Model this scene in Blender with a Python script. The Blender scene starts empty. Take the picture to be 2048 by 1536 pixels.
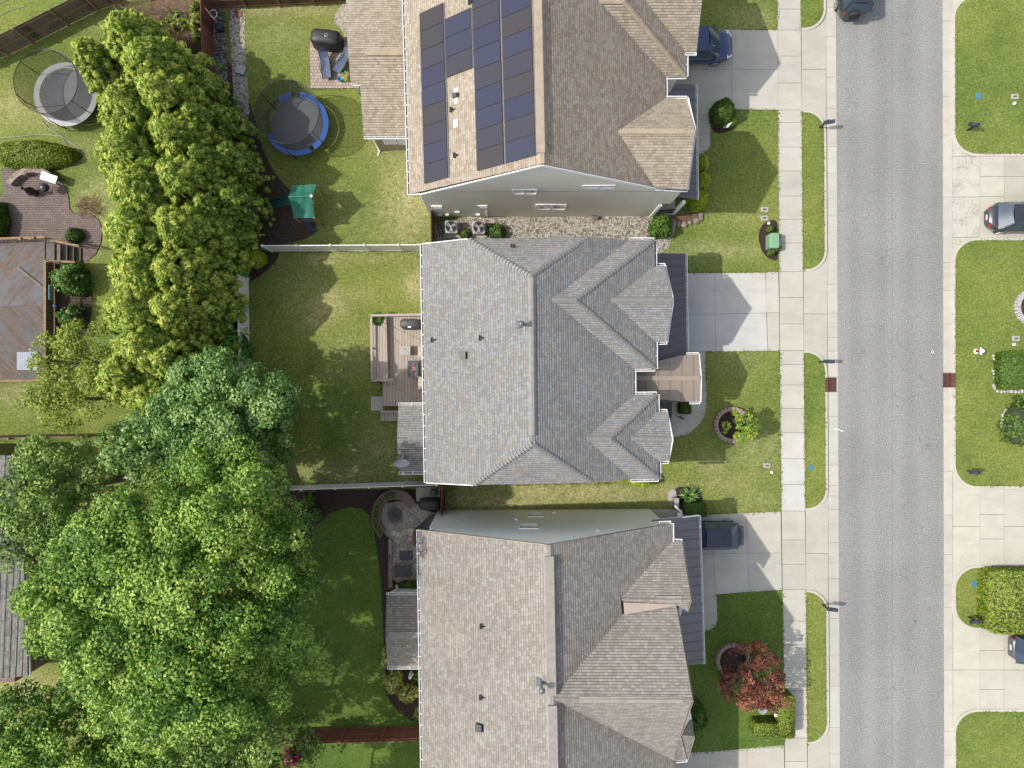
import bpy, math, random
import numpy as np
from mathutils import Vector, Matrix
R = math.radians
random.seed(7); rng = np.random.default_rng(7)
sc = bpy.context.scene
col = sc.collection
# ------------------------------------------------------------------ camera, sky, sun, exposure
S, H, L = 31.0, 44.0, 0.12          # photo pixels per metre on the ground, flying height, lawn level
cam_d = bpy.data.cameras.new("camera"); cam = bpy.data.objects.new("camera", cam_d); col.objects.link(cam)
cam.location = (0, 0, H); cam.rotation_euler = (0, 0, 0)
cam_d.sensor_width = 36; cam_d.lens = S*H/2048*36; cam_d.clip_end = 2000; cam_d.clip_start = .5
sc.camera = cam
SUNV = Vector((.917, .05, -1)).normalized()
el = math.asin(-SUNV.z); az = math.atan2(-SUNV.x, -SUNV.y)
w = bpy.data.worlds.new("World"); sc.world = w; w.use_nodes = True
nt = w.node_tree; bg = nt.nodes['Background']
sky = nt.nodes.new('ShaderNodeTexSky'); sky.sky_type = 'NISHITA'; sky.sun_disc = False
sky.sun_elevation = el; sky.sun_rotation = az; sky.air_density = 1.0; sky.dust_density = 2.2; sky.ozone_density = 1.0
hs = nt.nodes.new('ShaderNodeHueSaturation'); hs.inputs['Saturation'].default_value = .5
nt.links.new(sky.outputs[0], hs.inputs['Color']); nt.links.new(hs.outputs[0], bg.inputs[0]); bg.inputs[1].default_value = .15
sd = bpy.data.lights.new("sun", 'SUN'); sun = bpy.data.objects.new("sun", sd); col.objects.link(sun)
sd.energy = 2.75; sd.angle = R(.6); sd.color = (1, .955, .87)
sun.rotation_euler = SUNV.to_track_quat('-Z', 'Y').to_euler(); sun.location = (-40, 0, 60)
sc.view_settings.view_transform = 'Standard'; sc.view_settings.look = 'None'
sc.view_settings.exposure = .8; sc.view_settings.gamma = 1
sc.cycles.max_bounces = 6; sc.cycles.transparent_max_bounces = 12

# ------------------------------------------------------------------ measuring helpers
def P(px, py, z=L):
    "world point at height z that the survey photo shows at (px, py)"
    f = (H-z)/H/S
    return Vector(((px-1024)*f, (768-py)*f, z))
def G(gx, gy, z=0):
    "world point above ground pixel (gx, gy)"
    return Vector(((gx-1024)/S, (768-gy)/S, z))
def plane(a, b, c):
    a, b, c = P(*a), P(*b), P(*c)
    n = (b-a).cross(c-a).normalized()
    if n.z < 0: n = -n
    return a, n
def on(pl, px, py):
    a, n = pl; o = Vector((0, 0, H)); d = P(px, py, 0)-o
    return o+d*((a-o).dot(n)/d.dot(n))

# ------------------------------------------------------------------ materials
def lin(c):
    c = c/255; return c/12.92 if c <= .04045 else ((c+.055)/1.055)**2.4
def C(r, g, b, k=1.9):
    return (lin(r)/k, lin(g)/k, lin(b)/k, 1)
class NT:
    def __init__(s, name):
        s.m = bpy.data.materials.new(name); s.m.use_nodes = True; s.t = s.m.node_tree
        s.b = s.t.nodes['Principled BSDF']
    def n(s, typ, **kw):
        nd = s.t.nodes.new('ShaderNode'+typ)
        for k, v in kw.items():
            if k.startswith('i_'):
                key = k[2:]; key = int(key) if key.isdigit() else key.replace('_', ' ')
                if isinstance(v, bpy.types.NodeSocket): s.t.links.new(v, nd.inputs[key])
                else: nd.inputs[key].default_value = v
            else: setattr(nd, k, v)
        return nd
    def math(s, op, a, b=0.0, c=None):
        kw = dict(operation=op, i_0=a, i_1=b)
        if c is not None: kw['i_2'] = c
        return s.n('Math', **kw).outputs[0]
    def noise(s, vec, scale, detail=4, rough=.55):
        return s.n('TexNoise', i_Vector=vec, i_Scale=scale, i_Detail=detail, i_Roughness=rough).outputs[0]
    def ramp(s, fac, stops, interp='LINEAR'):
        r = s.n('ValToRGB', i_0=fac); cr = r.color_ramp; cr.interpolation = interp
        while len(cr.elements) > 1: cr.elements.remove(cr.elements[-1])
        for i, (p, c) in enumerate(stops):
            e = cr.elements[0] if i == 0 else cr.elements.new(p)
            e.position = p; e.color = c if len(c) == 4 else (*c, 1)
        return r.outputs[0]
    def mix(s, fac, a, b, typ='MIX'):
        nd = s.n('Mix', data_type='RGBA', blend_type=typ)
        for k, v in ((0, fac), (6, a), (7, b)):
            if isinstance(v, bpy.types.NodeSocket): s.t.links.new(v, nd.inputs[k])
            else: nd.inputs[k].default_value = v
        return nd.outputs[2]
    def out(s, colr, rough=.85, bump=None, bdist=.02, bstr=.6, metal=0, spec=None):
        b = s.b
        if isinstance(colr, bpy.types.NodeSocket): s.t.links.new(colr, b.inputs['Base Color'])
        else: b.inputs['Base Color'].default_value = colr
        b.inputs['Roughness'].default_value = rough; b.inputs['Metallic'].default_value = metal
        if spec is not None: b.inputs['Specular IOR Level'].default_value = spec
        if bump is not None:
            bn = s.n('Bump', i_Height=bump, i_Distance=bdist, i_Strength=bstr)
            s.t.links.new(bn.outputs[0], b.inputs['Normal'])
        return s.m
    def pos(s): return s.n('NewGeometry').outputs['Position']
    def obj(s): return s.n('TexCoord').outputs['Object']
def dk(c, k): return (c[0]*k, c[1]*k, c[2]*k, 1)
def simple(name, c, rough=.7, metal=0, var=.25, scale=6, bump=0, spec=None, coat=0, bscale=None):
    t = NT(name); o = t.obj()
    n = t.noise(o, scale, 5, .6)
    cc = t.ramp(n, [(.3, dk(c, 1-var)), (.7, dk(c, 1+var))])
    m = t.out(cc, rough, t.noise(o, bscale or scale*5, 3) if bump else None, bump, .5, metal, spec)
    if coat: t.b.inputs['Coat Weight'].default_value = coat; t.b.inputs['Coat Roughness'].default_value = .05
    return m
def grass_mat(name, green, olive, straw, attr=False):
    t = NT(name); p = t.pos()
    big = t.noise(p, .13, 3, .5); mid = t.noise(p, .75, 5, .6); fine = t.noise(p, 7, 4, .75); tiny = t.noise(p, 22, 2, .7)
    c = t.mix(t.ramp(big, [(.38, (0, 0, 0)), (.62, (1, 1, 1))]), green, olive)
    m = t.ramp(mid, [(.42, (0, 0, 0)), (.72, (1, 1, 1))])
    c = t.mix(t.math('MULTIPLY', m, .55), c, dk(olive, 1.15))
    s2 = t.ramp(t.noise(p, 2.6, 6, .75), [(.55, (0, 0, 0)), (.72, (1, 1, 1))])
    dry = t.math('MULTIPLY', s2, .35)
    if attr:
        a = t.n('Attribute', attribute_name='dry').outputs['Fac']
        a2 = t.math('MULTIPLY', a, t.ramp(t.noise(p, 3.2, 6, .8), [(.33, (0, 0, 0)), (.6, (1, 1, 1))]))
        dry = t.math('MAXIMUM', dry, t.math('MINIMUM', t.math('MULTIPLY', a2, 1.5), 1.0))
    c = t.mix(dry, c, straw)
    f = t.ramp(fine, [(.3, (.56,.58,.53)), (.5, (1, 1, 1)), (.7, (1.52, 1.46, 1.3))])
    c = t.mix(1.0, c, f, 'MULTIPLY')
    g = t.ramp(tiny, [(.3, (.7, .7, .7)), (.7, (1.28, 1.28, 1.28))])
    c = t.mix(1.0, c, g, 'MULTIPLY')
    return t.out(c, .9, t.math('ADD', fine, tiny), .05, .75, spec=.15)
def concrete(name, c, speck=.25, stain=.2, attr=True):
    t = NT(name); p = t.pos()
    n = t.noise(p, .9, 5, .65); f = t.noise(p, 16, 3, .8)
    cc = t.ramp(n, [(.3, dk(c, 1-stain)), (.62, dk(c, 1.04))])
    st = t.n('Mapping', i_Vector=p); st.inputs['Scale'].default_value = (.35, 1.3, 1)
    cc = t.mix(1.0, cc, t.ramp(t.noise(st.outputs[0], .8, 6, .75), [(.3, (1-stain*1.6,)*3), (.52, (1, 1, 1))]), 'MULTIPLY')
    cc = t.mix(1.0, cc, t.ramp(f, [(.3, (1-speck,)*3), (.6, (1.05,)*3)]), 'MULTIPLY')
    if attr:
        a = t.n('Attribute', attribute_name='tint', attribute_type='GEOMETRY')
        cc = t.mix(1.0, cc, a.outputs['Color'], 'MULTIPLY')
    return t.out(cc, .85, f, .01, .3)
def shingle(name, cols, gap=.55, sw=.22):
    t = NT(name); uv = t.n('TexCoord').outputs['UV']; x = t.n('SeparateXYZ', i_0=uv)
    u, v = x.outputs[0], x.outputs[1]
    row = t.math('FLOOR', t.math('DIVIDE', v, D_SH))
    off = t.n('TexWhiteNoise', noise_dimensions='1D', i_W=row).outputs[0]
    uu = t.math('ADD', t.math('DIVIDE', u, sw), off); cell = t.math('FLOOR', uu)
    cb = t.n('CombineXYZ', i_0=cell, i_1=row)
    wn = t.n('TexWhiteNoise', noise_dimensions='2D', i_Vector=cb.outputs[0]).outputs[0]
    n = len(cols); st = [(i/n, c) for i, c in enumerate(cols)]
    c = t.ramp(wn, st, 'CONSTANT')
    fr = t.math('FRACT', uu); g = t.ramp(fr, [(0, (gap,)*3), (.06, (gap,)*3), (.11, (1, 1, 1))])
    c = t.mix(1.0, c, g, 'MULTIPLY')
    big = t.noise(t.pos(), .35, 4, .6); fine = t.noise(t.pos(), 30, 2, .7)
    c = t.mix(1.0, c, t.ramp(big, [(.3, (.93,)*3), (.7, (1.06,)*3)]), 'MULTIPLY')
    c = t.mix(1.0, c, t.ramp(fine, [(.3, (.85,)*3), (.7, (1.13,)*3)]), 'MULTIPLY')
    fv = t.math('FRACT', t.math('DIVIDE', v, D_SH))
    c = t.mix(1.0, c, t.ramp(fv, [(0, (.5,)*3), (.12, (.55,)*3), (.26, (1, 1, 1))]), 'MULTIPLY')  # shadow line below each course edge, painted into the colour
    return t.out(c, .95, fine, .006, .4, spec=.2)
def leaf(name, c1, c2, c3, trans=.28):
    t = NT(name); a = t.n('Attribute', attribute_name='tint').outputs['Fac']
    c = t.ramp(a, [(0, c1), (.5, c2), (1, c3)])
    d = t.b; t.t.links.new(c, d.inputs['Base Color']); d.inputs['Roughness'].default_value = .55
    d.inputs['Specular IOR Level'].default_value = .35
    tr = t.n('BsdfTranslucent'); t.t.links.new(t.mix(1.0, c, (1.1, 1.25, .6, 1), 'MULTIPLY'), tr.inputs[0])
    mx = t.n('MixShader', i_0=trans); t.t.links.new(d.outputs[0], mx.inputs[1]); t.t.links.new(tr.outputs[0], mx.inputs[2])
    t.t.links.new(mx.outputs[0], t.t.nodes['Material Output'].inputs[0])
    return t.m
def brick(name, c1, c2, mort, w, h, gap=.012, rot=0, vec='pos', var=.3):
    t = NT(name); p = t.pos() if vec == 'pos' else t.n('TexCoord').outputs['UV']
    mp = t.n('Mapping', i_Vector=p); mp.inputs['Rotation'].default_value = (0, 0, rot)
    b = t.n('TexBrick', i_Vector=mp.outputs[0], i_Color1=c1, i_Color2=c2, i_Mortar=mort, i_Scale=1.0)
    b.inputs['Brick Width'].default_value = w; b.inputs['Row Height'].default_value = h
    b.inputs['Mortar Size'].default_value = gap; b.inputs['Mortar Smooth'].default_value = .2
    n = t.noise(p, 2, 5, .7)
    c = t.mix(1.0, b.outputs[0], t.ramp(n, [(.3, (1-var,)*3), (.7, (1+var,)*3)]), 'MULTIPLY')
    return t.out(c, .85, b.outputs[1], -.01, .6)
def cells(name, stops, mort, scale, gap=.05, bump=.03, warp=.0):
    "stones: irregular cells, one tone each, dark joints"
    t = NT(name); p = t.pos()
    if warp:
        nz = t.n('TexNoise', i_Vector=p, i_Scale=scale*1.3, i_Detail=2)
        p = t.n('VectorMath', operation='MULTIPLY_ADD', i_0=nz.outputs[1], i_1=(warp, warp, 0), i_2=p).outputs[0]
    v = t.n('TexVoronoi', i_Vector=p, i_Scale=scale, voronoi_dimensions='2D'); e = t.n('TexVoronoi', i_Vector=p, i_Scale=scale, voronoi_dimensions='2D', feature='DISTANCE_TO_EDGE')
    sp = t.n('SeparateColor', i_0=v.outputs['Color'])
    c = t.ramp(sp.outputs[0], stops, 'CONSTANT')
    c = t.mix(t.ramp(e.outputs['Distance'], [(gap*.5, (0, 0, 0)), (gap, (1, 1, 1))]), mort, c)
    return t.out(c, .85, e.outputs['Distance'], bump, .8)
def planks(name, c, w, ang=0, var=.35, gapc=.25, wear=None):
    t = NT(name); mp = t.n('Mapping', i_Vector=t.pos()); mp.inputs['Rotation'].default_value = (0, 0, ang)
    x = t.n('SeparateXYZ', i_0=mp.outputs[0]); k = t.math('DIVIDE', x.outputs[0], w)
    wn = t.n('TexWhiteNoise', noise_dimensions='1D', i_W=t.math('FLOOR', k)).outputs[0]
    cc = t.ramp(wn, [(0, dk(c, 1-var*.5)), (1, dk(c, 1+var*.5))])
    fr = t.math('FRACT', k)
    st = t.n('Mapping', i_Vector=mp.outputs[0]); st.inputs['Scale'].default_value = (9, 1.2, 1)
    cc = t.mix(1.0, cc, t.ramp(t.noise(st.outputs[0], 1.5, 5, .7), [(.3, (1-var,)*3), (.7, (1+var*.6,)*3)]), 'MULTIPLY')
    if wear:
        s3 = t.n('Mapping', i_Vector=mp.outputs[0]); s3.inputs['Scale'].default_value = (1.6, .5, 1)
        cc = t.mix(t.ramp(t.noise(s3.outputs[0], .9, 6, .75), [(.42, (0, 0, 0)), (.6, (1, 1, 1))]), cc, wear)
    g = t.ramp(fr, [(0, (gapc,)*3), (.1, (gapc,)*3), (.16, (1, 1, 1))])
    cc = t.mix(1.0, cc, g, 'MULTIPLY')
    return t.out(cc, .8, fr, .004, .3)
D_SH = .145
# ------------------------------------------------------------------ mesh helpers
class MB:
    def __init__(s): s.v = []; s.f = []; s.mi = []; s.uv = []; s.tc = []; s.cur = 0; s.tint = (1, 1, 1, 1); s.sm = []
    def add(s, vs, fs, uvs=None, smooth=False):
        o = len(s.v); s.v += [tuple(v) for v in vs]
        for i, f in enumerate(fs):
            s.f.append([o+k for k in f]); s.mi.append(s.cur); s.tc.append(s.tint); s.sm.append(smooth)
            s.uv.append(uvs[i] if uvs else None)
        return s
    def box(s, c, sz, rz=0, rx=0, ry=0):
        m = Matrix.Rotation(rz, 3, 'Z') @ Matrix.Rotation(ry, 3, 'Y') @ Matrix.Rotation(rx, 3, 'X'); c = Vector(c)
        vs = [c+m @ Vector((sx*sz[0]/2, sy*sz[1]/2, sz2*sz[2]/2)) for sx in (-1, 1) for sy in (-1, 1) for sz2 in (-1, 1)]
        return s.add(vs, [(0, 1, 3, 2), (4, 6, 7, 5), (0, 4, 5, 1), (2, 3, 7, 6), (0, 2, 6, 4), (1, 5, 7, 3)])
    def rbox(s, c, sz, r=.05, rz=0, seg=3, top=.0):
        "box with rounded vertical corners and a chamfered top"
        pts = rrect(sz[0], sz[1], r, seg); m = Matrix.Rotation(rz, 3, 'Z'); c = Vector(c); h = sz[2]/2; e = top or min(r, sz[2])*.5
        rings = [(1, -h), (1, h-e)]; k = lambda q: max(0, 1-q/max(min(sz[0], sz[1])/2, 1e-3))
        rings += [(k(e*.3), h-e*.3), (k(e), h)]
        return s.rings([[c+m @ Vector((x*f, y*f, z)) for x, y in pts] for f, z in rings], smooth=False)
    def rings(s, rs, close=True, cap=True, smooth=False):
        n = len(rs[0]); vs = [p for r in rs for p in r]; fs = []
        for i in range(len(rs)-1):
            for j in range(n if close else n-1):
                a = i*n+j; b = i*n+(j+1) % n; fs.append((a, b, b+n, a+n))
        s.add(vs, fs, smooth=smooth)
        if cap: o = len(s.v)-len(vs); 
        if cap:
            s.add(rs[0], [tuple(range(n))[::-1]]); s.add(rs[-1], [tuple(range(n))])
        return s
    def prism(s, pts, z0, z1):
        pts = [(p[0], p[1]) for p in pts]; n = len(pts)
        a = sum(pts[i][0]*pts[(i+1) % n][1]-pts[(i+1) % n][0]*pts[i][1] for i in range(n))
        if a < 0: pts = pts[::-1]
        vs = [(x, y, z0) for x, y in pts]+[(x, y, z1) for x, y in pts]
        fs = [tuple(range(n, 2*n)), tuple(range(n))[::-1]]+[(i, (i+1) % n, n+(i+1) % n, n+i) for i in range(n)]
        return s.add(vs, fs)
    def slab(s, pts, th):
        "3D polygon with thickness straight down"
        n = len(pts); pts = [Vector(p) for p in pts]; nn = Vector((0, 0, 0))
        for i in range(n): nn += pts[i].cross(pts[(i+1) % n])
        if nn.z < 0: pts = pts[::-1]
        vs = pts+[p-Vector((0, 0, th)) for p in pts]
        return s.add(vs, [tuple(range(n)), tuple(range(n, 2*n))[::-1]]+[(i, n+i, n+(i+1) % n, (i+1) % n) for i in range(n)])
    def tube(s, path, r, n=6, smooth=True):
        path = [Vector(p) for p in path]; rs = []
        rr = r if isinstance(r, (list, tuple)) else [r]*len(path); up = Vector((0, 0, 1))
        for i, p in enumerate(path):
            d = (path[min(i+1, len(path)-1)]-path[max(i-1, 0)]).normalized()
            a = d.cross(up)
            if a.length < .05: a = d.cross(Vector((0, 1, 0)))
            a.normalize(); b = d.cross(a)
            rs.append([p+(a*math.cos(t)+b*math.sin(t))*rr[i] for t in [2*math.pi*k/n for k in range(n)]])
        return s.rings(rs, smooth=smooth)
    def bar(s, a, b, w, h):
        "rectangular bar from a to b (w across, h along up)"
        a, b = Vector(a), Vector(b); d = (b-a).normalized(); u = Vector((0, 0, 1))
        x = d.cross(u)
        if x.length < .05: x = Vector((1, 0, 0))
        x.normalize(); y = x.cross(d)
        vs = [p+x*i*w/2+y*j*h/2 for p in (a, b) for i, j in ((-1, -1), (1, -1), (1, 1), (-1, 1))]
        return s.add(vs, [(3, 2, 1, 0), (4, 5, 6, 7)]+[(i, (i+1) % 4, 4+(i+1) % 4, 4+i) for i in range(4)])
    def lathe(s, c, prof, n=20, smooth=True, sx=1, sy=1):
        c = Vector(c)
        return s.rings([[c+Vector((r*sx*math.cos(2*math.pi*k/n), r*sy*math.sin(2*math.pi*k/n), z)) for k in range(n)] for r, z in prof], smooth=smooth)
    def ring(s, c, r0, r1, z0, z1, n=40, a0=0, a1=2*math.pi, sy=1):
        full = abs(a1-a0-2*math.pi) < 1e-4; m = n if full else n+1; c = Vector(c); rs = []
        for k in range(m):
            a = a0+(a1-a0)*k/n; d = Vector((math.cos(a), math.sin(a)*sy, 0))
            rs.append([c+d*r0+Vector((0, 0, z0)), c+d*r1+Vector((0, 0, z0)), c+d*r1+Vector((0, 0, z1)), c+d*r0+Vector((0, 0, z1))])
        if full: rs.append(rs[0])
        return s.rings(rs, cap=not full)
    def sph(s, c, r, n=12, m=8, sx=1, sy=1, sz=1):
        pr = [(max(r*math.sin(math.pi*i/m), 1e-4), -r*math.cos(math.pi*i/m)*sz) for i in range(m+1)]
        return s.lathe(c, pr, n, True, sx, sy)
    def grid(s, f, nu, nv, smooth=True):
        vs = [f(i/nu, j/nv) for j in range(nv+1) for i in range(nu+1)]
        fs = [(j*(nu+1)+i, j*(nu+1)+i+1, (j+1)*(nu+1)+i+1, (j+1)*(nu+1)+i) for j in range(nv) for i in range(nu)]
        return s.add(vs, fs, smooth=smooth)
    def build(s, name, mats, parent=None, off=None):
        if not isinstance(mats, (list, tuple)): mats = [mats]
        o = Vector(off) if off is not None else (Vector(parent.get('o', (0, 0, 0))) if parent else Vector((0, 0, 0)))
        me = bpy.data.meshes.new(name)
        me.from_pydata([(x-o.x, y-o.y, z-o.z) for x, y, z in s.v], [], s.f)
        for m in mats: me.materials.append(m)
        me.polygons.foreach_set('material_index', s.mi); me.polygons.foreach_set('use_smooth', s.sm)
        if any(u is not None for u in s.uv):
            ul = me.uv_layers.new(name='UVMap'); k = 0
            for f, u in zip(s.f, s.uv):
                for j in range(len(f)):
                    if u: ul.data[k].uv = u[j]
                    k += 1
        ca = me.color_attributes.new('tint', 'FLOAT_COLOR', 'CORNER'); arr = []
        for f, tcol in zip(s.f, s.tc): arr += list(tcol)*len(f)
        ca.data.foreach_set('color', arr)
        me.update()
        ob = bpy.data.objects.new(name, me); col.objects.link(ob)
        if parent: ob.parent = parent; ob['o'] = list(o)
        elif off is not None: ob.location = o
        return ob
def rrect(a, b, r, seg=4):
    r = min(r, a/2-.001, b/2-.001); pts = []
    for cx, cy, a0 in ((1, 1, 0), (-1, 1, 90), (-1, -1, 180), (1, -1, 270)):
        for i in range(seg+1):
            t = R(a0+90*i/seg); pts.append((cx*(a/2-r)+r*math.cos(t), cy*(b/2-r)+r*math.sin(t)))
    return pts
def setp(o, label, cat, group=None):
    o['label'] = label; o['category'] = cat
    if group: o['group'] = group
    return o
def thing(name, label, cat, loc=(0, 0, 0), group=None):
    o = bpy.data.objects.new(name, None); col.objects.link(o); o.empty_display_size = .3
    o.location = loc; o['o'] = list(loc); return setp(o, label, cat, group)
def single(name, mb, mats, label, cat, loc=None, group=None):
    if loc is None:
        a = np.array(mb.v); loc = (float(a[:, 0].mean()), float(a[:, 1].mean()), float(a[:, 2].min()))
    return setp(mb.build(name, mats, None, loc), label, cat, group)
def struct(name, mb, mats):
    o = mb.build(name, mats); o['kind'] = 'structure'; return o
def copy_tree(o, parent=None):
    c = o.copy(); col.objects.link(c); c.parent = parent
    for ch in list(o.children): copy_tree(ch, c)
    return c
def finish():
    for o in bpy.data.objects:
        if 'o' in o: del o['o']

# ------------------------------------------------------------------ foliage
def leafmesh(name, cs, ns, size, asp, tint, mat, parent=None, off=(0, 0, 0), along=None, jit=.6, core=None):
    n = len(cs); ns = ns+rng.normal(0, jit, (n, 3)); ns /= np.linalg.norm(ns, axis=1)[:, None]
    t = (along if along is not None else rng.normal(0, 1, (n, 3)))+rng.normal(0, .25, (n, 3))
    t -= ns*(t*ns).sum(1)[:, None]; t /= np.linalg.norm(t, axis=1)[:, None]+1e-9
    b = np.cross(ns, t); sz = (size*rng.uniform(.65, 1.35, n))[:, None]
    v = np.empty((n, 4, 3))
    v[:, 0] = cs-t*sz*asp*.5; v[:, 1] = cs+b*sz*.5-t*sz*asp*.05; v[:, 2] = cs+t*sz*asp*.55; v[:, 3] = cs-b*sz*.5-t*sz*asp*.05
    v = v.reshape(-1, 3)-np.array(off)
    me = bpy.data.meshes.new(name)
    me.vertices.add(n*4); me.vertices.foreach_set('co', v.astype(np.float32).ravel())
    me.loops.add(n*4); me.loops.foreach_set('vertex_index', np.arange(n*4, dtype=np.int32))
    me.polygons.add(n); me.polygons.foreach_set('loop_start', np.arange(0, n*4, 4, dtype=np.int32))
    me.update(calc_edges=True)
    at = me.attributes.new('tint', 'FLOAT', 'FACE'); at.data.foreach_set('value', np.clip(tint, 0, 1).astype(np.float32))
    me.materials.append(mat); ob = bpy.data.objects.new(name, me); col.objects.link(ob)
    if parent: ob.parent = parent
    else: ob.location = off
    return ob
def usph(n):
    a = rng.normal(0, 1, (n, 3)); return a/np.linalg.norm(a, axis=1)[:, None]
def blobs(cen, rad, per, flat=.8, low=-.35):
    "leaves on lumpy clumps: cen Nx3, rad N, per = leaves per m2 of clump"
    C_, N_, T_ = [], [], []
    for c, r in zip(cen, rad):
        k = max(int(per*4*math.pi*r*r*.6), 4); d = usph(k); d = d[d[:, 2] > low]; k = len(d)
        rr = r*rng.uniform(.62, 1.05, k)[:, None]
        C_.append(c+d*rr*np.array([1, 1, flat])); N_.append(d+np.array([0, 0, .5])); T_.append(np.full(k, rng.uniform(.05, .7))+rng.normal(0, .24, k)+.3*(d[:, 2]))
    return np.concatenate(C_), np.concatenate(N_), np.concatenate(T_)
def broad(base, hc, rx, ry, rz, nb, rb, per, lsize, asp=1.5, lobes=6):
    "crown centre at height hc above base; lumpy ellipsoid of clumps"
    cen, rad = [], []
    ph = rng.uniform(0, 6.28, lobes); am = rng.uniform(.02, .07, lobes); fr = rng.integers(2, 7, lobes)
    for i in range(nb):
        d = usph(1)[0]
        if d[2] < -.45: d[2] = -d[2]
        a = math.atan2(d[1], d[0]); k = 1+sum(am[j]*math.sin(fr[j]*a+ph[j]+2*d[2]) for j in range(lobes))
        q = rng.uniform(.62, 1.0)**.5 if i % 4 else rng.uniform(.3, .75)
        r = rb*rng.uniform(.55, 1.3)
        cen.append(np.array([base[0]+d[0]*(rx-r*.5)*q*k, base[1]+d[1]*(ry-r*.5)*q*k, base[2]+hc+d[2]*(rz-r*.5)*q])); rad.append(r)
    return blobs(cen, rad, per)
def tree_trunk(parent, base, h, r, crown_r, mat, nb=9, z0=.35):
    m = MB(); b = Vector(base); lean = [b, b+Vector((.05, .03, h*.3)), b+Vector((-.05, .08, h*.65)), b+Vector((.05, 0, h*.95))]
    m.tube(lean, [r*1.3, r, r*.6, r*.15], 10)
    for i in range(nb):
        a = i*2.4+random.uniform(-.4, .4); zz = h*(z0+(.9-z0)*i/nb); p = b+Vector((0, 0, zz)); q = crown_r*random.uniform(.55, .85)*(1-.5*i/nb)
        e = p+Vector((math.cos(a)*q, math.sin(a)*q, h*.22)); mid = (p+e)/2+Vector((0, 0, -.2))
        m.tube([p, mid, e], [r*.42, r*.26, r*.06], 6)
        for s in (-1, 1):
            a2 = a+s*.6; e2 = mid+Vector((math.cos(a2)*q*.5, math.sin(a2)*q*.5, h*.15)); m.tube([mid, e2], [r*.2, r*.04], 5)
    return m.build('trunk', mat, parent)
def core(parent, c, rx, ry, rz, mat, name='branches'):  # solid filler lump added inside the foliage to close gaps
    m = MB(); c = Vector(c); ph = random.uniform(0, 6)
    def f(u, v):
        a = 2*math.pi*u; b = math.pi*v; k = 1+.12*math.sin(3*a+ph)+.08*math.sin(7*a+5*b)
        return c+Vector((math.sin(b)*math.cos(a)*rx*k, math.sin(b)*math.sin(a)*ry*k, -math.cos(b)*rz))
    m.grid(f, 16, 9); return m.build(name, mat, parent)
def broadtree(name, label, cat, base, h, rx, ry, mat, nb, rb, per, lsize, hc=None, rz=None, group=None, trunk_r=None, asp=1.5):
    t = thing(name, label, cat, base, group); hc = hc or h*.62; rz = rz or h-hc
    c, n, ti = broad(base, hc, rx, ry, rz, nb, rb, per, lsize)
    leafmesh('crown', c, n, lsize, asp, ti, mat, t, base)
    tree_trunk(t, base, h*.9, trunk_r or .035*h, min(rx, ry), M_BARK)
    return t
def conifer(name, label, base, h, r, mat, group=None, dens=1.0, lsize=.088, z0=.06, pw=.62):
    t = thing(name, label, 'conifer', base, group); cen, rad = [], []
    nb = int(h*r*46*dens)
    for i in range(nb):
        q = rng.uniform(0, 1)**.6; z = h*(z0+(1-z0)*q); a = rng.uniform(0, 6.283)
        rr = r*((1-q**2.0)**pw)*rng.uniform(.6, 1.08)*(1+.16*math.sin(3*a+base[0])+.08*math.sin(7*a+5*q*h+base[1]))
        b = max(.1, .1*r*(1-.4*q))*rng.uniform(.55, 1.7)
        cen.append(np.array([base[0]+math.cos(a)*rr, base[1]+math.sin(a)*rr, base[2]+z])); rad.append(b)
    c, n, ti = blobs(cen, rad, 215*dens, 1.15, -.5)
    ax = c-np.array([base[0], base[1], 0]); ax[:, 2] = 0; ax /= np.linalg.norm(ax, axis=1)[:, None]+1e-6; ax[:, 2] = .7
    leafmesh('crown', c, n+ax*.6, lsize, 2.5, ti, mat, t, base, ax, jit=.5)
    m = MB(); m.tube([Vector(base), Vector(base)+Vector((0, 0, h*.92))], [.16, .02], 8); m.build('trunk', M_BARK, t)
    core(t, Vector(base)+Vector((0, 0, h*.36)), r*.42, r*.42, h*.36, M_CORE)
    return t
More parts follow.
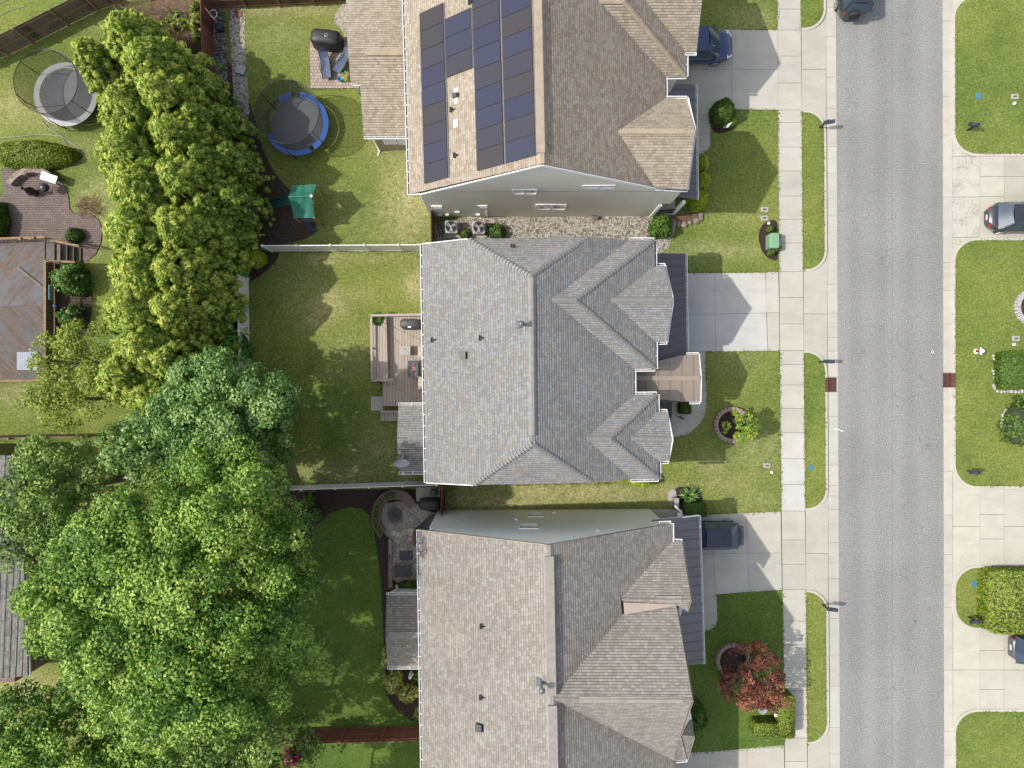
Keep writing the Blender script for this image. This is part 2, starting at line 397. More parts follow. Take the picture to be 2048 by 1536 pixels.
def shrub(name, label, base, rx, ry, h, mat, group=None, lsize=.08, asp=1.6, cat='shrub', box=False, dens=1.0, rough=.12, rz=0, parts=True):
    t = thing(name, label, cat, base, group); area = 2*math.pi*rx*ry+math.pi*(rx+ry)*h
    k = int(area*2.6/(lsize*lsize*asp*.5)*dens*.9)
    if box:
        u = rng.uniform(-1, 1, (k, 3)); u[:, 2] = rng.uniform(0, 1, k)
        wts = np.array([4*rx*ry, 2*ry*h, 2*ry*h, 2*rx*h, 2*rx*h]); f = rng.choice(5, k, p=wts/wts.sum())
        u[f == 0, 2] = 1; u[f == 1, 0] = 1; u[f == 2, 0] = -1; u[f == 3, 1] = 1; u[f == 4, 1] = -1
        n = u.copy(); n[:, 2] = np.where(u[:, 2] > .98, 1.2, 0)
        rn = 1-np.abs(rng.normal(0, .03, k))
        pw = 8; nm = (np.abs(u[:, 0])**pw+np.abs(u[:, 1])**pw)**(1/pw); q2 = np.maximum(nm, 1)
        loc = np.stack([u[:, 0]/q2*rx*rn, u[:, 1]/q2*ry*rn, u[:, 2]*h*(1-np.abs(rng.normal(0, rough*.5, k)))], 1)
    else:
        d = usph(k); d[:, 2] = np.abs(d[:, 2]); n = d.copy()
        ph = rng.uniform(0, 6.28, 4)
        a = np.arctan2(d[:, 1], d[:, 0]); lump = 1+rough*(np.sin(3*a+ph[0]+2*d[:, 2])*.4+np.sin(7*a+ph[1])*np.cos(5*d[:, 2]+ph[2])*.5)
        rn = lump*(1-np.abs(rng.normal(0, rough, k)))
        loc = np.stack([d[:, 0]*rx*rn, d[:, 1]*ry*rn, (d[:, 2]**.8)*h*rn], 1)
    if rz:
        c_, s_ = math.cos(rz), math.sin(rz)
        for q in (loc, n): q[:, 0], q[:, 1] = q[:, 0]*c_-q[:, 1]*s_, q[:, 0]*s_+q[:, 1]*c_
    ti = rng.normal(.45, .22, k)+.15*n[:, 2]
    leafmesh('foliage', loc+np.array(base), n, lsize, asp, ti, mat, t, base, jit=.55)
    m = MB()
    if box:
        o = [Vector((x, y)) for x, y in rrect(rx*1.86, ry*1.86, min(rx, ry)*.25)]
        c_, s_ = math.cos(rz), math.sin(rz)
        m.prism([(base[0]+p.x*c_-p.y*s_, base[1]+p.x*s_+p.y*c_) for p in o], base[2], base[2]+h*.93)
        m.build('branches', M_CORE, t)
    else: core(t, Vector(base)+Vector((0, 0, h*.3)), rx*.78, ry*.78, h*.52, M_CORE)
    return t
# ------------------------------------------------------------------ material library
M_BARK = simple('bark', (.11, .085, .065, 1), .9, var=.35, scale=3, bump=.03)
M_CORE = simple('dark_filler', (.028, .04, .016, 1), .9, var=.4, scale=5)  # dark solid filler added behind the leaves, standing in for shaded depth
GREEN, OLIVE, STRAW = C(117, 140, 66), C(149, 160, 80), C(210, 200, 150)
M_LAWN = grass_mat('lawn_grass', GREEN, OLIVE, STRAW, True)
M_LUSH = grass_mat('lush_grass', C(92, 124, 54), C(118, 142, 64), C(185, 180, 120))
M_ROAD = None
M_CONC = concrete('concrete', C(222, 217, 203), .13, .07)
M_CONCN = concrete('new_concrete', C(228, 225, 218), .1, .07)
M_DARKGAP = simple('joint_dirt', (.05, .045, .038, 1), .95)
M_KERB = concrete('kerb_concrete', C(225, 219, 205), .1, .06, False)
M_MULCH = cells('mulch', [(0, C(92, 66, 56)), (.25, C(70, 48, 42)), (.5, C(112, 84, 70)), (.75, C(84, 58, 50))], C(40, 28, 24), 16, .2, .05)
M_SOIL = cells('leafy_soil', [(0, C(108, 94, 78)), (.3, C(86, 74, 62)), (.55, C(130, 112, 92)), (.8, C(100, 84, 70))], C(60, 50, 42), 14, .2, .05)
M_STRAWBED = cells('pine_straw', [(0, C(150, 118, 90)), (.3, C(126, 96, 74)), (.6, C(174, 140, 108))], C(90, 66, 50), 15, .2, .04)
M_GRAVEL = cells('river_gravel', [(0, C(236, 228, 212)), (.3, C(206, 196, 178)), (.5, C(250, 246, 238)), (.68, C(180, 160, 138)), (.8, C(222, 206, 180)), (.92, C(150, 138, 126))], C(70, 62, 54), 9.5, .09, .08)
M_GRAVEL2 = cells('grey_gravel', [(0, C(170, 166, 160)), (.3, C(128, 124, 120)), (.5, C(212, 208, 200)), (.75, C(98, 94, 92))], C(48, 44, 42), 11, .1, .06)
M_WHITEST = cells('white_stones', [(0, C(240, 238, 234)), (.4, C(222, 218, 212)), (.7, C(252, 250, 246))], C(130, 124, 116), 11, .1, .06)
M_FLAG = cells('flagstone', [(0, C(206, 196, 182)), (.25, C(190, 180, 168)), (.45, C(214, 204, 188)), (.65, C(182, 174, 164)), (.85, C(208, 192, 172))], C(104, 96, 88), 2.7, .045, .015, .12)
M_PAVER = brick('clay_pavers', C(222, 202, 186), C(204, 182, 168), C(142, 126, 116), .2, .2, .016, var=.15)
M_PAVER2 = brick('old_pavers', C(150, 130, 120), C(128, 112, 106), C(92, 82, 76), .24, .14, .014, var=.18)
M_RETWALL = cells('retaining_block', [(0, C(170, 150, 138)), (.4, C(150, 130, 120)), (.7, C(188, 166, 152))], C(90, 78, 70), 4, .04, .02)
M_BRICKDK = brick('dark_brick', C(112, 104, 98), C(90, 84, 80), C(150, 146, 140), .2, .09, .012)
# roofs
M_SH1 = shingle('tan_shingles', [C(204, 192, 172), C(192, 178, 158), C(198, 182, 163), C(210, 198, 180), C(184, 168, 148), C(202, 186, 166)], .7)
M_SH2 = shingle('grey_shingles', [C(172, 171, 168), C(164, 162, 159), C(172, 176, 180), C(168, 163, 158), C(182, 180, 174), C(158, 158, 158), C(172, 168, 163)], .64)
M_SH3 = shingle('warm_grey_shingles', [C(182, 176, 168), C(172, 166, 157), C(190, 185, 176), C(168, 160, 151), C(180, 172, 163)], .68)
M_SH4 = shingle('far_shingles', [C(176, 172, 166), C(160, 156, 152), C(184, 180, 172)], .7)
def capmat(name, c):
    t = NT(name); n = t.noise(t.pos(), 3.2, 4, .6); f = t.noise(t.pos(), 30, 2, .7)
    cc = t.mix(1.0, t.ramp(n, [(.3, dk(c, .86)), (.7, dk(c, 1.12))]), t.ramp(f, [(.3, (.85,)*3), (.7, (1.12,)*3)]), 'MULTIPLY')
    return t.out(cc, .95, f, .006, .4, spec=.2)

M_CAP1, M_CAP2, M_CAP3 = capmat('tan_caps', C(202, 184, 162)), capmat('grey_caps', C(168, 166, 163)), capmat('warm_caps', C(180, 174, 166))
M_METAL = simple('sunlit_metal_roof', C(190, 172, 156), .42, .15, .04, .6)  # sunlit tone of the roof metal, for the entry roof
M_METALSH = simple('shaded_metal_roof', C(112, 110, 116), .42, .15, .04, .6)  # same roof metal with the house shade put into its colour
M_METALG = simple('grey_metal_roof', C(140, 136, 138), .42, .15, .04, .6)
M_TANMET = simple('tan_flashing', C(208, 190, 172), .5, .0, .04, .8)
M_WHITE = simple('white_paint', (.76, .76, .75, 1), .45, var=.04, scale=2)
M_VINYL = simple('white_vinyl', (.62, .61, .57, 1), .5, var=.05, scale=1.5)
M_GUTIN = simple('gutter_shade', (.16, .155, .15, 1), .7, var=.4, scale=4)  # dark tone paints the shade inside the white gutter
def siding(name, c):
    t = NT(name); x = t.n('SeparateXYZ', i_0=t.pos()); k = t.math('FRACT', t.math('DIVIDE', x.outputs[2], .16))
    cc = t.mix(1.0, dk(c, 1), t.ramp(k, [(0, (.62,)*3), (.07, (1, 1, 1))]), 'MULTIPLY')
    cc = t.mix(1.0, cc, t.ramp(t.noise(t.pos(), .7, 4), [(.3, (.93,)*3), (.7, (1.05,)*3)]), 'MULTIPLY')
    return t.out(cc, .6, k, .015, .5)
M_SID1, M_SID2, M_SID3, M_SIDB = siding('beige_siding', C(236, 230, 214, 1.15)), siding('taupe_siding', C(220, 214, 204)), siding('sage_siding', C(238, 240, 232, 1.15)), siding('tan_siding', C(186, 172, 148))
M_BRICKW = brick('red_brick', C(150, 100, 84), C(130, 86, 72), C(180, 170, 160), .22, .08)
M_GLASS = simple('window_glass', (.35, .36, .36, 1), .05, .75, var=.1, spec=.8)
M_BLIND = simple('window_blind', C(150, 156, 162), .6, var=.06)
M_BLACK = simple('black_metal', (.02, .02, .022, 1), .4, var=.2)
M_LEAD = simple('black_flashing', (.035, .036, .038, 1), .5, var=.2)
M_GALV = simple('galvanised_steel', C(170, 176, 182), .35, .6, .08)
M_PVC = simple('white_pvc', (.7, .7, .68, 1), .4, var=.05)
# yards
M_REDW = planks('red_stained_boards', C(150, 92, 76), .14, 0, .22, .45)
M_BRNW = planks('brown_boards', C(140, 100, 78), .14, R(90), .3, .4)
M_GRYW = planks('weathered_boards', C(142, 128, 108), .14, R(65), .4, .4)
M_RAILW = simple('rail_wood', C(168, 138, 104), .85, var=.25, scale=4)
M_REDRAIL = simple('red_rail_wood', C(158, 100, 84), .85, var=.2, scale=4)
M_DECK = planks('composite_deck', C(206, 190, 174), .19, 0, .14, .38)
M_DECKT = simple('deck_trim', C(208, 190, 178), .7, var=.08, scale=3)
M_OLDDK = planks('worn_deck_boards', C(122, 98, 80), .14, R(45), .5, .35, C(124, 124, 130))
M_OLDDK2 = planks('worn_deck_boards_across', C(118, 98, 82), .14, R(-45), .5, .35, C(112, 108, 108))
M_STEPW = simple('grey_step_boards', C(134, 122, 108), .85, var=.3, scale=3)
M_COVER = simple('black_cover_cloth', (.018, .018, .02, 1), .55, var=.3, scale=3, bump=.06, bscale=3)
M_COVERG = simple('grey_cover_cloth', (.05, .052, .056, 1), .6, var=.2, scale=3, bump=.05, bscale=3)
M_MAT = simple('dark_grey_mat', (.07, .073, .078, 1), .8, var=.15)
M_BLUEPAD = simple('blue_vinyl_pad', C(70, 122, 208), .45, var=.1, scale=2)
M_BED = simple('jump_mat', (.05, .052, .056, 1), .5, var=.22, scale=.8)
M_GREYPAD = simple('pale_vinyl_pad', C(200, 200, 200), .5, var=.15, scale=1.5)
M_SLING = simple('blue_grey_sling', C(96, 110, 142), .6, var=.12)
M_GREENC = simple('green_canopy_cloth', C(58, 142, 118), .6, var=.18, scale=2, bump=.1, bscale=2.5)
M_GREENP = simple('dark_green_plastic', C(64, 120, 112), .35, var=.15)
M_GREENT = simple('pale_green_paint', C(150, 196, 158), .45, var=.06)
M_TERRA = simple('clay_pot', C(160, 104, 80), .8, var=.15)
M_RUST = simple('rusty_iron', C(124, 74, 62), .85, var=.3, scale=5)
M_VALVE = simple('valve_lid', C(198, 194, 188), .7, var=.1)
M_BLUEL = simple('blue_lid', C(84, 148, 176), .6, var=.15)
M_RED = simple('red_paint', C(190, 40, 44), .4, var=.1)
M_ROCK = simple('field_stone', C(170, 154, 134), .9, var=.3, scale=3, bump=.08, bscale=6)
M_TWIG = simple('dead_twigs', C(168, 138, 108), .9, var=.4, scale=8)
M_TWIG2 = simple('dead_brown_twigs', C(118, 88, 72), .9, var=.4, scale=8)
M_TYRE = simple('tyre_rubber', (.02, .02, .02, 1), .8, var=.2)
M_RIM = simple('alloy_rim', (.55, .56, .58, 1), .3, .7, .1)
M_CARGL = simple('car_glass', (.035, .055, .08, 1), .04, var=.05, spec=.7)
M_HEADL = simple('lamp_lens', (.6, .62, .65, 1), .12, var=.1, spec=.8)
M_TAILL = simple('red_lens', C(200, 20, 30), .12, var=.1, spec=.8)
M_PLATE = simple('number_plate', C(225, 228, 232), .4, var=.03)
def paint(name, c):
    m = simple(name, c, .35, .35, .03, 2, coat=1.0); return m
M_CBLUE, M_CNAVY, M_CBLACK, M_CGREY, M_CDARK = paint('blue_car_paint', C(52, 72, 128)), paint('navy_car_paint', C(44, 54, 80)), paint('dark_grey_car_paint', C(62, 66, 82)), paint('grey_car_paint', C(104, 106, 112)), paint('charcoal_car_paint', C(70, 72, 80))
M_DISH = simple('pale_dish_paint', C(214, 220, 226), .4, var=.04)

def net_mat():
    t = NT('safety_net'); tr = t.n('BsdfTransparent'); mx = t.n('MixShader', i_0=.46)
    t.b.inputs['Base Color'].default_value = (.03, .032, .03, 1); t.b.inputs['Roughness'].default_value = .8
    t.t.links.new(tr.outputs[0], mx.inputs[1]); t.t.links.new(t.b.outputs[0], mx.inputs[2])
    t.t.links.new(mx.outputs[0], t.t.nodes['Material Output'].inputs[0]); return t.m
M_NET = net_mat()
def solar_mat():
    t = NT('solar_cells'); uv = t.n('TexCoord').outputs['UV']; x = t.n('SeparateXYZ', i_0=uv)
    a = t.math('FRACT', t.math('DIVIDE', x.outputs[0], .158)); b = t.math('FRACT', t.math('DIVIDE', x.outputs[1], .158))
    g = t.math('MAXIMUM', t.math('LESS_THAN', a, .05), t.math('LESS_THAN', b, .05))
    rnd = t.n('ObjectInfo').outputs['Random']
    base = t.ramp(rnd, [(0, C(56, 58, 84)), (.35, C(62, 60, 74)), (.6, C(52, 55, 84)), (.85, C(66, 61, 66))], 'CONSTANT')
    n = t.noise(t.pos(), 14, 3, .8)
    c = t.mix(1.0, base, t.ramp(n, [(.35, (.9,)*3), (.6, (1.05,)*3), (.75, (1.35,)*3)]), 'MULTIPLY')
    c = t.mix(g, c, t.mix(1.0, base, (.6, .6, .62, 1), 'MULTIPLY'))
    m = t.out(c, .3, spec=.35); return m
M_SOLAR = solar_mat()
def road_mat():
    t = NT('worn_asphalt'); p = t.pos()
    f = t.noise(p, 15, 3, .9); m = t.noise(p, 3.5, 5, .7)
    st = t.n('Mapping', i_Vector=p); st.inputs['Scale'].default_value = (1.0, .05, 1)
    lane = t.noise(st.outputs[0], .55, 4, .6)
    c = t.ramp(f, [(.3, C(96, 96, 95)), (.44, C(150, 150, 148)), (.56, C(178, 178, 175)), (.66, C(236, 235, 228))])
    c = t.mix(1.0, c, t.ramp(lane, [(.3, (.93,)*3), (.7, (1.05,)*3)]), 'MULTIPLY')
    c = t.mix(1.0, c, t.ramp(m, [(.3, (.92,)*3), (.7, (1.06,)*3)]), 'MULTIPLY')
    xx = t.n('SeparateXYZ', i_0=p).outputs[0]; wob = t.math('MULTIPLY', t.noise(p, .5, 3), .25)
    tr = t.math('SINE', t.math('MULTIPLY', t.math('ADD', xx, wob), 3.6)); c = t.mix(1.0, c, t.ramp(t.math('MULTIPLY_ADD', tr, .5, .5), [(0, (.945,)*3), (1, (1.04,)*3)]), 'MULTIPLY')
    seam = t.math('LESS_THAN', t.math('ABSOLUTE', t.math('SUBTRACT', t.math('ADD', xx, t.math('MULTIPLY', wob, .12)), 24.55)), .022)
    c = t.mix(t.math('MULTIPLY', seam, .3), c, C(96, 96, 96))
    oil = t.ramp(t.noise(p, .8, 6, .8), [(.66, (0, 0, 0)), (.74, (1, 1, 1))]); c = t.mix(t.math('MULTIPLY', oil, .35), c, C(120, 119, 117))
    pat = t.ramp(t.noise(p, .17, 2, .4), [(.44, (.95,)*3), (.56, (1.03,)*3)]); c = t.mix(1.0, c, pat, 'MULTIPLY')
    nz = t.n('TexNoise', i_Vector=p, i_Scale=1.1, i_Detail=5)
    wp = t.n('VectorMath', operation='MULTIPLY_ADD', i_0=nz.outputs[1], i_1=(1.6, 1.6, 0), i_2=p).outputs[0]
    e = t.n('TexVoronoi', i_Vector=wp, i_Scale=.42, voronoi_dimensions='2D', feature='DISTANCE_TO_EDGE').outputs['Distance']
    msk = t.ramp(t.noise(p, .22, 3), [(.47, (0, 0, 0)), (.56, (1, 1, 1))])
    cr = t.math('MULTIPLY', t.math('LESS_THAN', e, .007), msk)
    c = t.mix(t.math('MULTIPLY', cr, .42), c, C(90, 90, 90))
    return t.out(c, .9, f, .02, .5)
M_ROAD = road_mat()
# foliage
K = 1.55
def LC(r, g, b): return C(r, g, b, K)
M_LBIG = leaf('maple_leaves', LC(52, 98, 28), LC(112, 156, 48), LC(194, 222, 106))
M_LBLUE = leaf('cool_leaves', LC(54, 98, 36), LC(108, 152, 66), LC(190, 218, 136))
M_LYEL = leaf('yellow_green_leaves', LC(110, 136, 40), LC(152, 170, 62), LC(192, 200, 92))
M_LDULL = leaf('dull_leaves', LC(66, 104, 38), LC(114, 150, 62), LC(182, 206, 108))
M_CON = leaf('cypress_sprays', LC(84, 124, 30), LC(156, 182, 56), LC(230, 234, 114), .3)
M_CON2 = leaf('dark_cypress_sprays', LC(70, 112, 30), LC(126, 158, 48), LC(204, 216, 96), .3)
M_VINE = leaf('vine_leaves', LC(48, 108, 36), LC(86, 156, 56), LC(142, 200, 92))
M_SHR = leaf('shrub_leaves', LC(60, 96, 30), LC(92, 128, 44), LC(140, 166, 76))
M_SHRY = leaf('bright_yellow_leaves', LC(132, 160, 20), LC(178, 200, 40), LC(210, 220, 80))
M_BOXL = leaf('boxwood_leaves', LC(52, 88, 24), LC(84, 120, 34), LC(126, 150, 58))
M_HEDG = leaf('hedge_leaves', LC(90, 120, 32), LC(134, 156, 48), LC(188, 194, 88))
M_MAPLE = leaf('red_maple_leaves', LC(98, 52, 48), LC(148, 84, 72), LC(204, 136, 106))
M_VARI = leaf('variegated_leaves', LC(110, 124, 40), LC(168, 176, 80), LC(222, 218, 150))
M_YNG = leaf('young_tree_leaves', LC(96, 130, 30), LC(142, 174, 50), LC(192, 210, 100))
M_PINK = leaf('crimson_leaves', LC(130, 30, 70), LC(170, 50, 96), LC(200, 90, 130))
# ------------------------------------------------------------------ the ground
def px(pts, z): return [P(x, y, z) for x, y in pts]
g = MB(); g.add([(-300, -300, -.3), (300, -300, -.3), (300, 300, -.3), (-300, 300, -.3)], [(0, 1, 2, 3)]); struct('ground', g, M_SOIL)
DRY = [(920, 1000, 40, 22, .7), (960, 985, 30, 16, .6), (820, 955, 40, 12, .6), (760, 870, 26, 30, .5), (815, 395, 60, 120, .8), (800, 300, 60, 60, .5), (650, 250, 40, 30, .25), (560, 70, 60, 45, .35), (560, 18, 150, 18, .7), (830, 570, 26, 30, .95), (655, 610, 40, 34, .9), (630, 640, 26, 18, .9),
       (720, 590, 30, 20, .45), (700, 512, 160, 14, .55), (600, 580, 60, 60, .35), (700, 700, 60, 60, .3), (640, 515, 40, 20, .8), (760, 905, 50, 60, .6), (700, 950, 80, 30, .7), (600, 940, 60, 30, .5),
       (1130, 985, 210, 26, 1.0), (1000, 1005, 140, 18, 1.0), (1330, 985, 60, 22, .6), (1420, 930, 40, 30, .5), (1450, 965, 60, 24, .5), (1510, 900, 60, 60, .4), (1420, 500, 110, 20, .55), (1480, 560, 40, 20, .0), (1500, 40, 60, 30, .5),
       (1480, 440, 60, 22, .3), (1470, 700, 60, 60, .25), (1500, 1000, 60, 30, .35), (90, 230, 60, 30, .5), (20, 210, 40, 40, .6), (180, 450, 34, 60, .7), (40, 790, 60, 26, .6), (40, 1380, 80, 40, .8), (240, 60, 60, 40, .3), (150, 300, 50, 30, .35),
       (190, 400, 40, 50, .6), (330, 45, 40, 30, .5), (20, 1370, 70, 26, .9), (680, 420, 80, 60, .25), (760, 470, 90, 16, .3)]
def lawn(name, x0, x1, y0, y1, mat, edge=None, st=10):
    nx, ny = int((x1-x0)/st), int((y1-y0)/st); m = MB(); vs = []; dr = []
    for j in range(ny+1):
        for i in range(nx+1):
            x = x0+(x1-x0)*i/nx; y = y0+(y1-y0)*j/ny
            if edge and i == nx: x += edge(y)
            vs.append(P(x, y, L)); q = 0
            for a, b, rx, ry, s in DRY:
                d = ((x-a)/rx)**2+((y-b)/ry)**2
                if d < 4: q = max(q, s*math.exp(-d))
            dr.append(q*.8)
    m.add(vs, [(j*(nx+1)+i, (j+1)*(nx+1)+i, (j+1)*(nx+1)+i+1, j*(nx+1)+i+1) for j in range(ny) for i in range(nx)])
    o = struct(name, m, mat); a = o.data.attributes.new('dry', 'FLOAT', 'POINT'); a.data.foreach_set('value', dr); return o
def sx(y): return 1555+.0042*y+.0000036*y*y   # west edge of the sidewalk
def se(y): return 1601.5+y*.0088
lawn('lawn', -700, 1604, -500, 2050, M_LAWN)
# road and gutters
def kx(y): return 1652+y*.0045    # gutter west edge
def rx0(y): return 1672+y*.0055
def rx1(y): return 1885+y*.0022
m = MB(); m.add([P(rx0(-700), -700, 0), P(rx0(2300), 2300, 0), P(rx1(2300), 2300, 0), P(rx1(-700), -700, 0)], [(0, 1, 2, 3)]); struct('road', m, M_ROAD)
def slabs(m, polys, z, gap=.022, th=.12, tint=None):
    for q in polys:
        pts = [Vector(p[:2]) for p in q]; n = len(pts); out = []
        a = sum(pts[i].x*pts[(i+1) % n].y-pts[(i+1) % n].x*pts[i].y for i in range(n))
        if a < 0: pts = pts[::-1]
        for i in range(n):
            p, a_, b_ = pts[i], pts[i-1], pts[(i+1) % n]; e1 = (p-a_).normalized(); e2 = (b_-p).normalized()
            n1 = Vector((-e1.y, e1.x)); n2 = Vector((-e2.y, e2.x)); bi = (n1+n2)
            out.append(p+bi/max(bi.length_squared, .4)*2*gap/2)
        k = random.uniform(.93, 1.04) if tint is None else tint*random.uniform(.98, 1.02); w_ = random.uniform(-.015, .015)
        m.tint = (k+w_, k, k-w_, 1); m.prism(out, z-th, z)
def strip(xa, xb, ys, z):
    return [[P(xa(y0), y0, z), P(xb(y0), y0, z), P(xb(y1), y1, z), P(xa(y1), y1, z)] for y0, y1 in zip(ys, ys[1:])]
ysw = [-260, -200, -140, -90, -36, 18, 60, 112, 166, 220, 245, 294, 342, 392, 438.6, 486, 543, 595, 648, 701, 729, 770, 817, 865.6, 917, 969, 1022, 1080, 1128.5, 1179, 1242, 1289, 1336, 1381, 1429, 1476, 1523, 1570, 1620, 1680, 1740, 1800]
m = MB(); new = MB(); Z = L+.012
for q, (a, b) in zip(strip(sx, se, ysw, Z), zip(ysw, ysw[1:])):
    if 860 < (a+b)/2 < 1025: slabs(new, [q], Z, tint=1)
    elif 1320 < a < 1440: slabs(m, [q], Z, tint=1.05)
    else: slabs(m, [q], Z)
struct('sidewalk', m, M_CONC); struct('sidewalk_new_slabs', new, M_CONCN)
m = MB()
for q in strip(lambda y: sx(y)+.3, lambda y: se(y)-.3, [-400, 300, 1000, 1500, 1850], L+.004): m.add(q, [(3, 2, 1, 0)])
struct('sidewalk_bed', m, M_DARKGAP)
gut = MB(); 
ygw = [-300, -220, -140, -62, 15, 73, 154, 217, 293, 346, 432, 569, 626, 675, 702, 754, 833, 930, 971, 992, 1019, 1048, 1085, 1126, 1157, 1237, 1310, 1372, 1455, 1508, 1560, 1640, 1720, 1800]
for q in strip(kx, rx0, ygw, .008): slabs(gut, [q], .008, .015)
yge = [-300, -200, -100, 42, 143, 193, 270, 394, 525, 581, 648, 745, 842, 943, 1030, 1109, 1170, 1215, 1340, 1463, 1510, 1600, 1700, 1800]
for q in strip(rx1, lambda y: 1904+y*.0013, yge, .008): slabs(gut, [q], .008, .015)
struct('gutter_paving', gut, M_CONC)
m = MB(); m.add([P(1598, -500, 0-.02), P(1625, 2100, -.02), P(1690, 2100, -.02), P(1678, -500, -.02)], [(0, 1, 2, 3)])
m.add([P(1880, -500, -.02), P(1885, 2100, -.02), P(1915, 2100, -.02), P(1910, -500, -.02)], [(0, 1, 2, 3)]); struct('gutter_bed', m, M_DARKGAP)
# verges with kerbs
def verge(xw, xe, y0, y1, r, ryr=None, west=True, side=1):
    "rounded corners on the street side; returns outline (image px)"
    pts = [(xw(y0), y0)]; n = 9; r2 = ryr or r
    for i in range(n+1):
        t = math.pi/2*i/n; pts.append((xe(y0)-side*r+side*r*math.sin(t), y0+r2-r2*math.cos(t)))
    for i in range(n+1):
        t = math.pi/2*i/n; pts.append((xe(y1)-side*r+side*r*math.cos(t), y1-r2+r2*math.sin(t)))
    pts.append((xw(y1), y1)); return pts
def inset(pts, d, skip_first=True):
    out = []; n = len(pts)
    for i, p in enumerate(pts):
        a = pts[max(i-1, 0)]; b = pts[min(i+1, n-1)]; dx, dy = b[0]-a[0], b[1]-a[1]; l = math.hypot(dx, dy) or 1
        out.append((p[0]-dy/l*d, p[1]+dx/l*d))
    return out
kerb = MB(); vg = MB()
def island(pts, d, keepx):
    inn = inset(pts, d); inn[0] = (keepx(pts[0][1]), inn[0][1]); inn[-1] = (keepx(pts[-1][1]), inn[-1][1])
    vg.prism(px(inn, L), 0, L+.004)
    n = len(pts)
    for i in range(n-1):
        a, b, c, e = P(*pts[i], L), P(*pts[i+1], L), P(*inn[i+1], L), P(*inn[i], L)
        kerb.prism([a, b, c, e], -.02, L+.012)
xw = lambda y: se(y)+.1; xe = lambda y: kx(y)-.5
for y0, y1 in ((-260, 60), (220, 543), (701, 1021), (1180, 1489), (1650, 1900)): island(verge(xw, xe, y0, y1, 42), 4.5, xw)
xeE = lambda y: 1904.5+y*.0013
for y0, y1 in ((-12, 313), (475, 978), (1130, 1261), (1418, 1800), (-400, -175)):
    p = verge(lambda y: 2060, xeE, y0, y1, 50, 48, side=-1); island(p, -5.5, lambda y: 2060)
    vg.prism([P(2059.9, y0+5, L), P(2900, y0+5, L), P(2900, y1-5, L), P(2059.9, y1-5, L)], 0, L+.004)
struct('kerb', kerb, M_KERB); o = struct('verge_grass', vg, M_LAWN)
# aprons between the verges (slope from gutter up to the walk) and driveways
ap = MB()
def apron(xs, ys, zs, t=None):
    "grid of slabs; xs image columns, ys image rows, zs heights at the columns"
    for i in range(len(xs)-1):
        for j in range(len(ys)-1):
            g_ = .35
            q = [P(xs[i]+g_, ys[j]+g_, zs[i]), P(xs[i+1]-g_, ys[j]+g_, zs[i+1]), P(xs[i+1]-g_, ys[j+1]-g_, zs[i+1]), P(xs[i]+g_, ys[j+1]-g_, zs[i])]
            k = t or random.uniform(.93, 1.03); ap.tint = (k, k*.995, k*.98, 1); ap.slab(q, .1)
for y0, ym, y1 in ((14, 139, 266), (498, 628, 746), (975, 1107, 1226), (1443, 1570, 1700), (-330, -260, -240)):
    apron([se((y0+y1)/2)+.3, kx((y0+y1)/2)-.2], [y0, ym, y1], [Z-.01, .012], .97)
for y0, ym, y1 in ((926, 1053, 1180), (1212, 1340, 1466), (-222, -100, 40)):
    apron([1904.5+y0*.0013, 1960.2], [y0, ym, y1], [.012, Z-.01], 1.0)
for y0, a, b, ym, y1 in ((313, 353, 393, 353, 475), (978, 1029, 1078, 1053, 1130), (1261, 1301, 1379, 1340, 1418), (-175, -120, -60, -100, -12)):
    apron([1960.2, 2008.3], [y0, a, (a+b)/2 if y0 == 1261 else b, y1] if y0 != 1261 else [y0, a, 1340, b, y1], [Z, Z], 1.02)
    apron([2008.3, 2400], [y0, ym, y1], [Z, Z], .88 if y0 == 313 else 1.0)
struct('driveway_apron', ap, M_CONC)
t_ = NT('lichen_stained_concrete'); p_ = t_.pos(); cc_ = t_.ramp(t_.noise(p_, 1.1, 4, .6), [(.4, (0, 0, 0)), (.62, (1, 1, 1))]); sp_ = t_.ramp(t_.noise(p_, 9, 4, .85), [(.45, (0, 0, 0)), (.6, (1, 1, 1))])
t_.out(t_.mix(t_.math('MULTIPLY', t_.math('MULTIPLY', cc_, sp_), .75), C(222, 217, 203), C(138, 134, 122)), .9); ap = MB()
apron([1904.5, 1960.2], [313, 394, 475], [.0165, Z-.005], 1.0); apron([1904.5, 1959.5], [262, 313], [.0165, .1], 1.0); apron([1904.5, 1959.5], [475, 526], [.0165, .1], 1.0); struct('driveway_apron_stained', ap, t_.m)
dw = MB(); nw = MB()
def dq(*pts): return [P(x, y, Z) for x, y in pts]
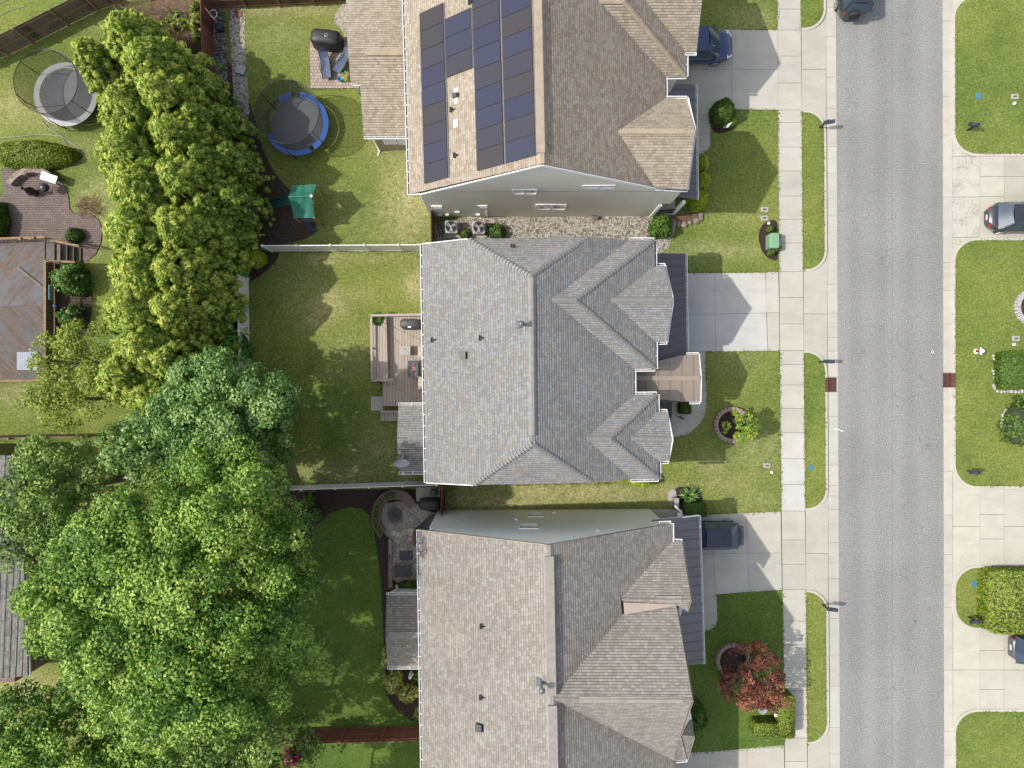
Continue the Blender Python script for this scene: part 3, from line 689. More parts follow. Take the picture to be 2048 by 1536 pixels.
dw_polys = [dq((1340, 58), (1381, 59), (1381, 139), (1340, 139)), dq((1381, 59), (1463, 59), (1463, 139), (1381, 139)), dq((1463, 59), (1555.5, 60), (1555.5, 139), (1463, 139)),
            dq((1340, 139), (1381, 139), (1381, 226), (1340, 226)), dq((1381, 139), (1463, 139), (1463, 219), (1421, 219), (1421, 229), (1381, 229)), dq((1463, 139), (1555.8, 139), (1556.5, 220), (1463, 219)),
            dq((1340, 229), (1421, 229), (1421, 269), (1340, 269)), dq((1340, 269), (1421, 269), (1421, 290), (1417, 300), (1408, 306), (1397, 308), (1340, 308)),
            dq((1531, 544), (1557, 544), (1558.5, 625), (1532, 625)), dq((1533, 625), (1558.5, 625), (1559, 702), (1536, 702)),
            dq((1340, 706), (1410.5, 704), (1411.5, 745), (1340, 745)), dq((1340, 745), (1411.5, 745), (1413, 784), (1340, 784)), dq((1340, 784), (1413, 784), (1413, 812), (1411, 826), (1384, 822), (1340, 822)),
            dq((1340, 822), (1384, 822), (1411, 826), (1406, 841), (1388, 860), (1366, 840)), dq((1340, 822), (1366, 840), (1388, 860), (1372, 870), (1351, 874)), dq((1330, 822), (1340, 822), (1351, 874), (1330, 878)),
            dq((1380, 1030), (1420.5, 1029), (1427, 1108), (1380, 1110)), dq((1420.5, 1029), (1491, 1026), (1495.5, 1106), (1427, 1108)), dq((1491, 1026), (1561.5, 1023), (1563, 1106), (1495.5, 1106)),
            dq((1380, 1110), (1427, 1108), (1432, 1190), (1400, 1200), (1380, 1200)), dq((1427, 1108), (1495.5, 1106), (1498.5, 1184), (1432, 1189)), dq((1495.5, 1106), (1563, 1106), (1564, 1180), (1498.5, 1184)),
            dq((1380, 1206), (1401, 1199), (1433.5, 1190), (1435, 1240), (1431, 1252), (1421, 1260), (1407, 1262), (1380, 1262)),
            dq((1330, 1508), (1421, 1503), (1422, 1600), (1330, 1600)), dq((1421, 1503), (1493.5, 1497), (1495, 1600), (1422, 1600)), dq((1493.5, 1497), (1568, 1490), (1570, 1600), (1495, 1600))]
for q in dw_polys: slabs(dw, [q], Z, .014)
slabs(nw, [dq((1340, 546), (1430, 546), (1430, 628), (1340, 629)), dq((1430, 546), (1530.5, 545), (1532.5, 626), (1430, 628)), dq((1340, 629), (1430, 628), (1431, 703), (1340, 704)), dq((1430, 628), (1532.5, 626), (1535.5, 702), (1431, 703))], Z, .014, tint=1)
struct('driveway', dw, M_CONC); struct('driveway_new_slabs', nw, M_CONCN)
b_ = MB()
for q in (dq((1338, 59), (1559, 60), (1560, 220), (1338, 220)), dq((1338, 220), (1419, 220), (1419, 296), (1338, 306)), dq((1338, 546), (1561, 545), (1562, 702), (1338, 704)), dq((1338, 704), (1410, 705), (1412, 820), (1388, 858), (1338, 876)),
          dq((1379, 1031), (1566, 1024), (1567, 1180), (1432, 1189), (1433, 1248), (1379, 1260)), dq((1330, 1509), (1572, 1491), (1573, 1600), (1330, 1600))):
    b_.slab([p-Vector((0, 0, .006)) for p in q], .01)
struct('driveway_bed', b_, M_DARKGAP)
b2 = MB()
for y0, y1 in ((313, 475), (978, 1130), (1261, 1418), (-175, -12)): b2.add(px([(1961, y0+1), (2390, y0+1), (2390, y1-1), (1961, y1-1)], L-.02), [(3, 2, 1, 0)])
struct('east_driveway_bed', b2, M_DARKGAP)
def bed(name, pts, mat, z, n=None):
    m = MB(); m.slab(px(pts, z), .03); return struct(name, m, mat)
def smooth(pts, it=2):
    for _ in range(it):
        q = []
        for i in range(len(pts)):
            a, b = pts[i], pts[(i+1) % len(pts)]; q += [(a[0]*.75+b[0]*.25, a[1]*.75+b[1]*.25), (a[0]*.25+b[0]*.75, a[1]*.25+b[1]*.75)]
        pts = q
    return pts
bed('gravel_strip', smooth([(865, 425), (1320, 425), (1350, 440), (1352, 460), (1330, 508), (1280, 520), (865, 520)], 1), M_GRAVEL, L+.03)

bed('planting_soil', smooth([(380, 60), (430, 80), (500, 190), (530, 330), (620, 420), (640, 470), (560, 492), (400, 500), (330, 420), (300, 200)]), M_SOIL, L+.008)
bed('rear_gravel', smooth([(415, 10), (448, 10), (455, 130), (460, 290), (440, 290), (425, 130)], 1), M_GRAVEL2, L+.02)
bed('rear_gravel_pale', smooth([(456, 12), (490, 12), (489, 90), (495, 150), (500, 250), (470, 250), (462, 100)], 1), M_GRAVEL, L+.016)
bed('corner_mulch', smooth([(484, 500), (560, 500), (555, 520), (530, 545), (500, 565), (484, 560)]), M_MULCH, L+.012)
bed('garden_soil', smooth([(300, -20), (400, -20), (402, 130), (350, 120), (300, 40)]), M_STRAWBED, L+.01)
bed('rear_mulch', [(560, 980), (890, 978), (890, 1060), (840, 1045), (790, 1180), (780, 1340), (765, 1340), (762, 1160), (745, 1060), (738, 1030), (722, 1018), (700, 1014), (680, 1018), (655, 1030), (635, 1050), (618, 1080), (606, 1140), (560, 1200)], M_MULCH, L+.014)
bed('rear_lawn', smooth([(560, 1200), (606, 1140), (618, 1080), (640, 1046), (672, 1020), (704, 1014), (728, 1022), (742, 1044), (748, 1060), (762, 1160), (768, 1300), (768, 1400), (810, 1436), (845, 1445), (845, 1800), (400, 1800), (400, 1300)], 1), M_LUSH, L+.02)
bed('bush_mulch', smooth([(766, 1330), (850, 1330), (850, 1455), (800, 1430), (770, 1390)]), M_MULCH, L+.026)
bed('front_lawn', [(1380, 1263), (1410, 1262), (1428, 1255), (1435.5, 1240), (1434, 1190), (1564.5, 1180.5), (1566, 1250), (1568.5, 1489), (1380, 1505)], M_LUSH, L+.006)
bed('corner_bed', smooth([(1345, 975), (1375, 972), (1402, 985), (1405, 1005), (1400, 1035), (1345, 1030)]), M_MULCH, L+.012)
bed('white_stone_bed', smooth([(1335, 982), (1350, 976), (1354, 990), (1350, 1010), (1336, 1012)]), M_WHITEST, L+.024)
bed('transformer_bed', smooth([(1525, 448), (1540, 440), (1557, 440), (1558, 520), (1545, 521), (1530, 512), (1519, 490), (1517, 465)]), M_MULCH, L+.014)
bed('shrub_bed', smooth([(1422, 232), (1470, 232), (1472, 258), (1440, 268), (1422, 262)]), M_MULCH, L+.012)
bed('porch_bed', smooth([(1336, 430), (1400, 424), (1402, 440), (1370, 452), (1340, 448)]), M_STRAWBED, L+.04)
bed('brush_soil', smooth([(240, 40), (330, 30), (420, 130), (430, 170), (330, 150), (250, 90)]), M_STRAWBED, L+.016)
bed('deck_bed', smooth([(100, 520), (160, 520), (185, 560), (185, 640), (150, 700), (100, 700)]), M_SOIL, L+.012)
bed('bush_island', smooth([(2008, 815), (2060, 800), (2100, 800), (2100, 900), (2040, 890), (2010, 860)]), M_STRAWBED, L+.016)
bed('hedge_bed', smooth([(1985, 1134), (2100, 1134), (2100, 1250), (1975, 1245), (1966, 1190)]), M_STRAWBED, L+.016)
# ------------------------------------------------------------------ roofs
def zm(pl, x, y): return on(pl, x, y).z
def clip(poly, k, val, keep_ge):
    out = []; n = len(poly)
    for i in range(n):
        a, b = poly[i], poly[(i+1) % n]; da, db = a[k]-val, b[k]-val
        if not keep_ge: da, db = -da, -db
        if da >= 0: out.append(a)
        if (da > 0 and db < 0) or (da < 0 and db > 0):
            t = da/(da-db); out.append((a[0]+(b[0]-a[0])*t, a[1]+(b[1]-a[1])*t))
    return out
def roof_face(mb, pl, pts, t=.024, d=D_SH, th=.14):
    "courses of real overlapping shingles on the plane; every course steps down to the next"
    a, n = pl; u = Vector((0, 0, 1)).cross(n)
    u = u.normalized() if u.length > 1e-3 else Vector((1, 0, 0))
    v = n.cross(u)
    if v.z < 0: v = -v; u = -u
    org = a-n*a.dot(n)+n*a.dot(n)
    P3 = [on(pl, x, y) for x, y in pts]; c0 = n*a.dot(n)
    uv = [((p-c0).dot(u), (p-c0).dot(v)) for p in P3]
    v0 = min(q[1] for q in uv); v1 = max(q[1] for q in uv); i0 = math.floor(v0/d); i1 = math.ceil(v1/d)
    for i in range(i0, i1):
        q = clip(clip(uv, 1, i*d, True), 1, (i+1)*d, False)
        if len(q) < 3: continue
        vs = [c0+u*x+v*y+n*(t*(1-(y-i*d)/d)) for x, y in q]
        nn = (vs[1]-vs[0]).cross(vs[2]-vs[0])
        if nn.dot(n) < 0: q = q[::-1]; vs = vs[::-1]
        # uv v value nudged inside the course so the tab row is constant
        mb.add(vs, [tuple(range(len(q)))], [[(x, min(max(y, i*d+1e-3), (i+1)*d-1e-3)) for x, y in q]])
        for k in range(len(q)):
            A, B = q[k], q[(k+1) % len(q)]
            if abs(A[1]-i*d) < 1e-6 and abs(B[1]-i*d) < 1e-6:
                pa, pb = vs[k], vs[(k+1) % len(q)]
                mb.add([pa, pb, pb-n*(t+.003), pa-n*(t+.003)], [(0, 3, 2, 1)], [[(A[0], i*d+.005)]*4])
    m = len(P3); lo = [p-n*th for p in P3]; top = [p-n*.004 for p in P3]
    mb.add(top+lo, [tuple(range(m)), tuple(range(m, 2*m))]+[(k, (k+1) % m, m+(k+1) % m, m+k) for k in range(m)], [[(0, 0)]*m]*2+[[(0, 0)]*4]*m)
def cap(mb, p0, p1, w=.16, drop=.07, step=.2, lift=.03, t=.022, flat=False):
    "overlapping bent cap shingles along a ridge or hip"
    if isinstance(mb, Multi): mb = mb.new
    p0, p1 = Vector(p0), Vector(p1); d = p1-p0; ln = d.length; d.normalize(); s = d.cross(Vector((0, 0, 1))).normalized(); up = s.cross(d)
    n = max(1, int(ln/step))
    for i in range(n):
        a = p0+d*ln*i/n; b = p0+d*ln*(i+1)/n
        la, lb = (lift, lift+t)
        k = random.uniform(.9, 1.08); mb.tint = (k, k, k, 1)
        A = [a+s*w-up*(drop-la), a+s*w*.35+up*la, a-s*w*.35+up*la, a-s*w-up*(drop-la)]
        B = [b+s*w-up*(drop-lb), b+s*w*.35+up*lb, b-s*w*.35+up*lb, b-s*w-up*(drop-lb)]
        Cc = [q-up*(t+.05) for q in B]; D_ = [q-up*.1 for q in A]
        mb.add(A+B, [(0, 1, 5, 4), (1, 2, 6, 5), (2, 3, 7, 6)])
        mb.add(B+Cc, [(0, 1, 5, 4), (1, 2, 6, 5), (2, 3, 7, 6)]); mb.add(A+D_, [(0, 4, 5, 1), (1, 5, 6, 2), (2, 6, 7, 3)])
        for j in (0, 3): mb.add([A[j], B[j], B[j]-up*.05, A[j]-up*.05], [(0, 1, 2, 3)])
class Multi:
    "several pieces of one kind: each gets a mesh of its own when built"
    def __init__(s): s.l = []
    def build(s, name, mat, parent):
        for q in s.l: q.build(name, mat, parent)
    @property
    def new(s): s.l.append(MB()); return s.l[-1]
def vent_box(mb, p0, p1, w=.17, h=.07):
    if isinstance(mb, Multi): mb = mb.new
    p0, p1 = Vector(p0), Vector(p1); mb.bar(p0+Vector((0, 0, h*.3)), p1+Vector((0, 0, h*.3)), w*2, h)
def gutter(parent, a, b, w=.13, out=None, hang=.62):
    "open white trough with strap hangers along the eave a-b; out = outward side"
    a, b = Vector(a), Vector(b); d = (b-a).normalized(); s = Vector((d.y, -d.x, 0)).normalized()
    if out is not None and s.dot(Vector(out)) < 0: s = -s
    m = MB(); dz = Vector((0, 0, 1)); o = s*.0
    for k, (off, hh, zz) in enumerate(((.008, .11, -.055), (w, .10, -.05))): m.bar(a+o+s*off+dz*zz, b+o+s*off+dz*zz, .026, hh)
    m.bar(a+s*w/2-dz*.105, b+s*w/2-dz*.105, w, .012)
    for q in (a, b): m.bar(q+s*0-dz*.055, q+s*w-dz*.055, .02, .1)
    n = int((b-a).length/hang)
    for i in range(1, n): q = a+(b-a)*i/n; m.bar(q, q+s*w, .035, .012)
    o_ = m.build('gutter', [M_WHITE], parent)
    m = MB(); m.bar(a+s*w/2-dz*.092, b+s*w/2-dz*.092, w-.03, .01); m.build('trough', M_GUTIN, None, Vector(parent['o'])).location = (0, 0, 0)
    t = bpy.data.objects[-1] if False else None
    return o_
def sub(mb, name, mat, parent):
    "a sub-part of a part that sits at its thing's origin"
    return mb.build(name, mat, parent)
def gutter(parent, a, b, w=.13, out=None, hang=.62, z=0):
    a, b = Vector(a), Vector(b); d = (b-a).normalized(); s = Vector((d.y, -d.x, 0)).normalized()
    if out is not None and s.dot(Vector(out)) < 0: s = -s
    m = MB(); dz = Vector((0, 0, 1)); a = a+dz*z; b = b+dz*z
    m.bar(a+s*.008-dz*.055, b+s*.008-dz*.055, .022, .11); m.bar(a+s*w-dz*.05, b+s*w-dz*.05, .03, .1)
    m.bar(a+s*w/2-dz*.105, b+s*w/2-dz*.105, w, .012)
    for q in (a, b): m.bar(q-dz*.055, q+s*w-dz*.055, .02, .1)
    n = int((b-a).length/hang)
    for i in range(1, n): q = a+(b-a)*i/n; m.bar(q, q+s*w, .035, .012)
    g_ = m.build('gutter', M_WHITE, parent)
    m = MB(); m.bar(a+s*w/2-dz*.09, b+s*w/2-dz*.09, w-.05, .012); m.build('trough', M_GUTIN, g_)
    return g_
def gut_px(parent, a, b, out, w=.13): return gutter(parent, P(*a), P(*b), w, out)
def metal_roof(parent, pl, pts, edges, n, mat, name='metal_roof', ribh=.035):
    m = MB(); m.slab([on(pl, x, y) for x, y in pts], .06)
    (a0, a1), (b0, b1) = edges
    for i in range(n):
        t = (i+.5)/n; A = on(pl, a0[0]+(a1[0]-a0[0])*t, a0[1]+(a1[1]-a0[1])*t); B = on(pl, b0[0]+(b1[0]-b0[0])*t, b0[1]+(b1[1]-b0[1])*t)
        m.bar(A+pl[1]*ribh/2, B+pl[1]*ribh/2, .035, ribh)
    return m.build(name, mat, parent)
def walls(parent, pts, z1, mat, z0=0.0, name='wall'):
    m = MB(); m.prism([G(x, y) for x, y in pts], z0, z1); return m.build(name, mat, parent)
def pipe_vent(parent, x, y, z, h=.35):
    m = MB(); p = P(x, y, z); m.tube([p-Vector((0, 0, .1)), p+Vector((0, 0, h))], .045, 10); m.lathe(p+Vector((0, 0, -.03)), [(.14, 0), (.12, .03), (.06, .1)], 12)
    m.box(p-Vector((0, 0, 0)), (.34, .3, .012), ry=R(26)); return m.build('vent_pipe', M_LEAD, parent)
def turtle_vent(parent, pl, x, y, s=.34):
    p = on(pl, x, y); n = pl[1]; a = math.atan2(n.x, n.z); m = MB(); m.box(p+n*.02, (s*1.5, s*1.3, .02), ry=a); m.box(p+n*.09, (s, s, .13), ry=a); m.box(p+n*.165, (s*1.12, s*1.12, .02), ry=a)
    return m.build('roof_vent', M_LEAD, parent)
def flue(parent, x, y, z, h=.8):
    p = P(x, y, z); m = MB(); m.tube([p, p+Vector((0, 0, h))], .09, 14); m.lathe(p+Vector((0, 0, h-.02)), [(.1, 0), (.16, .05), (.16, .12), (.02, .2)], 16); m.lathe(p, [(.22, -.05), (.2, .02), (.1, .14)], 14)
    m.box(p, (.5, .45, .02)); return m.build('flue_pipe', M_GALV, parent)
def window(parent, c, wd, ht, ny=-1, blind=True, rows=1):
    "window in an east-west wall; ny = facing"
    c = Vector(c); m = MB(); e = .04*ny; fr = .05
    for dx, dz, sx_, sz_ in ((0, ht/2, wd+fr*2, fr), (0, -ht/2, wd+fr*2, fr), (wd/2+fr/2, 0, fr, ht), (-wd/2-fr/2, 0, fr, ht)):
        m.box(c+Vector((dx, e, dz)), (sx_, .07, sz_))
    m.box(c+Vector((0, e, 0)), (.05 if rows > 1 else wd, .07, ht if rows > 1 else .05))
    f = m.build('window', M_WHITE, parent)
    m = MB(); m.box(c+Vector((0, .02*ny, 0)), (wd, .03, ht)); m.build('pane', M_GLASS, f)
    if blind: m = MB(); m.box(c+Vector((0, .037*ny, ht*.25)), (wd, .012, ht*.5)); m.build('blind', M_BLIND, f)
    return f
E_, W_, N_, S_ = (1, 0, 0), (-1, 0, 0), (0, 1, 0), (0, -1, 0)
# ================================================================== house one: tan roof with solar panels
h1 = thing('house', 'tan shingled two storey house with rows of dark solar panels on its rear slope', 'house', G(1070, 200, 0), 'houses along the west side of the street')
walls(h1, [(862, 434), (1300, 434), (1300, 279), (1276, 279), (1276, 236), (1312, 236), (1312, -150), (862, -150)], 5.85, M_SID1)
m = MB(); ga = [G(862, 434, 5.8), G(1300, 434, 5.8), G(1067.8, 434, 11.05)]; m.add(ga+[p+Vector((0, .2, 0)) for p in ga], [(0, 1, 2), (3, 5, 4), (0, 3, 4, 1), (1, 4, 5, 2), (2, 5, 3, 0)]); m.build('gable_wall', M_SID1, h1)
PW1 = plane((820, 388, 6.1), (805, -150, 6.1), (1083, 250, 11.3))
PE1 = plane((1085, 328, 11.3), (1073, -150, 11.3), (1330, 175, 6.15))
r = MB()
roof_face(r, PW1, [(820, 388), (1085, 328), (1073, -150), (805, -150)])
roof_face(r, PE1, [(1085, 328), (1309, 374), (1235, 263)]); roof_face(r, PE1, [(1085, 328), (1235, 263), (1330, 197), (1330, 154)])
roof_face(r, PE1, [(1085, 328), (1330, 154), (1197, 0), (1077, 0)]); roof_face(r, PE1, [(1077, 0), (1197, 0), (1330, -154), (1073, -150)])
zr, ze = zm(PE1, 1235, 263), zm(PE1, 1330, 197); q = plane((1235, 263, zr), (1390, 263, zr), (1375, 197, ze)); roof_face(r, q, [(1235, 263), (1390, 263), (1375, 197), (1330, 197)])
z2 = zm(PE1, 1309, 374); q = plane((1235, 263, zr), (1390, 263, zr), (1375, 378, z2)); roof_face(r, q, [(1235, 263), (1390, 263), (1375, 378), (1309, 374)])
zh, zc = zm(PE1, 1197, 0), zm(PE1, 1330, 154); q = plane((1197, 0, zh), (1248, 0, zh), (1371, 152, zc)); roof_face(r, q, [(1197, 0), (1248, 0), (1371, 152), (1330, 154)])
qe = plane((1248, 0, zh), (1371, 152, zc), (1371, -152, zc)); roof_face(r, qe, [(1248, 0), (1371, 152), (1371, 104), (1290, 0)]); roof_face(r, qe, [(1248, 0), (1290, 0), (1371, -104), (1371, -152)])
q = plane((1197, 0, zh), (1248, 0, zh), (1371, -152, zc)); roof_face(r, q, [(1197, 0), (1330, -154), (1371, -152), (1248, 0)])
zg, zf = zm(qe, 1290, 0), zm(qe, 1371, 104); q = plane((1290, 1, zg), (1404, 1, zg), (1393, 105, zf)); roof_face(r, q, [(1290, 1), (1404, 1), (1393, 105), (1371, 104)])
q = plane((1290, 1, zg), (1404, 1, zg), (1393, -105, zf)); roof_face(r, q, [(1290, 1), (1404, 1), (1393, -105), (1371, -104)])
print('h1', zr, ze, z2, zh, zc, zg, zf)
roof1 = r.build('roof', M_SH1, h1)
m = Multi()
vent_box(m, P(1081.5, 306, 11.3), P(1075, -5, 11.3), .2, .1); vent_box(m, P(1243, 263, zr), P(1371, 263, zr), .13, .06)
m.build('ridge_vent', M_CAP1, roof1)
m = Multi(); cap(m, P(1085, 327, 11.3), P(1073, -150, 11.3), .26, .17, .3, .02, .008); cap(m, P(1371, 152, zc), P(1248, 0, zh), .16, .06, .22, .03, .02); cap(m, P(1248, 0, zh), P(1197, 0, zh), .16, .08, .22, .02, .01)
cap(m, P(1237, 263, zr), P(1390, 263, zr), .17, .1, .25, .01, .008); cap(m, P(1371, -152, zc), P(1248, 0, zh), .16, .06, .22, .02, .01); m.build('ridge_cap', M_CAP1, roof1)
gut_px(h1, (820, 389, 6.08), (805, -150, 6.08), W_); gut_px(h1, (1330, 153, 6.1), (1330, 197.5, 6.1), E_); gut_px(h1, (1330, 197, 6.1), (1374, 197, 6.3), N_); gut_px(h1, (1330, 153, 6.1), (1372, 152, 6.1), S_)
gut_px(h1, (1371.5, 152, 6.1), (1371.5, 106, 6.1), E_); gut_px(h1, (1371, 105, 6.2), (1393, 105, 6.2), S_); gut_px(h1, (1311, 376, 6.1), (1375, 378, 6.1), S_)
m = MB()
for a, b in (((1085, 329), (840, 388)), ((1085, 329), (1310, 375))):
    pl_ = PW1 if b[0] < 1000 else PE1; m.bar(on(pl_, *a)+Vector((0, -.03, -.08)), on(pl_, *b)+Vector((0, -.03, -.08)), .04, .2)
m.bar(P(1391, 263, 8.05), P(1376, 378, 6.25), .04, .18); m.bar(P(1391, 263, 8.05), P(1376, 197, 6.4), .04, .18); m.bar(P(821, 390, 6.03), P(840, 389, 6.1), .05, .2)
m.build('rake_board', M_WHITE, h1)
m = MB(); m.prism([G(1312, 432), G(1320, 432), G(1320, 278), G(1300, 278), G(1300, 432)], 3.0, 6.2); a = [G(1320, 432, 6.2), G(1320, 278, 6.2), G(1320, 355, 7.9)]; m.add(a+[p-Vector((.2, 0, 0)) for p in a], [(0, 1, 2), (3, 5, 4), (0, 3, 4, 1), (1, 4, 5, 2), (2, 5, 3, 0)]); m.build('front_gable_wall', M_SID1, h1)
PM = plane((1391, 170, 3.0), (1394, 398, 3.0), (1330, 290, 3.9))
metal_roof(h1, PM, [(1343, 167), (1391, 169.5), (1394, 398), (1336, 391), (1318, 388), (1310, 300), (1320, 200)], [((1330, 168), (1332, 398)), ((1391, 168), (1394, 398))], 11, M_METALSH, 'porch_roof')
gut_px(h1, (1391, 169.5, 2.97), (1394, 398, 2.97), E_, .1)
for x, y in ((1301, 433), (1345, 428)): m = MB(); m.prism([G(x-3, y-3), G(x+3, y-3), G(x+3, y+3), G(x-3, y+3)], 0, 2.95); m.build('porch_column', M_WHITE, h1)
m = MB(); m.prism([G(1300, 434), G(1348, 431), G(1348, 240), G(1300, 240)], 0, .3); m.build('porch_floor', M_CONC, h1)
m = MB(); a, b = G(1304, 431, 1.15), G(1345, 428, 1.15); m.bar(a, b, .07, .06); m.bar(a-Vector((0, 0, .7)), b-Vector((0, 0, .7)), .05, .05)
for i in range(1, 12): q = a+(b-a)*i/12; m.bar(q, q-Vector((0, 0, .7)), .03, .03)
m.build('porch_railing', M_BLACK, h1)
for x, y, z, wd, ht, bl, rw in ((1049, 381, 7.3, 1.3, .55, 0, 2), (1101, 412, 3.3, 1.75, .75, 0, 2), (1197, 371, 7.6, 1.7, .3, 0, 3), (874, 412, 3.3, .55, .3, 0, 1), (965, 411, 3.3, .5, .3, 0, 1)):
    f = (434-768)/(y-768); zz = H*(1-f); window(h1, P(x, y, zz)+Vector((0, -.02, 0)), wd, ht*1.5, -1, bl, rw)
m = MB()
for x in (883, 896, 957): m = MB(); m.box(G(x, 435.5, .7), (.25, .12, .35)); m.build('utility_box', M_PVC, h1)
m = MB()
m.box(G(918, 435.5, 1.4), (.3, .12, .4)); m.build('utility_box', M_PVC, h1)
m = MB(); m.tube([G(975, 435.8, .1), G(975, 435.8, 1.8)], .04, 6); m.build('conduit', M_PVC, h1)
m = MB(); m.tube([G(1181, 436, .35), G(1184, 438, .5)], .05, 8); m.box(G(1189, 438, .3), (.3, .2, .4)); m.build('gas_meter', M_GALV, h1)
# rear sun room
PB = plane((696, 105, 4.1), (813, 105, 4.1), (770, 273, 2.95)); PBn = plane((696, 105, 4.1), (813, 105, 4.1), (770, -60, 2.95))
r = MB(); roof_face(r, PB, [(696, 105), (702, 165), (720, 167), (727.5, 272.5), (818, 272.5), (812, 105)]); roof_face(r, PBn, [(696, 105), (812, 105), (808, -60), (690, -60)]); rw = r.build('rear_roof', M_SH1, h1)
m = Multi(); vent_box(m, P(733, 104.5, 4.1), P(812, 104.5, 4.1), .2, .09); m.build('ridge_vent', M_CAP1, rw)
gut_px(h1, (728, 273, 2.93), (815, 273, 2.93), S_); gut_px(h1, (703, 166.5, 3.6), (720, 167, 3.6), S_, .1)
walls(h1, [(758, 302), (862, 302), (862, -40), (758, -40)], 2.85, M_SIDB, name='rear_wall')
window(h1, P(790, 283, 1.75)*1.0+Vector((-.3, 0, 0)), .7, .55, -1, False); window(h1, P(790, 283, 1.75)+Vector((.55, 0, 0)), .7, .55, -1, False)
m = MB(); m.tube([P(755, 274, 2.8), G(760, 302, 2.2), G(760, 303, .2), G(757, 312, .15)], .05, 8); m.build('downspout', M_WHITE, h1)
m = MB(); m.tube([P(842, 389, 6.0), G(861, 430, 5.2), G(861, 432, .2)], .05, 8); m.build('downspout', M_WHITE, h1)
m = MB(); m.prism([G(725, 166), G(741, 166), G(741, 200), G(725, 200)], 0, 1.1); m.build('side_shelf', M_MAT, h1)
# solar panels: rows set out along the slope
a, n = PW1; u = Vector((0, 1, 0)); u = (on(PW1, 806, -100)-on(PW1, 820, 388)).normalized(); v = n.cross(u); v = v if v.z > 0 else -v
o0 = on(PW1, 850.8, 368.5)
def pc(x, y): p = on(PW1, x, y)-o0; return p.dot(u), p.dot(v)
def panel(c0, c1, y0, y1):
    m = MB(); g_ = .012; k = n*.11
    q = [o0+u*(y0+g_)+v*(c0+g_)+k, o0+u*(y1-g_)+v*(c0+g_)+k, o0+u*(y1-g_)+v*(c1-g_)+k, o0+u*(y0+g_)+v*(c1-g_)+k]
    if (q[1]-q[0]).cross(q[2]-q[0]).dot(n) < 0: q = q[::-1]; uvs = [(0, 0)]*4
    cc = sum(q, Vector())/4
    lo = [p-n*.035 for p in q]; m.add(q+lo, [(0, 1, 2, 3), (7, 6, 5, 4)]+[(i, 4+i, 4+(i+1) % 4, (i+1) % 4) for i in range(4)])
    pn = m.build('solar_panel', M_BLACK, h1)
    m = MB(); q2 = [p+(cc-p).normalized()*.03+n*.003 for p in q]; m.add(q2, [(0, 1, 2, 3)], [[((p-o0).dot(u)-y0, (p-o0).dot(v)-c0) for p in q2]]); m.build('solar_cell_sheet', M_SOLAR, pn)
c = [0, pc(900, 358)[1]]; c2 = pc(948, 137)[1]; c3 = pc(956, 343)[1], pc(1011, 329.5)[1]; c4 = pc(1011.5, 329.5)[1], pc(1073.4, 315)[1]
PH = 1.03; print('panel cols', c, c2, c3, c4)
for i in range(9): panel(0, c[1]-.06, i*PH, (i+1)*PH)
t0 = pc(896, 156)[0]
for i in range(3): panel(c[1]+.02, c2-.02, t0+i*PH, t0+(i+1)*PH)
t3 = pc(956, 343)[0]
for i in range(12): panel(c3[0], c3[1]-.03, t3+i*PH, t3+(i+1)*PH)
t4 = t3
for i in range(12): panel(c4[0]+.05, c4[1], t4+i*PH, t4+(i+1)*PH)
m = MB()
for cc in (c[1]-.01, c2+.01, c4[0]+.01, c4[1]+.04):
    lo_, hi_ = (0, 9*PH) if cc < 3 else (t3, t3+12*PH)
    if abs(cc-(c2+.01)) < .01: lo_, hi_ = t0, t0+3*PH
    m.bar(o0+u*lo_+v*cc+n*.1, o0+u*hi_+v*cc+n*.1, .035, .03)
m.build('mounting_rail', M_GALV, h1)
for x, y in ((905, 220), (912, 311), (942, 5)): p = on(PW1, x, y); pipe_vent(h1, x, y, p.z, .3)
for x, y, s in ((913.5, 192, 0), (912.5, 247, 1)):
    p = on(PW1, x, y); m = MB(); a_ = math.atan2(n.x, n.z); m.box(p+n*.03, (.26, .8 if s == 0 else .42, .04), ry=a_)
    if s == 0: m.cur = 1; m.box(p+n*.12, (.3, .24, .16), ry=a_)
    m.build('junction_box', [M_PVC, M_LEAD], h1)
# ================================================================== house two
h2 = thing('house', 'grey shingled two storey house in the middle with clipped gables and a rear timber deck', 'house', G(1070, 730, 0), 'houses along the west side of the street')
walls(h2, [(884, 533), (1262, 531), (1263, 733), (1228, 734), (1228, 792), (1264, 794), (1266, 928), (888, 931)], 5.9, M_SID2)
PW2 = plane((845, 488, 6.1), (853, 965, 6.1), (1064, 700, 9.05)); PE2 = plane((1063, 550, 9.05), (1066, 888, 9.05), (1267, 765, 6.15))
r = MB()
roof_face(r, PW2, [(845, 488), (937, 478), (1063, 550), (1066, 888), (947, 970), (853, 965)])
q1 = plane((937, 478, 7.4), (1178, 474, 7.4), (1063, 550, 9.05)); roof_face(r, q1, [(937, 478), (1178, 474), (1063, 550)])
q2 = plane((947, 970, 7.4), (1185, 965, 7.4), (1066, 888, 9.05)); roof_face(r, q2, [(947, 970), (1185, 965), (1066, 888)])
for pp in ([(1063, 550), (1178, 474), (1257, 480), (1103, 599)], [(1063, 550), (1103, 599), (1172, 877), (1066, 888)], [(1103, 599), (1266, 737), (1267, 790), (1172, 877)], [(1066, 888), (1172, 877), (1262, 958), (1185, 965)]): roof_face(r, PE2, pp)
zA, zB, zC = zm(PE2, 1103, 599), zm(PE2, 1257, 480), zm(PE2, 1266, 737)
q = plane((1103, 599, zA), (1152, 600, zA), (1308, 481, zB)); roof_face(r, q, [(1103, 599), (1152, 600), (1308, 481), (1257, 480)])
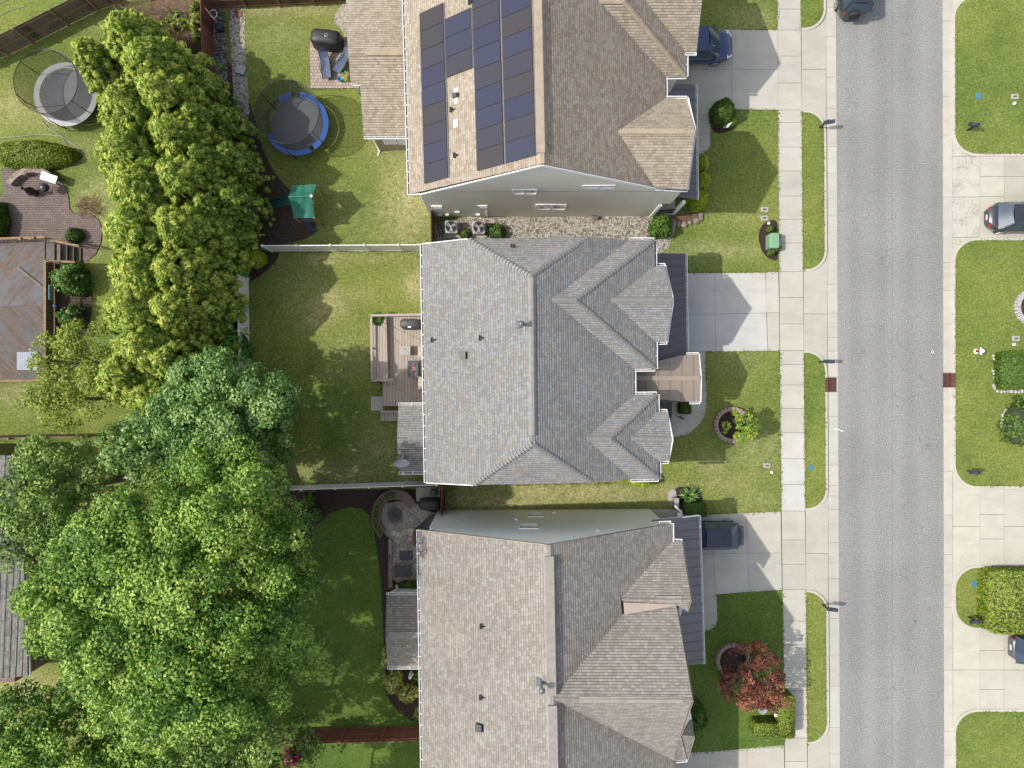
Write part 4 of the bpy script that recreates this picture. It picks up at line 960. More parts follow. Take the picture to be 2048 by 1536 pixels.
q = plane((1103, 599, zA), (1152, 600, zA), (1310, 737, zC)); roof_face(r, q, [(1103, 599), (1152, 600), (1310, 737), (1266, 737)])
qA = plane((1308, 481, zB), (1310, 737, zC), (1152, 600, zA)); roof_face(r, qA, [(1152, 600), (1308, 481), (1309, 532), (1222, 599)]); roof_face(r, qA, [(1152, 600), (1222, 599), (1310, 685), (1310, 737)])
zD, zE, zF = zm(qA, 1222, 599), zm(qA, 1309, 532), zm(qA, 1310, 684)
q = plane((1222, 600, zD), (1346, 600, zD), (1330, 532, zE)); roof_face(r, q, [(1222, 600), (1346, 600), (1330, 532), (1309, 532)])
q = plane((1222, 600, zD), (1346, 600, zD), (1334, 683, zF)); roof_face(r, q, [(1222, 600), (1346, 600), (1334, 683), (1310, 684)])
zG, zH, zI = zm(PE2, 1172, 877), zm(PE2, 1266, 790), zm(PE2, 1262, 958)
q = plane((1172, 877, zG), (1221, 877, zG), (1313, 789, zH)); roof_face(r, q, [(1172, 877), (1221, 877), (1313, 789), (1266, 790)])
q = plane((1172, 877, zG), (1221, 877, zG), (1317, 957, zI)); roof_face(r, q, [(1172, 877), (1221, 877), (1317, 957), (1262, 958)])
qB = plane((1313, 789, zH), (1317, 957, zI), (1221, 877, zG)); roof_face(r, qB, [(1221, 877), (1313, 789), (1314, 824), (1261, 877)]); roof_face(r, qB, [(1221, 877), (1261, 877), (1316, 922), (1317, 957)])
zJ, zK, zL = zm(qB, 1261, 877), zm(qB, 1314, 824), zm(qB, 1316, 922)
q = plane((1261, 878, zJ), (1345, 879, zJ), (1334, 824, zK)); roof_face(r, q, [(1261, 878), (1345, 879), (1334, 824), (1314, 824)])
q = plane((1261, 878, zJ), (1345, 879, zJ), (1336.5, 922, zL)); roof_face(r, q, [(1261, 878), (1345, 879), (1336.5, 922), (1316, 922)])
print('h2', zA, zB, zC, zD, zE, zF, zG, zH, zI, zJ, zK, zL)
roof2 = r.build('roof', M_SH2, h2)
m = Multi()
for a_, b_, st in (((1308, 481, zB), (1152, 600, zA), .2), ((1310, 736, zC), (1152, 600, zA), .2), ((1152, 600, zA), (1103, 599, zA), .2), ((937, 479, 7.4), (1062, 552, 9.05), .2), ((1178, 475, 7.4), (1063, 552, 9.05), .2),
                   ((947, 969, 7.4), (1065, 888, 9.05), .2), ((1185, 964, 7.4), (1067, 888, 9.05), .2), ((1346, 600, zD), (1222, 600, zD), .24), ((1313, 790, zH), (1221, 877, zG), .2), ((1317, 956, zI), (1221, 877, zG), .2),
                   ((1221, 877, zG), (1172, 877, zG), .2), ((1345, 879, zJ), (1261, 878, zJ), .24)): cap(m, P(*a_), P(*b_), .17, .09, st, .03, .05)
cap(m, P(1063.5, 568, 9.05), P(1066, 870, 9.05), .2, .12, .26, .06, .03); cap(m, P(1063.5, 550, 9.05), P(1063.6, 568, 9.05), .2, .1, .3, .02, .02); m.build('ridge_cap', M_CAP2, roof2)
gut_px(h2, (845, 488, 6.08), (853, 965, 6.08), W_); gut_px(h2, (1260, 480, 6.1), (1308, 480.5, 6.1), N_); gut_px(h2, (1308.5, 481, 6.1), (1309, 532, 6.1), E_); gut_px(h2, (1309, 531.5, 6.0), (1330, 531.5, 5.95), N_)
gut_px(h2, (1310, 684.5, 6.0), (1334, 683.5, 5.95), S_); gut_px(h2, (1310, 685, 6.1), (1310.5, 737, 6.1), E_); gut_px(h2, (1267, 738, 6.1), (1310, 737.5, 6.1), S_); gut_px(h2, (1267, 738, 6.1), (1267.5, 790, 6.1), E_)
gut_px(h2, (1267.5, 789, 6.1), (1313, 788.5, 6.1), N_); gut_px(h2, (1313.5, 789, 6.1), (1314, 824, 6.1), E_); gut_px(h2, (1314, 823.5, 6.0), (1334, 823.5, 6.0), N_); gut_px(h2, (1316, 922.5, 6.0), (1336.5, 922.5, 6.0), S_)
gut_px(h2, (1316.5, 922, 6.1), (1317, 957, 6.1), E_); gut_px(h2, (1262, 959, 6.1), (1317, 958, 6.1), S_)
m = MB()
for a_, b_ in (((1346.5, 600, 7.42), (1331, 532, 5.9)), ((1346.5, 600, 7.42), (1335, 683, 5.9)), ((1345.5, 879, 7.12), (1334.5, 824, 5.95)), ((1345.5, 879, 7.12), (1337, 922, 5.95)), ((845, 488, 6.0), (937, 478, 7.3)), ((853, 965.5, 6.0), (947, 970.5, 7.3))): m.bar(P(*a_), P(*b_), .04, .16)
m.build('rake_board', M_WHITE, h2)
for gx_, y0, y1, zp in ((1285, 570, 690, 7.35), (1285, 820, 896, 7.0)):
    m = MB(); m.prism([G(1262, y0), G(gx_, y0), G(gx_, y1), G(1262, y1)], 2.9, 5.75); a_ = [G(gx_, y0, 5.75), G(gx_, y1, 5.75), G(gx_, (y0+y1)/2, zp-.05)]; m.add(a_+[p-Vector((.2, 0, 0)) for p in a_], [(0, 1, 2), (3, 5, 4), (0, 3, 4, 1), (1, 4, 5, 2), (2, 5, 3, 0)]); m.build('front_gable_wall', M_SID2, h2)
for x, y in ((866, 679), (962, 675), (1026, 493)): p = on(PW2 if y > 500 else q1, x, y); pipe_vent(h2, x+1, y+1, p.z, .3)
turtle_vent(h2, PW2, 928, 711); flue(h2, 1042, 650, 8.75, .75)
PM2 = plane((1371, 507, 3.0), (1376, 800, 3.0), (1262, 760, 4.1))
metal_roof(h2, PM2, [(1296, 506), (1371, 507), (1374, 705), (1376, 804), (1312, 804), (1300, 790), (1258, 792), (1258, 734), (1296, 730)], [((1300, 507), (1304, 735)), ((1370, 507), (1373.6, 704))], 12, M_METALSH, 'porch_roof')
gut_px(h2, (1371, 507, 2.98), (1374, 704, 2.98), E_, .1)
PT1 = plane((1262, 757, 4.75), (1401, 756, 4.75), (1397, 709, 3.85)); PT2 = plane((1262, 757, 4.75), (1401, 756, 4.75), (1400, 803, 3.85))
eg = metal_roof(h2, PT1, [(1258, 757), (1401, 756), (1397, 709), (1362, 711), (1258, 736)], [((1280, 757), (1398, 757)), ((1283, 728), (1398, 712))], 5, M_METAL, 'entry_roof')
metal_roof(h2, PT2, [(1258, 757), (1401, 756), (1400, 803), (1362, 803), (1258, 792)], [((1280, 757), (1398, 757)), ((1283, 792), (1398, 803))], 5, M_METAL, 'entry_roof')
m = MB(); m.bar(P(1262, 756.5, 4.8), P(1400, 756, 4.8), .26, .05); m.build('ridge_flashing', M_METAL, eg)
gut_px(h2, (1374, 709, 3.8), (1397, 708, 3.8), N_, .1); gut_px(h2, (1380, 804, 3.8), (1400, 803.5, 3.8), S_, .12)
m = MB(); m.bar(P(1402, 756, 4.7), P(1398, 709, 3.8), .05, .16); m.bar(P(1402, 756, 4.7), P(1401, 803, 3.8), .05, .16); m.build('rake_board', M_WHITE, h2)
for x, y in ((1366, 716), (1366, 796)): m = MB(); m.prism([G(x-3, y-3), G(x+3, y-3), G(x+3, y+3), G(x-3, y+3)], 0, 3.05); m.build('porch_column', M_WHITE, h2)
m = MB(); m.prism([G(1262, 738), G(1342, 738), G(1342, 836), G(1262, 836)], 0, .22); m.build('porch_floor', M_BRICKDK, h2)
PR2 = plane((795, 876, 4.0), (855, 876, 4.0), (825, 811, 3.15)); PR2s = plane((795, 876, 4.0), (855, 876, 4.0), (825, 943, 3.15))
r = MB(); roof_face(r, PR2, [(794, 876), (858, 876), (856, 811), (797, 811)]); roof_face(r, PR2s, [(794, 876), (858, 876), (856, 943), (798, 943)]); rr = r.build('rear_roof', M_SH2, h2)
m = Multi(); cap(m, P(816, 876.5, 4.02), P(858, 876.5, 4.02), .2, .08, .13, .03, .02); m.build('ridge_cap', M_CAP2, rr)
gut_px(h2, (797, 810.5, 3.13), (850, 810, 3.13), N_); gut_px(h2, (798, 943.5, 3.13), (853, 943, 3.13), S_, .16)
walls(h2, [(820, 816), (886, 816), (886, 927), (820, 927)], 3.05, M_SID2, name='rear_wall')
# satellite dish on its arm
d = MB(); c0 = P(803, 927, 4.3); ax = Vector((.15, -.75, .65)).normalized(); s_ = ax.cross(Vector((0, 0, 1))).normalized(); t_ = s_.cross(ax)
d.grid(lambda uu, vv: c0+(s_*math.cos(6.2832*uu)*.46+t_*math.sin(6.2832*uu)*.4)*vv-ax*(.1*(1-vv*vv)), 28, 5); dish = d.build('satellite_dish', M_DISH, h2)
m = MB(); m.tube([c0-ax*.1, P(806, 914, 3.8), P(808, 910, 3.5)], .035, 8); m.tube([c0-t_*.35, c0+ax*.5-t_*.25], .02, 6); m.box(c0+ax*.52-t_*.24, (.12, .12, .1)); m.build('dish_arm', M_DISH, h2)
# rear deck of house two (attached to the house)
dz_ = .62
m = MB(); m.prism(px([(743, 631), (860, 629), (860, 812), (765, 812), (765, 764), (744, 761)], dz_), dz_-.05, dz_); dk_ = m.build('deck', M_DECK, h2)
m = MB(); m.prism(px([(746, 634), (858, 632), (858, 810), (768, 810), (768, 760), (746, 758)], dz_), .05, dz_-.055); m.build('deck_skirt', M_DECKT, h2)
m = MB(); m.bar(P(741, 631, 1.35), P(845, 629, 1.35), .14, .06); m.bar(P(742, 632, 1.35), P(744, 762, 1.35), .12, .06); m.bar(P(743, 761, 1.35), P(786, 759, 1.35), .14, .06)
for x, y in ((742, 631), (742, 697), (743, 761), (786, 759), (792, 630), (843, 630)): m.bar(P(x, y, .1), P(x, y, 1.35), .1, .1)
m.bar(P(742, 631, .85), P(845, 629, .85), .04, .1); m.bar(P(742, 632, .85), P(744, 762, .85), .04, .1)
m.build('deck_railing', M_DECKT, h2)
m = MB(); m.prism(px([(746, 636), (773, 635), (776, 757), (748, 759)], 1.0), 1.0, 1.04); m.build('deck_bench', M_DECK, h2)
m = MB(); m.box(P(761, 692, 1.06), (.85, .05, .04)); m.build('bench_slat', M_DECKT, h2)
m = MB(); m.prism(px([(761, 823), (800, 823), (800, 842), (761, 842)], .3), .05, .3); m.build('deck_step', M_DECK, h2)
m = MB(); m.prism(px([(761, 821.5), (800, 821.5), (800, 826), (761, 826)], .45), .05, .45); m.build('deck_step', M_DECKT, h2)
# ================================================================== house three
h3 = thing('house', 'warm grey shingled house with pale sage side wall and steep front gables at the bottom', 'house', G(1080, 1300, 0), 'houses along the west side of the street')
walls(h3, [(880, 1020), (1298, 1017), (1298, 1120), (1299, 1500), (1299, 1620), (880, 1620)], 5.75, M_SID3)
m = MB(); ga = [G(880, 1020, 5.7), G(1298, 1017, 5.7), G(1080, 1018.5, 9.95)]; m.add(ga+[p-Vector((0, .2, 0)) for p in ga], [(0, 1, 2), (3, 5, 4), (0, 3, 4, 1), (1, 4, 5, 2), (2, 5, 3, 0)]); m.build('gable_wall', M_SID3, h3)
PW3 = plane((838, 1060, 6.1), (845, 1536, 6.1), (1103, 1300, 10.2)); PE3 = plane((1097, 1090, 10.2), (1107, 1536, 10.2), (1343, 1047, 6.1))
r = MB(); roof_face(r, PW3, [(838, 1060), (1097, 1090), (1110, 1680), (848, 1680)])
for pp in ([(1097, 1090), (1342, 1047), (1343, 1083), (1241, 1196)], [(1097, 1090), (1241, 1196), (1244, 1230), (1104, 1397)], [(1104, 1397), (1349, 1520), (1345, 1680), (1110, 1680)]): roof_face(r, PE3, pp)
zM, zN = zm(PE3, 1241, 1197), zm(PE3, 1341, 1084)
q = plane((1241, 1197, zM), (1382, 1198, zM), (1364, 1084, zN)); roof_face(r, q, [(1241, 1197), (1382, 1198), (1364, 1084), (1341, 1084)])
q = plane((1241, 1197, zM), (1382, 1198, zM), (1374, 1222, zM-.4)); roof_face(r, q, [(1247, 1197), (1382, 1198), (1374, 1222), (1353, 1210), (1247, 1206)])
zO, zP = zm(PE3, 1104, 1397), zm(PE3, 1243, 1231)
q = plane((1104, 1397, zO), (1385, 1398, zO), (1243, 1231, zP)); roof_face(r, q, [(1104, 1397), (1385, 1398), (1353, 1210), (1249, 1226), (1243, 1231)])
zQ = zm(q, 1353, 1210); z3 = zm(PE3, 1348, 1521)
q = plane((1104, 1397, zO), (1385, 1398, zO), (1348, 1521, z3)); roof_face(r, q, [(1104, 1397), (1385, 1398), (1361, 1470), (1374, 1518), (1348, 1522)])
print('h3', zM, zN, zO, zP, zQ, z3)
q = plane((1361, 1470, 7.85), (1388, 1472, 7.3), (1374, 1519, 6.2)); roof_face(r, q, [(1359, 1469), (1388, 1472), (1374, 1519), (1352, 1520)])
q = plane((1361, 1470, 7.85), (1388, 1472, 7.3), (1384, 1438, 6.5)); roof_face(r, q, [(1360, 1469), (1388, 1472), (1384, 1438)])
roof3 = r.build('roof', M_SH3, h3)
m = MB(); q = [P(1247, 1205, zM+.02), P(1353, 1209, zM-.15), P(1350, 1212, zM-.15), P(1249, 1229, zM+.06)]; m.slab(q, .05); m.build('saddle_flashing', M_TANMET, roof3)
m = MB(); m.add([P(1385, 1399, 9.7), P(1362, 1469, 7.6), P(1384, 1440, 5.9), P(1379, 1412, 8.6)], [(0, 1, 2, 3)]); m.build('gable_side', M_SID3, h3)
m = Multi(); vent_box(m, P(1098.5, 1112, 10.2), P(1103.5, 1390, 10.2), .22, .13); vent_box(m, P(1105, 1410, 10.2), P(1110, 1680, 10.2), .22, .13); vent_box(m, P(1158, 1398, 10.13), P(1365, 1398, 10.1), .16, .1); vent_box(m, P(1314, 1197.5, 7.9), P(1363, 1197.5, 7.9), .16, .08); m.build('ridge_vent', M_CAP3, roof3)
m = Multi(); cap(m, P(1097, 1090, 10.2), P(1110, 1680, 10.2), .26, .14, .3, .01, .008); cap(m, P(1382, 1198, 7.9), P(1241, 1197, 7.9), .17, .1, .25, .01, .008); cap(m, P(1385, 1398, 10.1), P(1110, 1397, 10.15), .2, .14, .25, .01, .008); m.build('ridge_cap', M_CAP3, roof3)
gut_px(h3, (838, 1060, 6.08), (848, 1680, 6.08), W_); gut_px(h3, (1319, 1048, 6.1), (1342, 1047, 6.1), N_); gut_px(h3, (1342.5, 1047, 6.1), (1343, 1083, 6.1), E_); gut_px(h3, (1343, 1083, 6.05), (1364, 1083.5, 6.05), N_); gut_px(h3, (1344, 1522, 6.1), (1374, 1519, 6.1), S_)
m = MB()
for a_, b_ in (((838, 1059.5, 6.02), (1097, 1089.5, 10.12)), ((1097, 1089.5, 10.12), (1322, 1050.5, 6.3)), ((1382.5, 1198, 7.82), (1365, 1084, 6.02)), ((1386, 1398, 10.0), (1354, 1210, 6.72)), ((1386, 1398, 10.0), (1362, 1470, 7.8)), ((1388.5, 1472, 7.22), (1375, 1518, 6.12)), ((1382.5, 1198, 7.82), (1375, 1222, 7.42))): m.bar(P(*a_), P(*b_), .04, .16)
m.build('rake_board', M_SIDB, h3)
for gx_, y0, y1, zp, zb in ((1310, 1048, 1190, 7.75, 5.9), (1292, 1165, 1330, 9.5, 6.3)):
    m = MB(); m.prism([G(1280, y0), G(gx_, y0), G(gx_, y1), G(1280, y1)], 2.9, zb); a_ = [G(gx_, y0, zb), G(gx_, y1, zb), G(gx_, (y0+y1)/2, zp)]; m.add(a_+[p-Vector((.2, 0, 0)) for p in a_], [(0, 1, 2), (3, 5, 4), (0, 3, 4, 1), (1, 4, 5, 2), (2, 5, 3, 0)]); m.build('front_gable_wall', M_SID3, h3)
for x, y in ((965, 1252), (964, 1394)): p = on(PW3, x, y); pipe_vent(h3, x, y, p.z, .3)
turtle_vent(h3, PW3, 960, 1454); p = on(PW3, 1081, 1367); flue(h3, 1082, 1364, p.z, .9)
PM3 = plane((1398, 1031, 3.0), (1407, 1328, 3.0), (1320, 1200, 4.0))
metal_roof(h3, PM3, [(1304, 1040), (1398, 1031), (1407, 1328), (1370, 1331), (1330, 1334), (1310, 1200)], [((1300, 1042), (1322, 1340)), ((1398, 1031), (1407, 1328))], 16, M_METALG, 'porch_roof')
gut_px(h3, (1398, 1031, 2.98), (1407, 1328, 2.98), E_, .1)
m = MB(); m.bar(P(1310, 1040, 3.9), P(1398, 1030.5, 2.95), .06, .16)
m.build('rake_board', M_WHITE, h3)
for x, y in ((1372, 1034),): m = MB(); m.prism([G(x-3, y-3), G(x+3, y-3), G(x+3, y+3), G(x-3, y+3)], 0, 3.0); m.build('porch_column', M_WHITE, h3)
m = MB(); m.prism([G(1298, 1018), G(1374, 1018), G(1380, 1316), G(1298, 1316)], 0, .25); m.build('porch_floor', M_CONC, h3)
m = MB(); m.tube([P(1350, 1012, 2.6), P(1362, 1024, 2.4), P(1364, 1030, 2.0)], .06, 8); m.bar(G(1340, 1012, 2.4), G(1342, 1030, 2.4), .2, .1); m.build('downspout', M_WHITE, h3)
for x, y, wd, ht in ((1071, 1031, .9, .7), (1057, 1054, 1.0, .75)):
    f = (1019.0-768)/(y-768); zz = H*(1-f); window(h3, P(x, y, zz), wd, ht*1.5, 1, True)
m = MB()
for x, y in ((1108, 1027), (1134, 1019), (1032, 1040), (1195, 1063)): f = (1019.0-768)/(y-768); m = MB(); m.box(P(x, y, H*(1-f))+Vector((0, .05, 0)), (.22, .12, .22)); m.build('wall_fitting', M_PVC, h3)
m = MB(); m.tube([P(862, 1059, 6.0), G(879, 1022, 5.0), G(879, 1020, .2)], .05, 8); m.build('downspout', M_WHITE, h3)
PR3 = plane((772, 1270, 4.2), (842, 1270, 4.2), (806, 1191, 3.1)); PR3s = plane((772, 1270, 4.2), (842, 1270, 4.2), (806, 1333, 3.1))
r = MB(); roof_face(r, PR3, [(771, 1270), (848, 1270), (848, 1191), (773.5, 1191)]); roof_face(r, PR3s, [(771, 1270), (848, 1270), (848, 1333), (775, 1333)]); rr = r.build('rear_roof', M_SH3, h3)
m = Multi(); vent_box(m, P(777, 1269, 4.2), P(845, 1269, 4.2), .17, .1); m.build('ridge_vent', M_CAP3, rr)
gut_px(h3, (773, 1190, 3.08), (842, 1190, 3.08), N_, .12); gut_px(h3, (775, 1333.5, 3.08), (842, 1333.5, 3.08), S_, .14)
walls(h3, [(795, 1172), (884, 1172), (884, 1290), (795, 1290)], 3.0, M_SID3, name='rear_wall')
m = MB(); m.tube([P(776, 1189, 3.0), P(793, 1179, 2.4), P(793, 1172, 1.6), G(797, 1173, .2)], .06, 8); m.build('downspout', M_WHITE, h3)
# ================================================================== neighbour houses seen in part
h4 = thing('house', 'low house at the left edge with long grey tile roof partly under trees', 'house', P(0, 1150, 0))
walls(h4, [(-300, 940), (95, 940), (95, 1325), (-300, 1325)], 2.9, M_BRICKW)
q = plane((73, 915, 3.2), (55, 1352, 3.2), (-120, 1130, 4.6)); r = MB(); roof_face(r, q, [(40, 912), (56, 1352), (-120, 1365), (-130, 905)], .03, .32); ro = r.build('roof', M_SH4, h4)
q = plane((-130, 905, 4.6), (-120, 1365, 4.6), (-300, 1130, 3.2)); r = MB(); roof_face(r, q, [(-130, 905), (-120, 1365), (-330, 1365), (-330, 905)], .03, .32); r.build('rear_roof', M_SH4, h4)
gut_px(h4, (41, 912, 3.15), (56.5, 1352, 3.15), E_, .1)
# ------------------------------------------------------------------ fences
def fence(name, label, cat, pts, h, mat, railm, postw=.12, postn=None, capb=True, step=2.4, side=1, group=None, vinyl=False):
    t = thing(name, label, cat, (pts[0].x, pts[0].y, 0), group)
    pan = MB(); ral = []
    tot = 0; posts = []
    for a, b in zip(pts, pts[1:]):
        ln = (b-a).length; n = max(1, round(ln/step)); d = (b-a).normalized(); s = Vector((-d.y, d.x, 0))*side
        for i in range(n):
            p, q = a+(b-a)*i/n, a+(b-a)*(i+1)/n; posts.append((p, s))
            pan.bar(p+Vector((0, 0, h/2)), q+Vector((0, 0, h/2)), .03, h-.1)
            for z in ((h-.03, .12) if vinyl else (h*.88, h*.5, h*.14)):
                m = MB(); ral.append(m); m.bar(p+s*(0 if vinyl else .045)+Vector((0, 0, z)), q+s*(0 if vinyl else .045)+Vector((0, 0, z)), .055 if vinyl else .04, .09)
    posts.append((pts[-1], s)); pan.build('fence_panel', mat, t)
    for m in ral: m.build('rail', railm, t)
    for p, s in posts:
        m = MB(); c = p+s*(0 if vinyl else .05); m.box(c+Vector((0, 0, (h+.05)/2)), (postw, postw, h+.05))
        if capb: m.lathe(c+Vector((0, 0, h+.05)), [(postw*.8, 0), (postw*.8, .02), (.01, .07)], 4, False)
        m.build('post', railm, t)
    return t
GF = lambda x, y: G(x, y, L)
fence('vinyl_fence', 'white vinyl privacy fence between the middle yard and the trampoline yard', 'fence', [GF(546, 503.5), GF(872, 501.5)], 1.8, M_VINYL, M_VINYL, step=1.95, vinyl=True)
fence('vinyl_fence', 'white vinyl fence along the shaded bottom of the middle yard beside the mulch bed', 'fence', [GF(556, 972), GF(880, 961)], 1.8, M_VINYL, M_VINYL, step=1.95, vinyl=True)
fence('vinyl_fence', 'pale vinyl fence running up the left side of the middle yard under the trees', 'fence', [GF(500, 503.5), GF(499, 560), GF(501, 720), GF(520, 860), GF(552, 972)], 1.8, M_VINYL, M_VINYL, step=2.0, vinyl=True)
fence('red_fence', 'red stained wooden fence with posts and rails at the bottom of the photo', 'fence', [GF(540, 1458), GF(850, 1449)], 1.9, M_REDW, M_REDRAIL, capb=False, side=1)
fence('brown_fence', 'reddish brown board fence running down beside the strip of grey gravel', 'fence', [GF(427, -40), GF(428, 24), GF(432, 160)], 1.9, M_REDW, M_RAILW, capb=False, side=-1)
fence('brown_fence', 'brown board fence along the top edge of the trampoline yard', 'fence', [GF(428, 20), GF(700, 8)], 1.9, M_BRNW, M_RAILW, capb=False, side=-1)
fence('grey_fence', 'weathered grey board fence curving across the top left corner', 'fence', [GF(-90, 160), GF(20, 112), GF(70, 88), GF(140, 52), GF(200, 22), GF(255, 5)], 1.9, M_GRYW, M_RAILW, capb=False, side=-1, step=2.3)
fence('dark_fence', 'dark brown fence with a pale top rail at the left edge below the lawn', 'fence', [GF(-80, 874), GF(200, 868)], 1.8, M_BRNW, M_RAILW, capb=False, side=-1)
fence('wooden_gate', 'short brown wooden gate beside the air conditioners', 'gate', [GF(868, 434), GF(869, 503)], 1.7, M_BRNW, M_RAILW, capb=False, step=2)
fence('brown_gate', 'narrow red brown gate between the covered grill and the dry side strip', 'gate', [GF(889, 968), GF(887, 1022)], 1.75, M_REDW, M_REDRAIL, step=1.8)
# ------------------------------------------------------------------ kerb-side things
def mailbox0(label, mat, group):
    t = thing('mailbox', label, 'mailbox', (0, 0, 0), group)
    m = MB(); m.box((0, 0, .55), (.1, .1, 1.1)); m.box((.1, 0, .78), (.5, .06, .07)); m.bar((0, 0, .5), (.3, 0, .78), .05, .05); m.build('post', M_BLACK, t)
    m = MB(); pr = [(-.11, .82), (-.11, .98), (-.08, 1.04), (0, 1.075), (.08, 1.04), (.11, .98), (.11, .82)]
    m.rings([[Vector((x, y, z)) for y, z in pr] for x in (-.14, .44)], cap=True); m.build('box', mat, t)
    m = MB(); m.box((.47, 0, .94), (.04, .2, .22)); m.box((.1, .13, 1.0), (.16, .01, .07)); m.build('door', M_BLACK, t)
    return t
M_MBOX = simple('dark_blue_grey_metal', (.06, .068, .085, 1), .35, .3, .1)
lab = ['black mailbox at the kerb above the middle driveway, beside the topmost storm verge', 'black mailbox on the verge corner just below the middle driveway', 'black mailbox on the verge corner beside the young red tree lawn',
       'dark mailbox with slanted post on the far lawn above the spotted driveway', 'dark mailbox on the far lawn below the round planted bush', 'dark mailbox on the far lawn beside the big ragged hedge']
lab[0] = 'black mailbox at the kerb below the blue van driveway'
pos_ = [(1638, 257, R(8)), (1637, 724, R(-2)), (1644, 1208, R(-6)), (1932, 262, R(172)), (1933, 941, R(178)), (1934, 1232, R(-176))]
mb0 = None
for (x, y, a), lb in zip(pos_, lab):
    t = mailbox0(lb, M_MBOX, 'mailboxes along the street') if mb0 is None else copy_tree(mb0)
    mb0 = mb0 or t; t['label'] = lb; t.location = G(x, y, L); t.rotation_euler.z = a
def lid(name, label, cat, x, y, sx_, sy_, mat, z=L+.02, group=None, inner=True, rz=0):
    m = MB(); c = P(x, y, z)
    if sx_ == sy_ and name in ('water_lid',): m.lathe((c.x, c.y, 0), [(sx_/2, z-.03), (sx_/2, z), (sx_*.42, z+.012)], 18)
    else: m.rbox((c.x, c.y, z), (sx_, sy_, .05), .04, rz)
    t = thing(name, label, cat, (c.x, c.y, z), group); m.build('lid', mat, t)
    if inner: m = MB(); m.box((c.x, c.y, z+.03), (sx_*.45, sy_*.28, .02)); m.build('hatch', M_RUST, t)
    return t
VG = 'utility lids set in the lawns'
lid('valve_box', 'small pale valve box, upper of the two beside the green transformer bed', 'valve box', 1529, 419, .48, .32, M_VALVE, group=VG)
lid('valve_box', 'small pale valve box, lower of the two, touching the transformer mulch bed', 'valve box', 1529, 436, .48, .32, M_VALVE, group=VG)
lid('valve_box', 'pale valve box on the lawn below the ringed young tree', 'valve box', 1534, 931, .44, .3, M_VALVE, group=VG)
lid('valve_box', 'pale framed valve box near the top right corner lawn', 'valve box', 2030, 193, .48, .33, M_VALVE, group=VG)
lid('valve_box', 'pale valve box beside the fire hydrant lawn near the right edge', 'valve box', 2032, 677, .48, .33, M_VALVE, group=VG)
lid('water_lid', 'blue lid in the top right lawn', 'lid', 1957, 192, .36, .4, M_BLUEL, inner=False, group=VG)
lid('water_lid', 'blue lid in the verge below the storm drain', 'lid', 1622, 935, .28, .34, M_BLUEL, inner=False, group=VG)
lid('water_lid', 'blue lid in the small lawn beside the big ragged hedge', 'lid', 1949, 1168, .36, .38, M_BLUEL, inner=False, group=VG)
for x, y, lb in ((1543, 944.5, 'white round pipe cap beside the valve box below the ringed tree'), (2028, 207.5, 'white round pipe cap below the framed valve box at top right'), (2027, 689, 'white round pipe cap below the valve box near the hydrant'), (1537, 447, 'white pipe cap in the transformer mulch bed')):
    m = MB(); m.lathe(P(x, y, L), [(.09, 0), (.09, .1), (.07, .13), (.01, .14)], 14); single('pipe_cap', m, M_PVC, lb, 'pipe cap', group='white pipe caps')
t = thing('fire_hydrant', 'white fire hydrant with red side cap on the far lawn', 'fire hydrant', G(1950, 703, L)); b = G(1950, 703, L)
m = MB(); m.lathe(b, [(.17, 0), (.17, .05), (.11, .07), (.11, .5), (.15, .52), (.15, .57), (.13, .62), (.07, .7), (.03, .74), (.02, .78)], 18); m.build('barrel', M_WHITE, t)
m = MB(); m.tube([b+Vector((-.1, 0, .42)), b+Vector((-.28, 0, .42))], .085, 12); m.build('red_cap', M_RED, t)
for s in (-1, 1): m = MB(); m.tube([b+Vector((0, .08*s, .45)), b+Vector((0, .22*s, .45))], .055, 10); m.build('side_cap', M_WHITE, t)
def drain(label, x0, x1, xk, y0, y1, w_side):
    t = thing('storm_drain', label, 'storm drain', P((x0+x1)/2, (y0+y1)/2, 0), 'storm drains')
    a, b = P(x0, y0, .01), P(x1, y1, .01); m = MB()
    m.bar(P(x0, y0+1, .02), P(x1, y0+1, .02), .06, .03); m.bar(P(x0, y1-1, .02), P(x1, y1-1, .02), .06, .03)
    for x in (x0+1, (x0+x1)/2, x1-1): m.bar(P(x, y0, .02), P(x, y1, .02), .06, .03)
    n = 13
    for i in range(n):
        for xa, xb in ((x0, (x0+x1)/2), ((x0+x1)/2, x1)):
            yy = y0+(y1-y0)*(i+.2)/n; m.bar(P(xa+1, yy, .018), P(xb-1, min(yy+5, y1), .018), .025, .02)
    m.build('grate', M_RUST, t)
    m = MB(); m.slab(px([(x0, y0), (x1, y0), (x1, y1), (x0, y1)], .0115), .03); m.build('pit', M_BLACK, t)
    m = MB(); m.prism(px([(min(xk), y0), (max(xk), y0), (max(xk), y1), (min(xk), y1)], L), -.02, L+.02); m.build('kerb_hood', M_RUST, t)
drain('rusty storm drain grate on the near kerb, opposite the tan entry roof', 1656, 1673, (1650, 1656), 755, 784, 0)
drain('rusty storm drain grate on the far kerb, opposite the trimmed hedge corner', 1885.5, 1904, (1904, 1911.5), 746, 775, 0)
m = MB(); m.lathe(P(1865, 704, .004), [(.12, 0), (.12, .012), (.01, .016)], 20); m.cur = 1; m.ring(P(1865, 704, .016), .06, .1, 0, .008, 20); single('valve_cover', m, [M_RUST, M_PVC], 'small round red valve cover in the asphalt near the far kerb', 'valve cover')
t = thing('transformer', 'pale green metal transformer box in a mulch bed by the sidewalk', 'transformer', P(1540, 485, L)); c0 = P(1540, 486, L)
m = MB(); m.rbox(c0+Vector((0, 0, .38)), (.58, .92, .76), .05); m.build('cabinet', M_GREENT, t)
